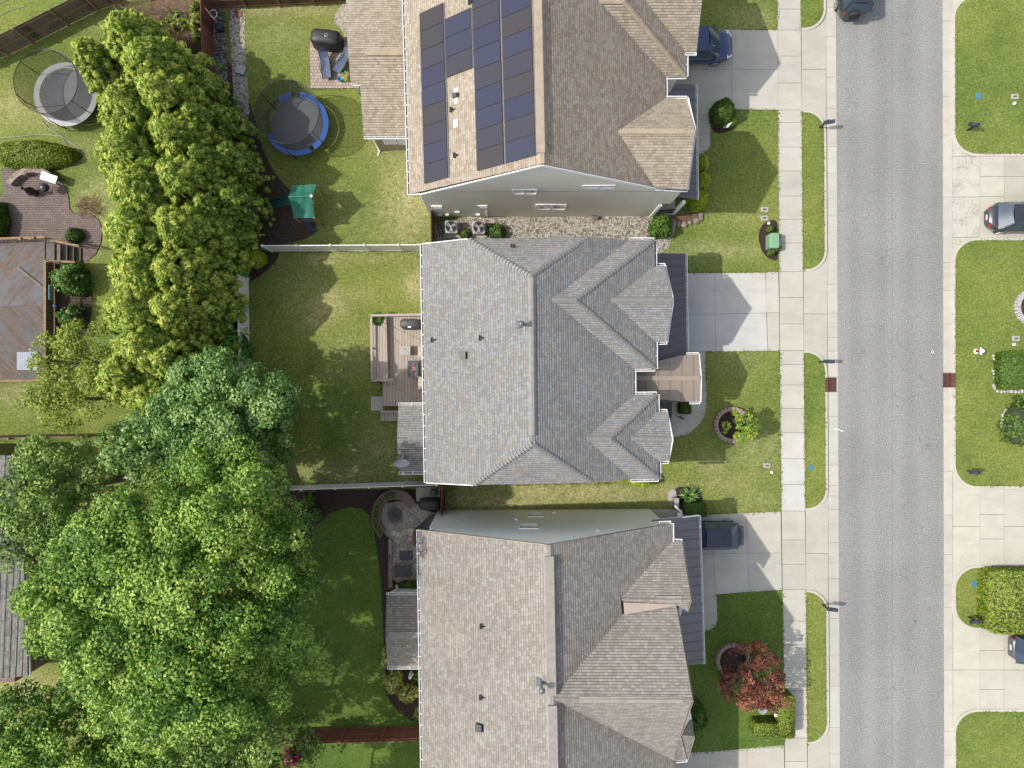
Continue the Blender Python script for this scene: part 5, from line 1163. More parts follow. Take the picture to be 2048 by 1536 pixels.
m = MB(); m.rbox(c0+Vector((.02, 0, .78)), (.54, .96, .06), .08); m.box(c0+Vector((-.3, 0, .4)), (.04, .8, .6)); m.box(c0+Vector((.1, -.1, .83)), (.1, .1, .03)); m.build('cabinet_lid', M_GREENT, t)
t = thing('yard_sign', 'small white yard sign leaning in the mulch by the clipped shrub', 'sign', P(1450, 254, L))
m = MB(); m.box(G(1450, 256, .55), (.5, .03, .45), rz=R(50), rx=R(30)); m.build('sign_board', M_WHITE, t)
m = MB(); m.tube([G(1450, 256, .1), G(1450, 256, .5)], .012, 5); m.build('stake', M_BLACK, t)
m = MB(); pts = [(1668, 858), (1676, 858), (1682, 861), (1686, 863)]; m.tube([P(x, y, .015) for x, y in pts], .03, 5); m.tube([P(1674, 858, .015), P(1671, 861, .015)], .02, 5); single('white_scrap', m, M_PVC, 'thin white curled scrap lying on the asphalt by the near gutter', 'litter')
# ------------------------------------------------------------------ air conditioners and side-yard bits
def condenser(x, y, label):
    c = G(x, y, L); t = thing('air_conditioner', label, 'air conditioner', c, 'air conditioners beside the tan house')
    m = MB(); m.rbox(c+Vector((0, 0, .06)), (.95, .95, .12), .04); m.build('base_pad', M_CONC, t)
    m = MB(); m.rbox(c+Vector((0, 0, .46)), (.8, .8, .7), .08); m.build('casing', M_VALVE, t)
    z = .815; m = MB(); m.ring(c, .33, .37, z, z+.05, 28); m.build('fan_shroud', M_GALV, t)
    m = MB(); m.lathe(c+Vector((0, 0, z)), [(.33, .005), (.01, .006)], 28, False); m.build('fan_well', M_BLACK, t)
    f = MB()
    for k in range(3):
        a = k*2.094+.5; u_ = Vector((math.cos(a), math.sin(a), 0)); w_ = Vector((-u_.y, u_.x, 0)); q = c+Vector((0, 0, z+.02))
        f.add([q+u_*.07-w_*.05, q+u_*.29-w_*.12, q+u_*.31+w_*.1+Vector((0, 0, .03)), q+u_*.08+w_*.08+Vector((0, 0, .03))], [(0, 1, 2, 3)])
    f.lathe(c+Vector((0, 0, z)), [(.08, .0), (.08, .05), (.01, .06)], 12); f.build('fan', M_VALVE, t)
    m = MB()
    for r_ in (.1, .16, .22, .28, .33): m.ring(c, r_, r_+.008, z+.05, z+.058, 24)
    m.build('guard', M_BLACK, t)
condenser(905, 460, 'square metal air conditioner nearer the wooden gate'); condenser(959, 461, 'square metal air conditioner farther from the gate, next to the spreading shrub')
# ------------------------------------------------------------------ trampolines
def trampoline(label, x, y, r, zt, padm, netl, gap=None):
    c = G(x, y, L); t = thing('trampoline', label, 'trampoline', c, 'trampolines')
    m = MB(); m.lathe(c+Vector((0, 0, zt)), [(.01, -.03), (r*.4, -.02), (r*.82, 0)], 48); m.build('jump_bed', M_BED, t)
    segs = gap or [(0, 6.2832)]
    for a0, a1 in segs: m = MB(); m.ring(c+Vector((0, 0, zt)), r*.84, r*1.02, 0, .05, 36, a0, a1); m.build('safety_pad', padm, t)
    m = MB(); m.ring(c+Vector((0, 0, zt-.06)), r*.98, r*1.02, 0, .05, 48)
    for k in range(40):
        a = 6.2832*k/40; u_ = Vector((math.cos(a), math.sin(a), 0)); m.bar(c+u_*r*.82+Vector((0, 0, zt-.01)), c+u_*r+Vector((0, 0, zt-.02)), .02, .02)
    m.build('frame', M_BLACK, t)
    for k in range(6):
        a = 6.2832*k/6+.4; u_ = Vector((math.cos(a), math.sin(a), 0)); m = MB()
        m.tube([c+u_*r+Vector((0, 0, zt-.03)), c+u_*r*1.02+Vector((0, 0, 0))], .03, 6); m.build('leg', M_BLACK, t)
        m = MB(); m.tube([c+u_*r*1.03+Vector((0, 0, zt-.4)), c+u_*r*1.06+Vector((0, 0, zt+1.0)), c+u_*r*.98+Vector((0, 0, zt+netl))], .028, 6); m.build('net_pole', M_BLACK, t)
    m = MB(); m.grid(lambda a, b: c+Vector((math.cos(a*6.2832), math.sin(a*6.2832), 0))*r*(.86+.12*math.sin(b*1.6))+Vector((0, 0, zt+.03+netl*b)), 40, 4); m.build('safety_net', M_NET, t)
    m = MB(); m.tube([c+Vector((math.cos(a), math.sin(a), 0))*r*.98+Vector((0, 0, zt+netl)) for a in np.linspace(0, 6.2832, 41)], .022, 5); m.build('top_hoop', M_BLACK, t)
    return t
t1 = trampoline('round trampoline with blue pad and black net near the white fence yard', 603, 259, 1.98, .85, M_BLUEPAD, 1.9, [(-.95, 1.45), (1.75, 2.2), (3.5, 5.2)])
trampoline('round trampoline with pale grey pad in the top left yard', 152, 202, 1.98, .85, M_GREYPAD, 1.9)
# ------------------------------------------------------------------ patio by the trampoline
m = MB(); m.prism(px([(620, 76), (730, 76), (730, 176), (621, 177)], L+.06), L-.02, L+.06); struct('patio', m, M_PAVER)
m = MB(); m.prism(px(smooth([(663, 40), (690, 0), (705, -30), (740, -30), (740, 90), (690, 80), (685, 60)], 1), L+.03), L-.02, L+.03); struct('stone_path', m, M_FLAG)
t = thing('covered_grill', 'large grill under a black cover on the small paver patio', 'grill', P(655, 84, L+.06)); c = G(660, 92, 0)
m = MB()
def cover(m, c, sx_, sy_, h, ph=0, rz=0, seg=28):
    rs = []
    for k, (f, z) in enumerate(((1.06, .06), (1.02, .35), (1.0, .7), (.97, .84), (.8, .93), (.45, 1.0), (.05, 1.0))):
        row = []
        for i in range(seg):
            a = 6.2832*i/seg; q = 1+.035*math.sin(9*a+ph)*(1 if k < 4 else .5); p4 = (abs(math.cos(a))**5+abs(math.sin(a))**5)**(-1/5)
            x_, y_ = math.cos(a)*p4*sx_/2*f*q, math.sin(a)*p4*sy_/2*f*q
            row.append(Vector((c[0]+x_*math.cos(rz)-y_*math.sin(rz), c[1]+x_*math.sin(rz)+y_*math.cos(rz), c[2]+h*z)))
        rs.append(row)
    m.rings(rs, smooth=True)
cover(m, (c.x, c.y, L+.06), 1.85, .95, 1.2, 1, R(-6)); m.build('cover', M_COVER, t)
m = MB(); c2 = P(653, 71, 1.3); m.lathe(c2, [(.12, -.02), (.13, .08), (.1, .1), (.02, .04)], 14); m.build('ash_dish', M_GALV, t)
def lounger(name, label, c, rz, mat, rec=.35, back=.6, group=None):
    t = thing(name, label, 'lounge chair', (0, 0, 0), group); m = MB()
    prof = [(-.85, .34), (-.25, .36), (.3, .33), (.42, .34), (.42+back*.8, .34+back*.75)]
    w_ = .28
    m.grid(lambda u, v: None if False else Vector((np.interp(v*4, range(5), [q[0] for q in prof]), (u-.5)*2*w_, np.interp(v*4, range(5), [q[1] for q in prof])-.03*math.sin(u*math.pi))), 4, 16)
    m.build('sling', mat, t)
    for s in (-1, 1):
        m = MB(); m.tube([Vector((q[0], s*w_, q[1])) for q in prof], .02, 6); m.tube([(-.5, s*.33, .3), (-.1, s*.33, .58), (.4, s*.33, .56)], .02, 6); m.tube([(-.7, s*w_, .02), (-.2, s*w_, .36), (.3, s*w_, .02)], .02, 6)
        m.build('side_frame', M_BLACK, t)
    m = MB(); m.tube([(-.85, -w_, .34), (-.85, w_, .34)], .02, 6); m.tube([(prof[-1][0], -w_, prof[-1][1]), (prof[-1][0], w_, prof[-1][1])], .02, 6); m.tube([(.3, -w_, .03), (.3, w_, .03)], .02, 6); m.box((prof[-1][0]-.08, 0, prof[-1][1]-.02), (.2, .4, .07), ry=R(-40)); m.build('cross_frame', M_BLACK, t)
    t.location = c; t.rotation_euler.z = rz; return t
lounger('lounge_chair', 'blue grey sling lounge chair in the middle of the small paver patio', G(655, 137, L+.06), R(97), M_SLING, group='lounge chairs')
lounger('lounge_chair', 'blue grey sling lounge chair beside the tan rear roof, turned at an angle', G(690, 128, L+.06), R(58), M_SLING, group='lounge chairs')
def pot(label, x, y, r, h, mat, leafm, lr, lh, z=L, name='potted_plant', n=60, ls=.1, grp=None, asp=2.2):
    c = G(x, y, z); t = thing(name, label, 'potted plant', c, grp); m = MB()
    m.lathe(c, [(r*.7, 0), (r, h*.9), (r*1.08, h*.92), (r*1.08, h), (r*.9, h), (r*.85, h*.9), (.01, h*.88)], 16); m.build('pot', mat, t)
    cs = usph(n)*np.array([lr, lr, lh*.6]); cs[:, 2] = np.abs(cs[:, 2]); d = cs/np.linalg.norm(cs, axis=1)[:, None]
    leafmesh('leaves', cs+np.array([c.x, c.y, c.z+h]), d+np.array([0, 0, .6]), ls, asp, rng.uniform(.2, .9, n), leafm, t, c, d); return t
pot('white pot of yellow green leaves on the patio corner by the rear roof', 699, 160, .2, .3, M_WHITE, M_VARI, .3, .35, L+.06, n=120)
m = MB(); q = G(683, 163, L+.06); m.lathe(q, [(.1, 0), (.16, .2), (.17, .22), (.14, .22), (.02, .1)], 14); single('blue_bucket', m, simple('bright_blue_plastic', C(40, 130, 200), .4), 'small bright blue bucket beside the white plant pot', 'bucket')
t = thing('hose_stand', 'white pole with a hoop standing by a dark blue bin on the gravel', 'garden tool', G(438, 50, L))
m = MB(); m.tube([G(438, 50, L), G(433, 44, 1.6)], .035, 8); m.build('pole', M_PVC, t)
m = MB(); m.tube([G(437, 46, 1.1)+Vector((.22*math.cos(a)+.15, .22*math.sin(a), .05*math.sin(a))) for a in np.linspace(-2.6, 2.6, 18)], .02, 6); m.build('hoop', M_PVC, t)
m = MB(); m.rbox(G(444, 62, L+.25), (.4, .4, .5), .1); m.build('bin', simple('navy_plastic', (.015, .025, .06, 1), .4), t)
m = MB(); m.rbox(G(484, 143, L+.12), (.62, .55, .12), .05, R(-20)); single('clear_lid', m, simple('frosted_plastic', C(170, 180, 184), .3, var=.2), 'translucent square plastic lid on the gravel strip', 'plastic lid')
m = MB(); m.box(G(479, 30, L+.04), (.45, .4, .06)); single('paving_stone', m, M_TERRA, 'single square clay paving stone on pale gravel near the top fence', 'paving stone')
# ------------------------------------------------------------------ green play tent with slide
t = thing('play_set', 'green canopy playset with a dark green slide and swing frame', 'playset', GF(630, 414)); zR = 3.0
rd = [P(577, 394, 2.9), P(623, 392, 2.9)]; 
m = MB()
def drape(a, b, c, d, sag):
    def f(u, v):
        p = (a*(1-u)+b*u)*(1-v)+(d*(1-u)+c*u)*v; return p+Vector((0, 0, -sag*math.sin(math.pi*v)*(.7+.3*math.sin(9*u)))+Vector((0, 0, .03*math.sin(14*u+4*v))) if False else (0, 0, -sag*math.sin(math.pi*v)+.03*math.sin(14*u+4*v)))
    return f
m.grid(drape(rd[0], rd[1], P(632, 368.5, 2.1), P(584, 371, 2.1), .1), 14, 8); m.grid(drape(rd[0], rd[1], P(628, 436, 1.9), P(588, 436, 1.9), .12), 14, 8); m.build('canopy', M_GREENC, t)
for x, y in ((584, 372), (631, 370), (588, 435), (628, 435)): m = MB(); p = P(x, y, 2.05); m.tube([p, Vector((p.x, p.y, L))], .05, 8); m.build('post', M_RAILW, t)
m = MB(); m.tube([rd[0], rd[1]], .05, 8); m.build('ridge_pole', M_GREENC, t)
m = MB(); m.sph(rd[1], .1, 10, 6); m.build('pole_cap', M_PVC, t)
m = MB(); a_, b_ = P(578, 402, 1.3), P(536, 410, .3)
for s in (-1, 0, 1):
    o_ = Vector((.03, .26*s, .0)); m.bar(a_+o_+Vector((0, 0, .12*abs(s))), b_+o_+Vector((0, 0, .12*abs(s))), .5 if s == 0 else .05, .03 if s == 0 else .2)
m.build('slide', M_GREENP, t)
m = MB(); m.prism(px([(590, 392), (628, 392), (628, 430), (590, 430)], 1.3), 1.25, 1.3); m.build('platform', M_RAILW, t)
m = MB(); m.prism(px([(601, 434), (628, 432), (628, 443), (604, 443)], 1.0), .9, 1.0); m.build('ladder_step', M_MAT, t)
m = MB(); a_, b_ = P(605, 442, .9), P(628, 466, L+.05); s_ = Vector((.2, .1, 0)); m.tube([a_, b_], .04, 6); m.tube([a_+s_, b_+s_], .04, 6)
for i in range(1, 5): q = a_+(b_-a_)*i/5; m.bar(q, q+s_, .08, .04)
m.build('ladder', simple('blue_plastic', C(50, 76, 120), .4), t)
# swing beam that throws the A-shaped shadow
# ------------------------------------------------------------------ things on the deck of the middle house
DZ = dz_
t = thing('covered_grill', 'grey covered grill on the timber deck beside the wall of the middle house', 'grill', P(820, 645, DZ)); c = P(820, 647, DZ+1); m = MB(); cover(m, (c.x, c.y, DZ), 1.3, .62, 1.1, 2); m.build('cover', M_COVERG, t)
m = MB(); m.box(P(819, 651, DZ+1.02)+Vector((0, -.1, .05)), (.2, .08, .02)); m.build('label_patch', M_PVC, t)
def table(label, x, y, w_, d_, z, h, top, legm, name='side_table', cat='table', rz=0):
    c = P(x, y, z+h); c.z = z; t = thing(name, label, cat, c); m = MB(); m.rbox(c+Vector((0, 0, h-.03)), (w_, d_, .06), .04, rz); m.build('table_top', top, t)
    for sx_ in (-1, 1):
        for sy_ in (-1, 1): m = MB(); m.box(c+Matrix.Rotation(rz, 3, 'Z') @ Vector((sx_*(w_/2-.06), sy_*(d_/2-.06), (h-.06)/2)), (.06, .06, h-.06)); m.build('leg', legm, t)
    return t, c
tt, c = table('white slatted square table in the middle of the timber deck', 811, 701, .62, .6, DZ, .45, M_VALVE, M_WHITE)
t = thing('fire_table', 'dark rectangular fire table with a red centre tray on the deck', 'fire table', P(826, 739, DZ)); c = P(826, 738, DZ+.6)
m = MB(); m.rbox((c.x, c.y, DZ+.27), (.55, .9, .54), .03); m.build('base', M_MAT, t); m = MB()
for dx, dy, a_, b_ in ((0, .43, .66, .2), (0, -.43, .66, .2), (.24, 0, .18, .68), (-.24, 0, .18, .68)): m.box((c.x+dx, c.y+dy, DZ+.57), (a_, b_, .06))
m.build('table_top', M_MAT, t); m = MB(); m.box((c.x, c.y, DZ+.55), (.3, .66, .04)); m.build('fire_tray', cells('red_fire_glass', [(0, C(190, 120, 120)), (.4, C(150, 70, 74)), (.7, C(220, 190, 186))], C(70, 40, 40), 16, .1), t)
for k, (y, lb) in enumerate(((703, 'cream cushioned chair by the house wall beside the white table'), (766, 'cream cushioned chair by the house wall below the fire table'))):
    c = G(850, (y-768)*(1-DZ/H)*.985+768, DZ); t = thing('deck_chair', lb, 'chair', c, 'cream chairs on the deck')
    m = MB(); m.rbox(c+Vector((0, 0, .4)), (.6, .66, .14), .08); m.build('seat_cushion', simple('cream_cloth%d' % k, C(222, 206, 182), .9), t)
    m = MB(); m.rbox(c+Vector((.26, 0, .65)), (.12, .66, .5), .05); m.build('backrest', M_DECKT, t)
    for s in (-1, 1): m = MB(); m.box(c+Vector((-.02, s*.36, .3)), (.66, .06, .58)); m.build('armrest', M_DECKT, t)
pot('trailing green plant in a box at the corner of the deck railing', 762, 642, .16, .3, M_MAT, M_SHR, .42, .4, DZ, n=160, ls=.14)
pot('small pot of pale leaves by the deck corner above the concrete pad', 759, 771, .15, .3, M_TERRA, M_VARI, .22, .35, L, n=90, ls=.08)
m = MB(); m.prism(px([(742, 793), (766, 793), (766, 821), (742, 821)], L+.05), L-.03, L+.05); single('concrete_pad', m, M_CONC, 'square concrete stepping pad at the side of the deck', 'stepping pad')
def string_light(label, a, b):
    t = thing('string_light', label, 'string lights', a, 'string lights over the deck'); m = MB(); n = 24; pts = [a+(b-a)*i/n+Vector((0, 0, -.35*math.sin(math.pi*i/n))) for i in range(n+1)]
    m.tube(pts, .008, 4); m.build('wire', M_BLACK, t)
    for i in range(2, n, 4): m = MB(); m.sph(pts[i]-Vector((0, 0, .06)), .035, 8, 5); m.build('bulb', M_BLACK, t)
string_light('string of bulbs crossing the deck from the railing corner to the upper wall', P(745, 634, 2.4), P(850, 684, 2.9)); string_light('string of bulbs crossing the middle of the deck diagonally', P(752, 640, 2.4), P(850, 740, 2.9)); string_light('string of bulbs over the lower deck near the rear roof', P(748, 758, 2.4), P(852, 805, 2.9))
# ------------------------------------------------------------------ patio behind the bottom house
m = MB(); m.slab(px(smooth([(775, 1003), (830, 1003), (850, 1022), (900, 1030), (900, 1180), (782, 1180), (782, 1078), (766, 1066), (760, 1040), (762, 1018)], 1), L+.045), .06); struct('flagstone_patio', m, M_FLAG)
m = MB(); m.slab(px([(832, 975), (880, 975), (880, 1003), (832, 1003)], L+.03), .05); struct('grill_pad', m, M_CONC)
t = thing('seat_wall', 'curved brown stone seat wall holding small potted plants around the fire pit', 'seat wall', P(785, 1030, L)); c = G(793, 1030, L)
m = MB(); m.ring(c, 1.0, 1.48, 0, .42, 30, R(28), R(232), 1.15); m.build('wall_blocks', M_RETWALL, t)
m = MB(); m.ring(c, .97, 1.51, .42, .48, 30, R(28), R(232), 1.15); m.build('cap_stones', simple('brown_cap_stone', C(150, 122, 108), .8, var=.15, scale=2), t)
cc_ = c
POTL = ['small clipped plant on the curved seat wall, nearest its right end', 'small clipped plant second from the right end of the curved seat wall', 'small clipped plant at the upper left bend of the curved seat wall', 'dark pot with a green tuft just below the upper bend of the seat wall',
        'dark pot with a green tuft midway down the left side of the seat wall', 'light green tuft below the middle of the curved seat wall', 'second lowest green tuft on the curved seat wall', 'lowest pot at the open foot of the curved seat wall']
for i, a in enumerate((98, 113, 138, 157, 173, 190, 208, 226)):
    a_ = R(a); q = c+Vector((math.cos(a_)*1.24, math.sin(a_)*1.24*1.15, .48)); gx_, gy_ = q.x*S+1024, 768-q.y*S
    pot(POTL[i], gx_, gy_, .13, .16, M_BLACK, M_SHR, .15, .2, L+.48, n=90, ls=.07, grp='pots on the seat wall')
t = thing('fire_pit', 'round grey fire pit with domed lid inside the curved seat wall', 'fire pit', G(792, 1028, L)); c = G(792, 1028, L+.04)
m = MB(); m.lathe(c, [(.42, 0), (.45, .32), (.47, .34), (.4, .36)], 30); m.build('bowl', M_RETWALL, t)
m = MB(); m.lathe(c, [(.4, .36), (.32, .42), (.15, .47), (.03, .48), (.03, .54), (.01, .55)], 30); m.build('lid', M_COVERG, t)
t = thing('covered_grill', 'black covered grill on the flagstone patio by the bottom house', 'grill', P(858, 1010, L)); c = P(858, 1010, L+1); m = MB(); cover(m, (c.x, c.y, L), 1.35, .68, 1.15, 3); m.build('cover', M_COVER, t)
t = thing('side_cabinet', 'dark box cabinet between the white fence and the black covered grill', 'cabinet', P(864, 987, L)); m = MB(); c = P(866, 986, .8); m.rbox((c.x, c.y, L+.35), (.42, .36, .7), .06); m.build('cabinet_body', M_COVERG, t); m = MB(); m.rbox((c.x-.02, c.y, L+.72), (.3, .3, .06), .03); m.build('cabinet_top', M_MAT, t)
m = MB(); m.rbox(P(812, 1111, L+.065), (.86, .6, .03), .03); single('outdoor_mat', m, M_MAT, 'plain dark mat lying on the flagstone patio', 'mat')
t, c = table('square patio table under a dark cover below the plain mat', 805, 1143, 1.1, .76, L+.05, .6, M_COVERG, M_BLACK, 'covered_table', rz=R(2))
table('brown slatted table half under the roof edge on the flagstone patio', 832, 1078, .4, .85, L+.05, .5, M_REDW, M_REDRAIL, 'slatted_table')
t = thing('stone_border', 'low stone border along the left of the flagstone patio', 'border', P(780, 1120, L)); m = MB()
for i in range(13): m.box(P(781, 1082+i*7.4, L+.1), (.26, .225, .16), rz=R(random.uniform(-2, 2)))
m.build('border_stones', M_RETWALL, t)
m = MB(); m.lathe(P(814, 986, L), [(.09, 0), (.1, .12), (.02, .14)], 14); single('path_light', m, M_VALVE, 'small round pale light in the mulch by the white fence', 'garden light')
m = MB(); m.lathe(G(800, 1170, L), [(.16, 0), (.2, .3), (.17, .31), (.02, .2)], 16); single('empty_pot', m, M_BLACK, 'black empty pot beside the white downspout elbow', 'pot')
lounger('reclined_chair', 'dark folded lounge chair beside the pale side wall on the flagstones', G(862, 1043, L+.05), R(215), M_MAT)
t = thing('angel_statue', 'white garden statue among plants beside the pale bush row', 'statue', G(818, 1345, L)); m = MB(); c = G(824, 1344, L)
m.lathe(c, [(.16, 0), (.13, .1), (.15, .3), (.1, .55), (.07, .65), (.09, .75), (.06, .85), (.01, .88)], 14); m.build('figure', M_WHITE, t)
m = MB(); m.add([c+Vector((.02, .05, .6)), c+Vector((.25, .28, .75)), c+Vector((.22, .1, .45))], [(0, 1, 2)]); m.add([c+Vector((-.02, .05, .6)), c+Vector((-.22, .3, .75)), c+Vector((-.2, .1, .45))], [(0, 1, 2)]); m.build('wings', M_WHITE, t)
# ------------------------------------------------------------------ left neighbour: deck, patio
m = MB(); m.slab(px(smooth([(0, 330), (40, 335), (110, 350), (135, 380), (140, 430), (170, 420), (205, 445), (200, 500), (165, 530), (20, 535), (-80, 500), (-40, 420), (10, 400)], 1), L+.05), .06); struct('paver_patio', m, M_PAVER2)
t = thing('old_deck', 'worn brown and grey wooden deck with steps at the left edge', 'deck', P(40, 620, 0)); zd = 1.1
m = MB(); m.prism(px([(-160, 480), (92, 480), (92, 612), (-160, 612)], zd), zd-.06, zd); m.build('deck_boards', M_OLDDK, t)
m = MB(); m.prism(px([(-160, 614), (92, 614), (92, 762), (-160, 762)], zd), zd-.06, zd); m.build('deck_boards', M_OLDDK2, t)
m = MB(); m.prism(px([(-150, 486), (88, 486), (88, 756), (-150, 756)], zd), .05, zd-.065); m.build('deck_frame', M_STEPW, t)
for i in range(4):
    z = zd-.1-.24*i; x = 108+i*13.5; m = MB(); m.prism(px([(x, 488+i*1), (x+12.5, 489+i*1), (x+12.5, 523+i*1.5), (x, 522+i*1.5)], z), z-.05, z); m.build('deck_step', M_STEPW, t)
m = MB(); m.prism(px([(90, 484), (109, 486), (109, 524), (90, 524)], zd), zd-.06, zd); m.build('deck_landing', M_OLDDK, t)
def railing(a, b, z0, hr, n, name='deck_railing'):
    m = MB(); A = P(*a, z0+hr); B = P(*b, z0+hr); m.bar(A, B, .13, .05); dz = Vector((0, 0, hr-.12)); m.bar(A-dz, B-dz, .05, .08)
    for i in range(n+1): q = A+(B-A)*i/n; m.bar(q, q-Vector((0, 0, hr)), .04, .04)
    m.build(name, M_RAILW, t)
railing((90, 520), (90, 665), zd, 1.0, 26); railing((-100, 481), (90, 474), zd, 1.0, 20); railing((90, 478), (158, 492), .6, .95, 6, 'step_railing'); railing((92, 522), (150, 524), .55, .95, 5, 'step_railing')
m = MB(); m.bar(P(-100, 762, zd+.05), P(80, 761, zd+.05), .12, .1); m.build('edge_board', M_RAILW, t)
m = MB()
for x, y in ((42, 478), (62, 477), (68, 476)): m.lathe(P(x, y, zd+1.0), [(.1, 0), (.1, .12), (.08, .13), (.01, .12)], 12)
o = single('post_lamp', m, M_RAILW, 'three round wooden caps standing on the top rail of the old deck', 'post caps')
m = MB(); m.rbox(P(55, 722, zd+.06), (1.3, 1.15, .08), .04); single('grey_mat', m, simple('blue_grey_vinyl', C(160, 166, 182), .6, var=.1), 'blue grey folded mat lying on the worn deck', 'mat')
m = MB(); m.bar(P(36, 535, zd+.04), P(88, 577, zd+.04), .14, .05); single('loose_board', m, M_STEPW, 'loose pale board lying diagonally on the worn deck', 'board')
m = MB(); m.box(P(101, 585, 1.9), (.04, .9, .3)); single('towel', m, simple('striped_blue_cloth', C(130, 180, 200), .9, var=.3, scale=6), 'light blue towel hanging on the deck railing', 'towel')
m = MB(); m.sph(P(110, 612, 1.9), .12, 12, 8); single('ball', m, simple('blue_white_ball', C(90, 110, 190), .5, var=.6, scale=9), 'small blue and white ball at the deck railing', 'ball')
t = thing('stone_seat_wall', 'curved low stone wall below the clipped hedge at the left edge', 'retaining wall', G(70, 370, L)); m = MB()
m.ring(G(78, 400, L), 1.6, 1.95, 0, .5, 24, R(45), R(150), 1.0); m.build('wall_stones', M_RETWALL, t)
t, c = table('white folding table standing by the curved stone wall', 97, 355, 1.05, .5, L+.05, .7, M_WHITE, M_BLACK, 'white_table', rz=R(-18))
t = thing('kettle_grill', 'round black kettle grill on the old paver patio', 'grill', G(105, 384, L)); c = G(108, 383, L+.05)
m = MB(); m.sph(c+Vector((0, 0, .75)), .29, 20, 12, 1, 1, .85); m.build('kettle', M_BLACK, t)
for k in range(3): m = MB(); a_ = k*2.1; m.tube([c+Vector((.15*math.cos(a_), .15*math.sin(a_), .55)), c+Vector((.3*math.cos(a_), .3*math.sin(a_), 0))], .015, 5); m.build('leg', M_BLACK, t)
t = thing('chiminea', 'small black clay chiminea on the old paver patio', 'chiminea', G(72, 388, L)); c = G(74, 388, L+.05)
m = MB(); m.lathe(c, [(.1, .1), (.26, .3), (.28, .5), (.16, .75), (.1, .85), (.1, 1.1), (.14, 1.14), (.1, 1.14), (.06, 1.0)], 18); m.build('body', M_BLACK, t); m = MB(); m.ring(c, .18, .24, 0, .12, 16); m.build('stand', M_BLACK, t)
m = MB(); m.lathe(G(62, 352, L+.05), [(.15, 0), (.12, .3), (.14, .45), (.02, .5)], 8, False); single('stone_gnome', m, M_ROCK, 'small weathered stone ornament by the curved wall', 'garden ornament')
m = MB(); m.tube([P(-20, 277, L+.04), P(30, 274, L+.04), P(80, 268, L+.04), P(122, 272, L+.04), P(134, 290, L+.04)], .022, 5); m.tube([P(82, 240, L+.04), P(95, 255, L+.04), P(120, 270, L+.04), P(150, 290, L+.04), P(172, 306, L+.04)], .022, 5); single('garden_hose', m, simple('pale_hose', C(190, 196, 176), .5), 'thin pale garden hose winding across the top left lawn', 'hose')
m = MB()
for y, y2 in ((20, 13), (-4, -14)):
    m.tube([P(-20, y+22, L+.03), P(20, y, L+.03), P(48, y2, L+.03)], .015, 4)
single('pale_cord', m, simple('pale_cord', C(160, 190, 180), .5), 'pale cord stretched over the grass in the extreme top left corner', 'cord')
# ------------------------------------------------------------------ front garden rings, hedge stones
def ring_wall(label, x, y, r, n, h=.3, w_=.26, mat=M_RETWALL, a0=0, a1=360):
    c = G(x, y, L); t = thing('tree_ring', label, 'tree ring', c); m = MB()
    for i in range(n):
        a = R(a0+(a1-a0)*(i+.5)/n); u_ = Vector((math.cos(a), math.sin(a), 0)); m.box(c+u_*r+Vector((0, 0, h/2)), (w_, 2*math.pi*r/n*(a1-a0)/360*.9, h), rz=a)
    m.build('ring_blocks', mat, t); m = MB(); m.lathe(c, [(r-.05, .1), (.01, .14)], 30); m.build('mulch', M_MULCH, t); return t
M_BLK = simple('pinkish_wall_block', C(186, 164, 152), .85, var=.14, scale=.9)
ring_wall('round ring of pinkish blocks around the bright young tree', 1460, 849, 1.02, 27, .35, .26, M_BLK); ring_wall('round brown stone ring under the red leaved tree', 1463, 1317, .98, 26, .3, .22, M_BLK)
ring_wall('round white stone ring on the far lawn cut by the right edge', 2063, 615, 1.05, 34, .15, .34, M_WHITEST)
def rocks(label, pts, r, mat, name='edging_stones'):
    t = thing(name, label, 'edging stones', P(*pts[0], L)); m = MB()
    for x, y in pts: m.sph(P(x+random.uniform(-1, 1), y+random.uniform(-1, 1), L+r*.3), r*random.uniform(.7, 1.2), 7, 5, random.uniform(.8, 1.4), random.uniform(.8, 1.2), .6)
    m.build('stones', mat, t); return t
rocks('rough tan boulders edging the bed below the porch of the tan house', [(1345, 446), (1356, 447), (1368, 450), (1380, 446), (1392, 442), (1401, 436), (1402, 428)], .22, M_ROCK)
t = rocks('pale stone edging around the trimmed hedge on the far lawn', [(1990, 712+i*6) for i in range(12)]+[(1996+i*7, 783) for i in range(8)], .12, M_WHITEST)
rocks('pale stone edging down the left of the big ragged hedge', [(1970-(i > 4)*2, 1140+i*8) for i in range(13)], .1, M_WHITEST)
rocks('pale curved stone edging left of the pink flowering bush', [(2012-8*math.sin(i*.35), 818+i*7) for i in range(9)], .12, M_WHITEST)
t = thing('corner_pillar', 'tan garden pillar lantern behind the boxy hedge by the bottom house', 'pillar', G(1346, 1000, L)); m = MB(); m.box(G(1346, 1000, .5), (.2, .5, .9)); m.build('pillar_body', M_SIDB, t); m = MB(); m.box(G(1346, 1000, .98), (.28, .58, .06)); m.build('pillar_cap', M_VALVE, t)
t = thing('bird_bath', 'pale octagonal pedestal standing in the shade gap of the hedge', 'garden ornament', G(1514, 1408, L)); c = G(1516, 1407, L)
m = MB(); m.lathe(c, [(.24, 0), (.2, .1), (.12, .2), (.12, .6)], 12); m.build('pedestal', M_VALVE, t); m = MB(); m.lathe(c, [(.12, .6), (.3, .7), (.3, .76), (.25, .76), (.01, .7)], 8, False); m.build('bowl', simple('pale_green_stone', C(176, 190, 178), .7), t)
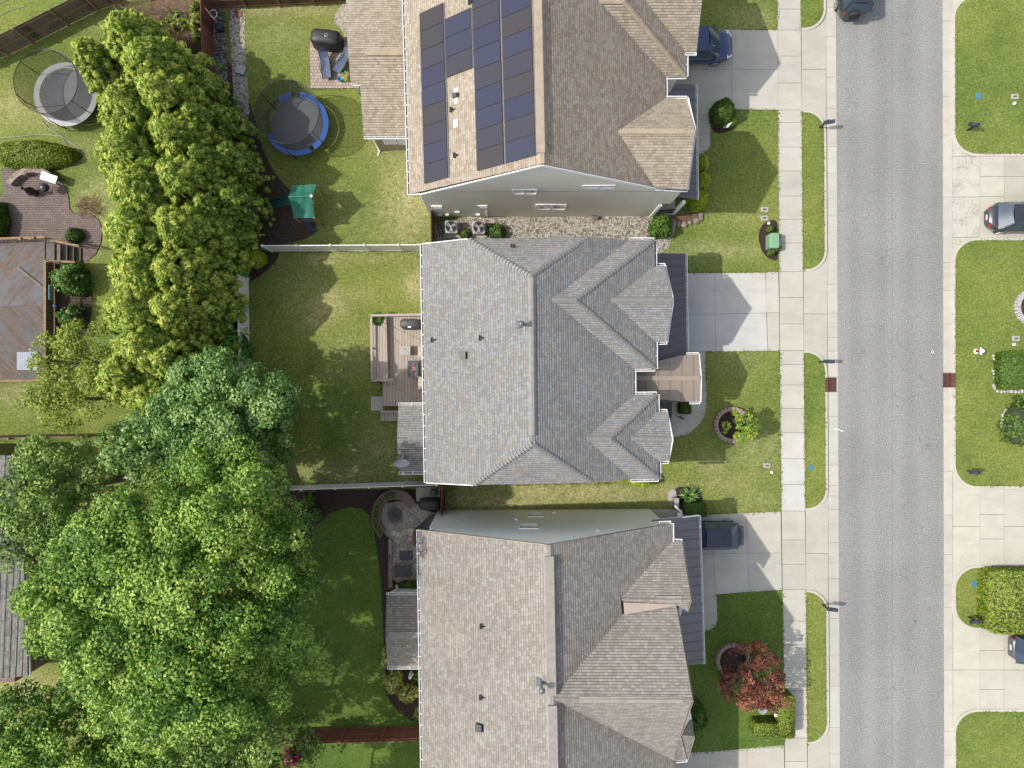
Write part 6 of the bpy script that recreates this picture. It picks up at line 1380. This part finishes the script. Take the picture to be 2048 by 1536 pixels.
for x, y, lb in ((1545, 1404, 'small round white lamp beside the hedge, upper of two'), (1541, 1416, 'small pale lamp in the dark gap of the hedge, lower of two')):
    m = MB(); q = G(x, y, L); m.tube([q, q+Vector((0, 0, .7))], .025, 6); m.sph(q+Vector((0, 0, .8)), .12, 12, 8); single('garden_lamp', m, M_PVC, lb, 'garden lamp')
m = MB(); q = G(1352, 833, .25); m.tube([q, q+Vector((0, 0, .9))], .03, 6); m.tube([q+Vector((-.05, 0, .9)), q+Vector((.25, -.1, .85))], .05, 8); m.sph(q+Vector((.0, .02, .95)), .07, 8, 6); single('porch_ornament', m, M_BLACK, 'slim black ornament by the brick porch step', 'ornament')
# ------------------------------------------------------------------ vehicles
def car(name, label, cat, body, Ln, Wd, Ht, kind='sedan', group=None):
    t = thing(name, label, cat, (0, 0, 0), group); hl, hw = Ln/2, Wd/2
    belt = Ht*(.62 if kind != 'van' else .56); cb, cf, rb, rf = {'sedan': (-.40, .24, -.27, .06), 'van': (-.49, .31, -.45, .15), 'suv': (-.485, .22, -.44, .10)}[kind]
    hood = belt-.04; st = [-1, -.985, -.93, -.8, -.55, -.2, .2, .5, .75, .9, .97, 1]
    def hwid(s): return hw*(1-(.5 if kind == 'sedan' else .36)*(max(0, abs(s)-.55)/.45)**2.6)
    def top(s):
        if kind == 'sedan' and s < -.8: return belt-.03
        if s < -.9: return belt
        return belt if s < cf*2 else belt-(belt-Ht*.44)*((s-cf*2)/(1-cf*2))**1.6*.9
    rs = []
    for s in st:
        w_ = hwid(s); e = max(0, (abs(s)-.93)/.07); z1 = top(s)-.14*e; z0 = .22+.1*e; x = s*hl
        prof = [(0, z0), (w_*.86, z0), (w_*.97, z0+.1), (w_, z0+(z1-z0)*.45), (w_*.985, z1-.1), (w_*.93, z1-.015), (w_*.7, z1+.03), (0, z1+.05)]
        rs.append([Vector((x, y, z)) for y, z in prof]+[Vector((x, -y, z)) for y, z in prof[::-1][1:-1]])
    m = MB(); m.rings(rs, smooth=True); m.build('body', body, t)
    wb, wr = hw*.9, hw*(.62 if kind == 'sedan' else .74); z1, z2 = belt, Ht-.05
    def corner(front, up, s): return Vector(((rf if up else cf)*Ln if front else (rb if up else cb)*Ln, s*(wr if up else wb), z2 if up else z1))
    def panel_(a, b, c, d, bulge, n=8, off=0):
        def f(u, v):
            p = (a*(1-u)+b*u)*(1-v)+(d*(1-u)+c*u)*v; return p+bulge*math.sin(math.pi*u)*(1-.3*v)
        return f
    F = Vector((.09*Ln/4.6, 0, 0))
    m = MB(); m.grid(panel_(corner(1, 0, -1), corner(1, 0, 1), corner(1, 1, 1), corner(1, 1, -1), F*1.6), 12, 5); m.build('windshield', M_CARGL, t)
    m = MB(); m.grid(panel_(corner(0, 0, 1), corner(0, 0, -1), corner(0, 1, -1), corner(0, 1, 1), -F), 12, 5); m.build('rear_window', M_CARGL, t)
    for s in (-1, 1):
        m = MB(); m.grid(panel_(corner(0, 0, s), corner(1, 0, s), corner(1, 1, s), corner(0, 1, s), Vector((0, s*.03, 0))), 8, 4); m.build('side_window', M_CARGL, t)
        m = MB()
        for fr in (0, 1): m.tube([corner(fr, 0, s)+Vector((0, 0, -.02)), (corner(fr, 0, s)+corner(fr, 1, s))/2+Vector((0, s*.012, .012)), corner(fr, 1, s)], .04, 6)
        for k in ((.45,) if kind == 'sedan' else (.3, .62)):
            a_ = corner(0, 0, s)*(1-k)+corner(1, 0, s)*k; b_ = corner(0, 1, s)*(1-k)+corner(1, 1, s)*k; m.tube([a_+Vector((0, s*.02, 0)), b_+Vector((0, s*.01, 0))], .035, 6)
        m.tube([corner(0, 1, s), corner(1, 1, s)], .045, 6)
        if kind != 'sedan': m.tube([corner(0, 1, s)*.9+corner(1, 1, s)*.1+Vector((0, -s*.06, .09)), corner(0, 1, s)*.2+corner(1, 1, s)*.8+Vector((0, -s*.06, .09))], .022, 6)
        m.build('pillar', body, t)
        m = MB(); q = Vector((cf*Ln*.86, s*(hw+.1), belt+.06)); m.rbox(q, (.12, .22, .15), .04); m.tube([q, q-Vector((0, s*.16, .02))], .03, 6); m.build('mirror', body, t)
        m = MB(); q = Vector((hl*.905, s*hw*.68, top(.9)-.08)); m.grid(lambda u, v: Vector((hl*(.84+.135*v), s*hw*(.93-.26*u-.24*v), top(.84+.135*v)+.018-.1*u*0-.09*v)), 4, 4); m.build('headlight', M_HEADL, t)
        m = MB(); m.rbox(Vector((-hl*.945, s*hw*(.5 if kind == 'sedan' else .62), belt-.17)), (.16, .3 if kind == 'sedan' else .2, .14 if kind == 'sedan' else .34), .04, s*R(20)); m.build('tail_light', M_TAILL, t)
    def roof(u, v):
        x = (rb*Ln-.03)+(rf*Ln-rb*Ln+.06)*v; y = wr*(2*u-1); return Vector((x, y*1.0, z2+.05*(1-(2*u-1)**2)*(1-.5*(2*v-1)**4)+.012))
    m = MB(); m.grid(roof, 10, 10); m.build('roof_panel', body, t)
    for fx in (-.3, .305):
        for s in (-1, 1):
            wh = thing('x', '', '') if False else None
            m = MB(); c = Vector((fx*Ln, s*(hw-.1), .33)); m.rings([[c+Vector((.33*f*math.cos(a), y, .33*f*math.sin(a))) for a in np.linspace(0, 6.2832, 25)[:-1]] for f, y in ((.8, -.11), (1, -.08), (1, .08), (.8, .115))], smooth=True); wo = m.build('wheel', M_TYRE, t)
            m = MB(); y = s*.118
            for k in range(5): a = k*1.2566; m.bar(c+Vector((0, y, 0)), c+Vector((.22*math.cos(a), y, .22*math.sin(a))), .03, .06)
            m.rings([[c+Vector((r_*math.cos(a), y+o_, r_*math.sin(a))) for a in np.linspace(0, 6.2832, 25)[:-1]] for r_, o_ in ((.26, 0), (.26, s*.01), (.22, s*.01), (.22, 0))], cap=False); m.build('rim', M_RIM, wo)
    m = MB(); m.box((-hl*1.0, 0, belt*.62), (.03, .34, .16)); m.build('number_plate', M_PLATE, t)
    m = MB(); m.box((hl*.985, 0, .46), (.06, Wd*.5, .14)); m.build('grille', M_BLACK, t)
    m = MB(); m.tube([(-hl*.3, 0, z2+.06), (-hl*.36, 0, z2+.13)], .02, 5); m.build('antenna', M_BLACK, t)
    return t
def place(t, x, y, rz, z=.0): t.location = G(x, y, z); t.rotation_euler.z = rz
VG_ = None
t = car('parked_van', 'blue minivan parked nose outward on the topmost driveway', 'van', M_CBLUE, 5.1, 1.98, 1.78, 'van'); place(t, 1377, 106, R(1), L+.02)
t = car('parked_car', 'navy blue car parked on the driveway of the bottom house', 'car', M_CNAVY, 4.5, 1.8, 1.45, 'sedan'); place(t, 1409, 1065, R(180), L+.02)
t = car('parked_car', 'dark grey sedan on the far driveway showing its rear window', 'car', M_CDARK, 4.9, 1.88, 1.5, 'sedan'); place(t, 2034, 440, R(0), L+.02)
t = car('parked_car', 'mid grey car with red tail strip at the lower right edge', 'car', M_CGREY, 4.7, 1.86, 1.5, 'suv'); place(t, 2078, 1286, R(0), L+.02)
t = car('parked_suv', 'dark off road vehicle at the top edge of the street', 'suv', M_CBLACK, 4.7, 1.9, 1.85, 'suv'); place(t, 1696, -28, R(90), 0)
m = MB(); q = (-2.42, .1, 1.0)
m.rings([[Vector((q[0]+dx, .36*f*math.cos(a)+q[1], q[2]+.36*f*math.sin(a))) for a in np.linspace(0, 6.2832, 25)[:-1]] for f, dx in ((.7, .1), (1, .06), (1, -.1), (.7, -.12))], smooth=True); m.build('spare_wheel', M_TYRE, t)
# ------------------------------------------------------------------ trees
TG = 'tall conifers in the row behind the yards'
con = [ # image x,y of the tip, height, radius
 (150, 92, 6.0, 1.5, 0, 'small conifer reaching over the pale trampoline'), (218, 42, 7.0, 1.7, 0, 'conifer near the curved grey fence at the top'),
 (262, 100, 8.0, 2.0, 0, 'conifer second from the top of the tall row beside the dead brush'), (215, 190, 8.0, 2.0, 0, 'tall conifer touching the net of the pale trampoline'),
 (300, 165, 7.5, 2.1, 0, 'conifer in the row left of the grey gravel strip'), (215, 280, 8.0, 2.1, 0, 'tall conifer beside the long clipped hedge'), (330, 250, 7.0, 2.2, 0, 'conifer left of the small yard side conifers'),
 (240, 355, 8.4, 2.2, 0, 'tall conifer beside the pile of dead branches'), (340, 340, 7.2, 2.2, 0, 'conifer in the middle of the row opposite the play tent'), (235, 440, 8.6, 2.2, 0, 'tall conifer beside the paver path end'),
 (335, 440, 7.4, 2.2, 0, 'conifer opposite the end of the white fence'), (245, 530, 8.4, 2.2, 0, 'tall conifer opposite the round pale shrub by the deck'), (330, 530, 7.4, 2.2, 0, 'conifer beside the vine covered fence corner'),
 (235, 615, 8.4, 2.2, 0, 'tall conifer opposite the deck railing'), (325, 610, 7.2, 2.2, 0, 'conifer beside the middle of the vine covered fence'), (255, 690, 8.2, 2.2, 0, 'tall conifer right of the lacy yellow green tree'),
 (215, 745, 8.0, 2.1, 0, 'tall conifer at the lower end of the row, left side'), (320, 715, 7.0, 2.1, 0, 'conifer above the blue green maple'), (275, 790, 7.2, 2.1, 0, 'lowest conifer of the row beside the maple')]
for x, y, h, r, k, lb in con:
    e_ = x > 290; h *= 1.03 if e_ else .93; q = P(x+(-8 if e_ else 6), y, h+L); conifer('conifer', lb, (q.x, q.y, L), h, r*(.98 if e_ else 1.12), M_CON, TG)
YG = 'small conifers inside the trampoline yard'
for x, y, h, r, lb in ((452, 225, 4.8, 1.3, 'narrow conifer at the end of the gravel strip'), (455, 298, 5.6, 1.5, 'yellow tipped conifer left of the blue trampoline'), (462, 385, 5.6, 1.5, 'yellow tipped conifer left of the play tent'), (425, 170, 4.0, 1.0, 'thin conifer beside the brown fence end'), (445, 448, 5.0, 1.4, 'conifer just above the white fence corner'), (400, 300, 6.5, 1.6, 'dark conifer behind the yellow tipped ones'), (410, 400, 6.4, 1.6, 'dark conifer behind the soil bed of the play tent'), (385, 215, 6.5, 1.6, 'dark conifer beside the end of the brown fence')):
    q = P(x-14, y, h+L); conifer('conifer', lb, (q.x, q.y, L), h, r*.78, M_CON2, YG)
def bt(lb, x, y, h, rx, ry, mat, nb, rb, per, ls, ztop=None, tr=None, hc=None, asp=1.5, name='broadleaf_tree', cat='tree'):
    hc = hc or h*.62; f = P(x, y, hc+L); return broadtree(name, lb, cat, (f.x, f.y, L), h, rx, ry, mat, nb, rb, per, ls, hc, trunk_r=tr, asp=asp)
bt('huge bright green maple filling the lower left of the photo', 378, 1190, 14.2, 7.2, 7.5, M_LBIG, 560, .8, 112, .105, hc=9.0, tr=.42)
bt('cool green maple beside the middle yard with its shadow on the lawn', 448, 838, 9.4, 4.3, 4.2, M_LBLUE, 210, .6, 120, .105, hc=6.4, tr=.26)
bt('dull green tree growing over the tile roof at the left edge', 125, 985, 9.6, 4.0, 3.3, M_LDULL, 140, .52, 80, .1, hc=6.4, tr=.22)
bt('green tree below the tile roof at the left edge', 50, 1085, 7.5, 2.0, 2.0, M_LDULL, 34, .5, 50, .12, hc=5.8, tr=.18)
bt('lacy yellow green tree leaning over the worn deck', 165, 728, 6.5, 3.0, 2.7, M_LYEL, 100, .46, 80, .09, hc=4.2, tr=.13)
bt('loose yellow green tree above the dark fence at the left', 130, 800, 5.5, 2.4, 1.9, M_LYEL, 56, .44, 64, .09, hc=3.6, tr=.1)
bt('bright tree at the bottom left corner under the huge maple', 85, 1462, 9.5, 4.6, 2.8, M_LBIG, 130, .66, 100, .11, hc=6.2, tr=.2)
bt('dark green tree at the bottom between the huge maple and the red fence', 458, 1492, 11.4, 4.7, 3.6, M_LDULL, 140, .6, 90, .105, hc=6.6, tr=.18)
bt('bright green tree filling the bottom edge left of the dark one', 290, 1500, 8.0, 3.0, 2.0, M_LBIG, 90, .6, 100, .11, hc=5.4, tr=.16)
bt('green tree between the huge maple and the cool green maple', 300, 900, 8.8, 2.7, 2.2, M_LBLUE, 70, .55, 100, .105, hc=6.0, tr=.16)
bt('leafy tree just beyond the bottom edge shading the strip below the red fence', 560, 1690, 10.5, 4.6, 3.4, M_LDULL, 110, .66, 60, .13, hc=6.8, tr=.18)
# vines and shrubs on the fence
VN = 'leafy vines over the left fence of the middle yard'
for x, y, rx, ry, h, lb in ((468, 535, .9, 1.7, 3.0, 'bright green vine mass at the fence corner near the clipped yellow shrub'), (468, 620, .9, 1.8, 3.0, 'bright green vine mass in the middle of the pale fence'), (478, 700, .9, 1.6, 2.8, 'bright green vine mass just above the cool green maple')):
    q = P(x-16, y, h*.6); shrub('vine', lb, (q.x, q.y, L), rx, ry, h, M_VINE, VN, .13, 1.5, 'vine', dens=.8, rough=.3)
def sh(lb, x, y, rx, ry, h, mat, ls=.075, cat='shrub', name='shrub', **k):
    q = P(x, y, h*.5+L); return shrub(name, lb, (q.x, q.y, k.pop('z', L)), rx, ry, h, mat, k.pop('group', None), ls, cat=cat, **k)
sh('clipped yellow green shrub in the corner of the white vinyl fences', 507, 516, .68, .6, 1.3, M_SHRY, .06)
sh('round pale green shrub right of the deck steps', 137, 558, 1.0, 1.1, 1.9, M_LBLUE, .11, rough=.25)
sh('loose green shrub below the round pale one beside the deck', 140, 632, .8, .8, 1.3, M_LBLUE, .1, rough=.35, dens=.7)
sh('small dark clipped shrub on the paver path', 146, 470, .55, .5, .8, M_BOXL, .06)
sh('long clipped hedge mound above the curved stone wall', 62, 308, 2.7, .95, 1.3, M_HEDG, .07, 'hedge', 'hedge', rough=.1)
sh('hedge at the extreme left edge beside the paver patio', -8, 445, .6, 1.4, 1.2, M_BOXL, .08, 'hedge', 'hedge')
sh('round clipped dark green shrub at the walkway of the tan house', 1448, 221, .78, .78, 1.7, M_BOXL, .06)
sh('small yellow green plant beside the white yard sign', 1460, 243, .4, .3, .5, M_SHRY, .1, rough=.3, dens=.7)
sh('round green shrub on the river gravel by the porch of the tan house', 1323, 452, .76, .76, 1.4, M_SHR, .1, rough=.2)
for x, y, rx, ry, lb in ((1404, 328, .46, .55, 'uppermost'), (1405, 362, .5, .6, 'middle'), (1396, 398, .72, .66, 'lowest and largest')):
    sh('bright lime shrub, %s of the row under the dark porch roof' % lb, x, y, rx, ry, 1.5, M_SHRY, .075, group='lime shrubs by the porch of the tan house')
sh('boxy dark green shrub beside the brick porch step', 1369, 816, .33, .37, .9, M_BOXL, .055, box=True)
sh('boxy green hedge by the navy car', 1389, 1018, .68, .42, 1.0, M_BOXL, .06, 'hedge', 'hedge', box=True)
sh('bright lime shrub peeking out under the lower right roof corner of the middle house', 1283, 961, .95, .42, 1.4, M_SHRY, .075)
sh('dark glossy shrub at the steep gable of the bottom house', 1394, 1437, .62, 1.05, 1.6, M_BOXL, .11, rough=.2)
HG = 'clipped hedge pieces around the pedestal'
sh('clipped hedge piece running along the sidewalk by the red tree', 1568, 1427, .52, 1.35, 1.1, M_HEDG, .06, 'hedge', 'hedge', box=True, group=HG)
sh('clipped hedge piece below the pale pedestal', 1530, 1453, .85, .42, 1.05, M_HEDG, .06, 'hedge', 'hedge', box=True, group=HG)
sh('trimmed square hedge with pale stone edging on the far lawn', 2048, 740, 1.72, 1.2, .8, M_BOXL, .08, 'hedge', 'hedge', box=True)
sh('big ragged hedge in the small far lawn island', 2035, 1200, 2.2, 2.0, 1.2, M_HEDG, .1, 'hedge', 'hedge', box=True, rough=.25)
sh('loose flowering bush at the right edge below the trimmed hedge', 2046, 850, 1.2, 1.5, 1.5, M_SHR, .12, rough=.4, dens=.45)
sh('tiny dark shrub above the flowering bush at the right edge', 2035, 798, .25, .25, .4, M_BOXL, .07, rough=.3)
sh('spreading green shrub between the two air conditioners', 932, 468, .34, .36, .7, M_BOXL, .08, rough=.35); sh('spreading dark shrub right of the air conditioners on the gravel', 992, 462, .7, .5, .8, M_SHR, .08, rough=.4, dens=.7)
PG = 'small bushes around the green transformer'
for x, y, r_, lb in ((1541, 457, .2, 'small bush above the green transformer'), (1555, 473, .2, 'small bush at the upper right of the green transformer'), (1556, 496, .22, 'small bush at the lower right of the green transformer'), (1543, 504, .22, 'small bush just below the green transformer')):
    sh(lb, x, y, r_, r_, .55, M_SHR, .08, rough=.35, group=PG, dens=.8)
sh('row of variegated yellow bushes below the rear roof of the bottom house, left end', 785, 1365, .7, .75, .9, M_VARI, .13, rough=.25, group='variegated bushes'); sh('variegated yellow bush, right end of the curved row', 815, 1388, .8, .55, .9, M_VARI, .13, rough=.25, group='variegated bushes')
sh('variegated leaves showing left of the bottom rear roof', 770, 1315, .25, .7, .7, M_VARI, .13, rough=.3, group='variegated bushes')
sh('dark green plants beside the white statue', 835, 1352, .4, .6, .6, M_BOXL, .1, rough=.4); sh('green plants against the pale wall above the bottom rear roof', 818, 1170, .85, .25, .6, M_SHR, .1, rough=.4)
sh('small green shrub in the mulch below the white fence', 617, 1002, .45, .45, .7, M_SHR, .1, rough=.3); sh('pale green shrub at the mulch edge under the huge maple', 628, 1030, .45, .4, .7, M_LBLUE, .11, rough=.35)
sh('dark twiggy bush against the wall at the bottom right of the mulch', 838, 1426, .35, .4, .6, M_CON2, .05, rough=.5, dens=.3)
sh('crimson bush below the red fence', 582, 1515, .6, .7, 1.0, M_PINK, .12, rough=.4, dens=.6)
sh('green leafy vegetable patch beside the brown fence', 355, 42, 1.0, .7, .6, M_LYEL, .13, 'vegetable plants', 'vegetable_plants', rough=.4, dens=.6); sh('leafy green plants against the left face of the brown fence', 392, 40, .4, 1.5, .9, M_LYEL, .13, 'vegetable plants', 'vegetable_plants', rough=.4, dens=.6)
def spiky(lb, x, y, r_, h, mat, n=60, w_=.05, cat='plant', name='spiky_plant'):
    b = P(x, y, L); t = thing(name, lb, cat, b); m = MB(); c_ = []
    for i in range(n):
        a = random.uniform(0, 6.28); q = r_*random.uniform(.4, 1); d = Vector((math.cos(a), math.sin(a), 0)); s = Vector((-d.y, d.x, 0))*w_
        p1 = b+d*q*.5+Vector((0, 0, h*random.uniform(.6, 1))); p2 = b+d*q+Vector((0, 0, h*random.uniform(.2, .7)))
        m.add([b-s*.5, b+s*.5, p1+s, p1-s], [(0, 1, 2, 3)]); m.add([p1-s, p1+s, p2], [(0, 1, 2)])
    o = m.build('blades', mat, t); at = o.data.attributes.get('tint')
    o.data.attributes.remove(at); at = o.data.attributes.new('tint', 'FLOAT', 'FACE'); at.data.foreach_set('value', [random.random() for _ in o.data.polygons]); return t
spiky('spiky pale green lily clump in the corner mulch bed', 1375, 990, .85, .6, M_LBLUE, 70)
# young tree, red maple, dead wood
t = bt('bright yellow green young tree inside the pinkish block ring', 1484, 850, 2.9, 1.15, 1.05, M_YNG, 34, .26, 150, .11, hc=1.9, tr=.05, name='young_tree')
bt('red leaved ornamental maple on the lawn of the bottom house', 1506, 1356, 3.9, 2.15, 2.1, M_MAPLE, 92, .36, 120, .09, hc=2.5, tr=.09, name='red_maple')
def brush(name, lb, x, y, rx, ry, h, n, mat, ln=.8, cat='dead branches', a0=None):
    t = thing(name, lb, cat, P(x, y, L)); m = MB()
    for i in range(n):
        c = P(x+random.gauss(0, rx), y+random.gauss(0, ry), L+random.uniform(.02, h)); a = random.uniform(0, 6.28) if a0 is None else a0+random.gauss(0, .5); l_ = ln*random.uniform(.3, 1.1)
        d = Vector((math.cos(a), math.sin(a), random.uniform(-.2, .3)))*l_; k = c+d*.5+Vector((random.gauss(0, .08), random.gauss(0, .08), 0)); m.tube([c, k, c+d], [.018, .012, .004], 3, False)
        if i % 2: m.tube([k, k+Vector((random.gauss(0, .25), random.gauss(0, .25), .05))], [.01, .003], 3, False)
    m.build('twigs', mat, t); return t
brush('branch_pile', 'pile of pale dead branches on the grass beside the paver patio', 170, 418, 13, 9, .3, 120, M_TWIG, .9, a0=.6)
brush('dead_brush', 'tangle of grey brown dead brush below the vegetable patch', 285, 45, 26, 18, .9, 700, M_TWIG, .8); brush('dead_brush', 'reddish brown dead brush running down to the brown fence end', 360, 110, 34, 24, .7, 800, M_TWIG2, .7)
m = MB()
m.tube([P(325, 14, L+.1), P(342, 24, L+.12)], .07, 8); m.tube([P(342, 24, L+.1), P(352, 22, L+.1)], .06, 8); single('garden_logs', m, M_TWIG, 'two weathered logs lying in the vegetable patch', 'logs')
t = spiky('dead twig tuft in the corner of the bottom mulch bed', 836, 1432, .4, .4, M_CON2, 30, .012)

# ragged grass along every paved edge
E_pts = []
def edge(pts, dens=26, wid=.05):
    for (a, b) in zip(pts, pts[1:]):
        A, B = P(*a, L), P(*b, L); n = int((B-A).length*dens); s = Vector(((B-A).y, -(B-A).x, 0)).normalized()
        for i in range(n):
            q = A+(B-A)*random.random()+s*random.gauss(0, wid)*(1.6 if random.random() < .15 else 1); E_pts.append((q.x, q.y, L+.02))
for y0, y1 in ((-30, 60), (220, 545), (703, 1022), (1180, 1490)):
    edge([(sx(y0), y0), (sx((y0+y1)/2), (y0+y1)/2), (sx(y1), y1)]); edge([(se(y0)+.5, y0), (se(y1)+.5, y1)])
    edge([(kx(y0)-6, y0+40), (kx(y1)-6, y1-40)], 14)
for pl_ in ([(1421, 219), (1556, 220)], [(1480, 59), (1555, 60)], [(1372, 545), (1558, 544)], [(1411, 703), (1559, 703)], [(1411, 704), (1413, 800), (1406, 842), (1388, 860), (1350, 877)], [(1402, 1029), (1562, 1023)], [(1433, 1190), (1564, 1180)], [(1434, 1190), (1435, 1240), (1420, 1260), (1408, 1262)], [(1382, 1507), (1568, 1491)], [(1421, 230), (1421, 290), (1408, 307)],
            [(1911, 60), (1911, 270)], [(1911, 520), (1911, 930)], [(1962, 307), (2060, 307)], [(1962, 481), (2060, 481)], [(1962, 972), (2060, 972)], [(1962, 1255), (2060, 1255)], [(1962, 1424), (2060, 1424)], [(1913, 1460), (1914, 1560)], [(621, 76), (621, 178), (700, 178)], [(505, 505), (845, 503)], [(560, 971), (795, 965)], [(743, 631), (743, 760)], [(900, 1016), (1310, 1014)], [(905, 972), (1260, 966)]): edge(pl_, 22)
cs = np.array(E_pts); n_ = len(cs); nn_ = np.tile(np.array([0, 0, 1.0]), (n_, 1))
o = leafmesh('grass_tufts', cs, nn_, .055, 2.2, rng.uniform(0, 1, n_), leaf('grass_blades', C(84, 116, 40), C(130, 150, 62), C(190, 188, 110), .15), None, (0, 0, 0), jit=.5); o['kind'] = 'stuff'; o['label'] = 'ragged grass blades along the edges of the lawns'; o['category'] = 'grass'
# loose grass and litter texture on the lawns
finish()
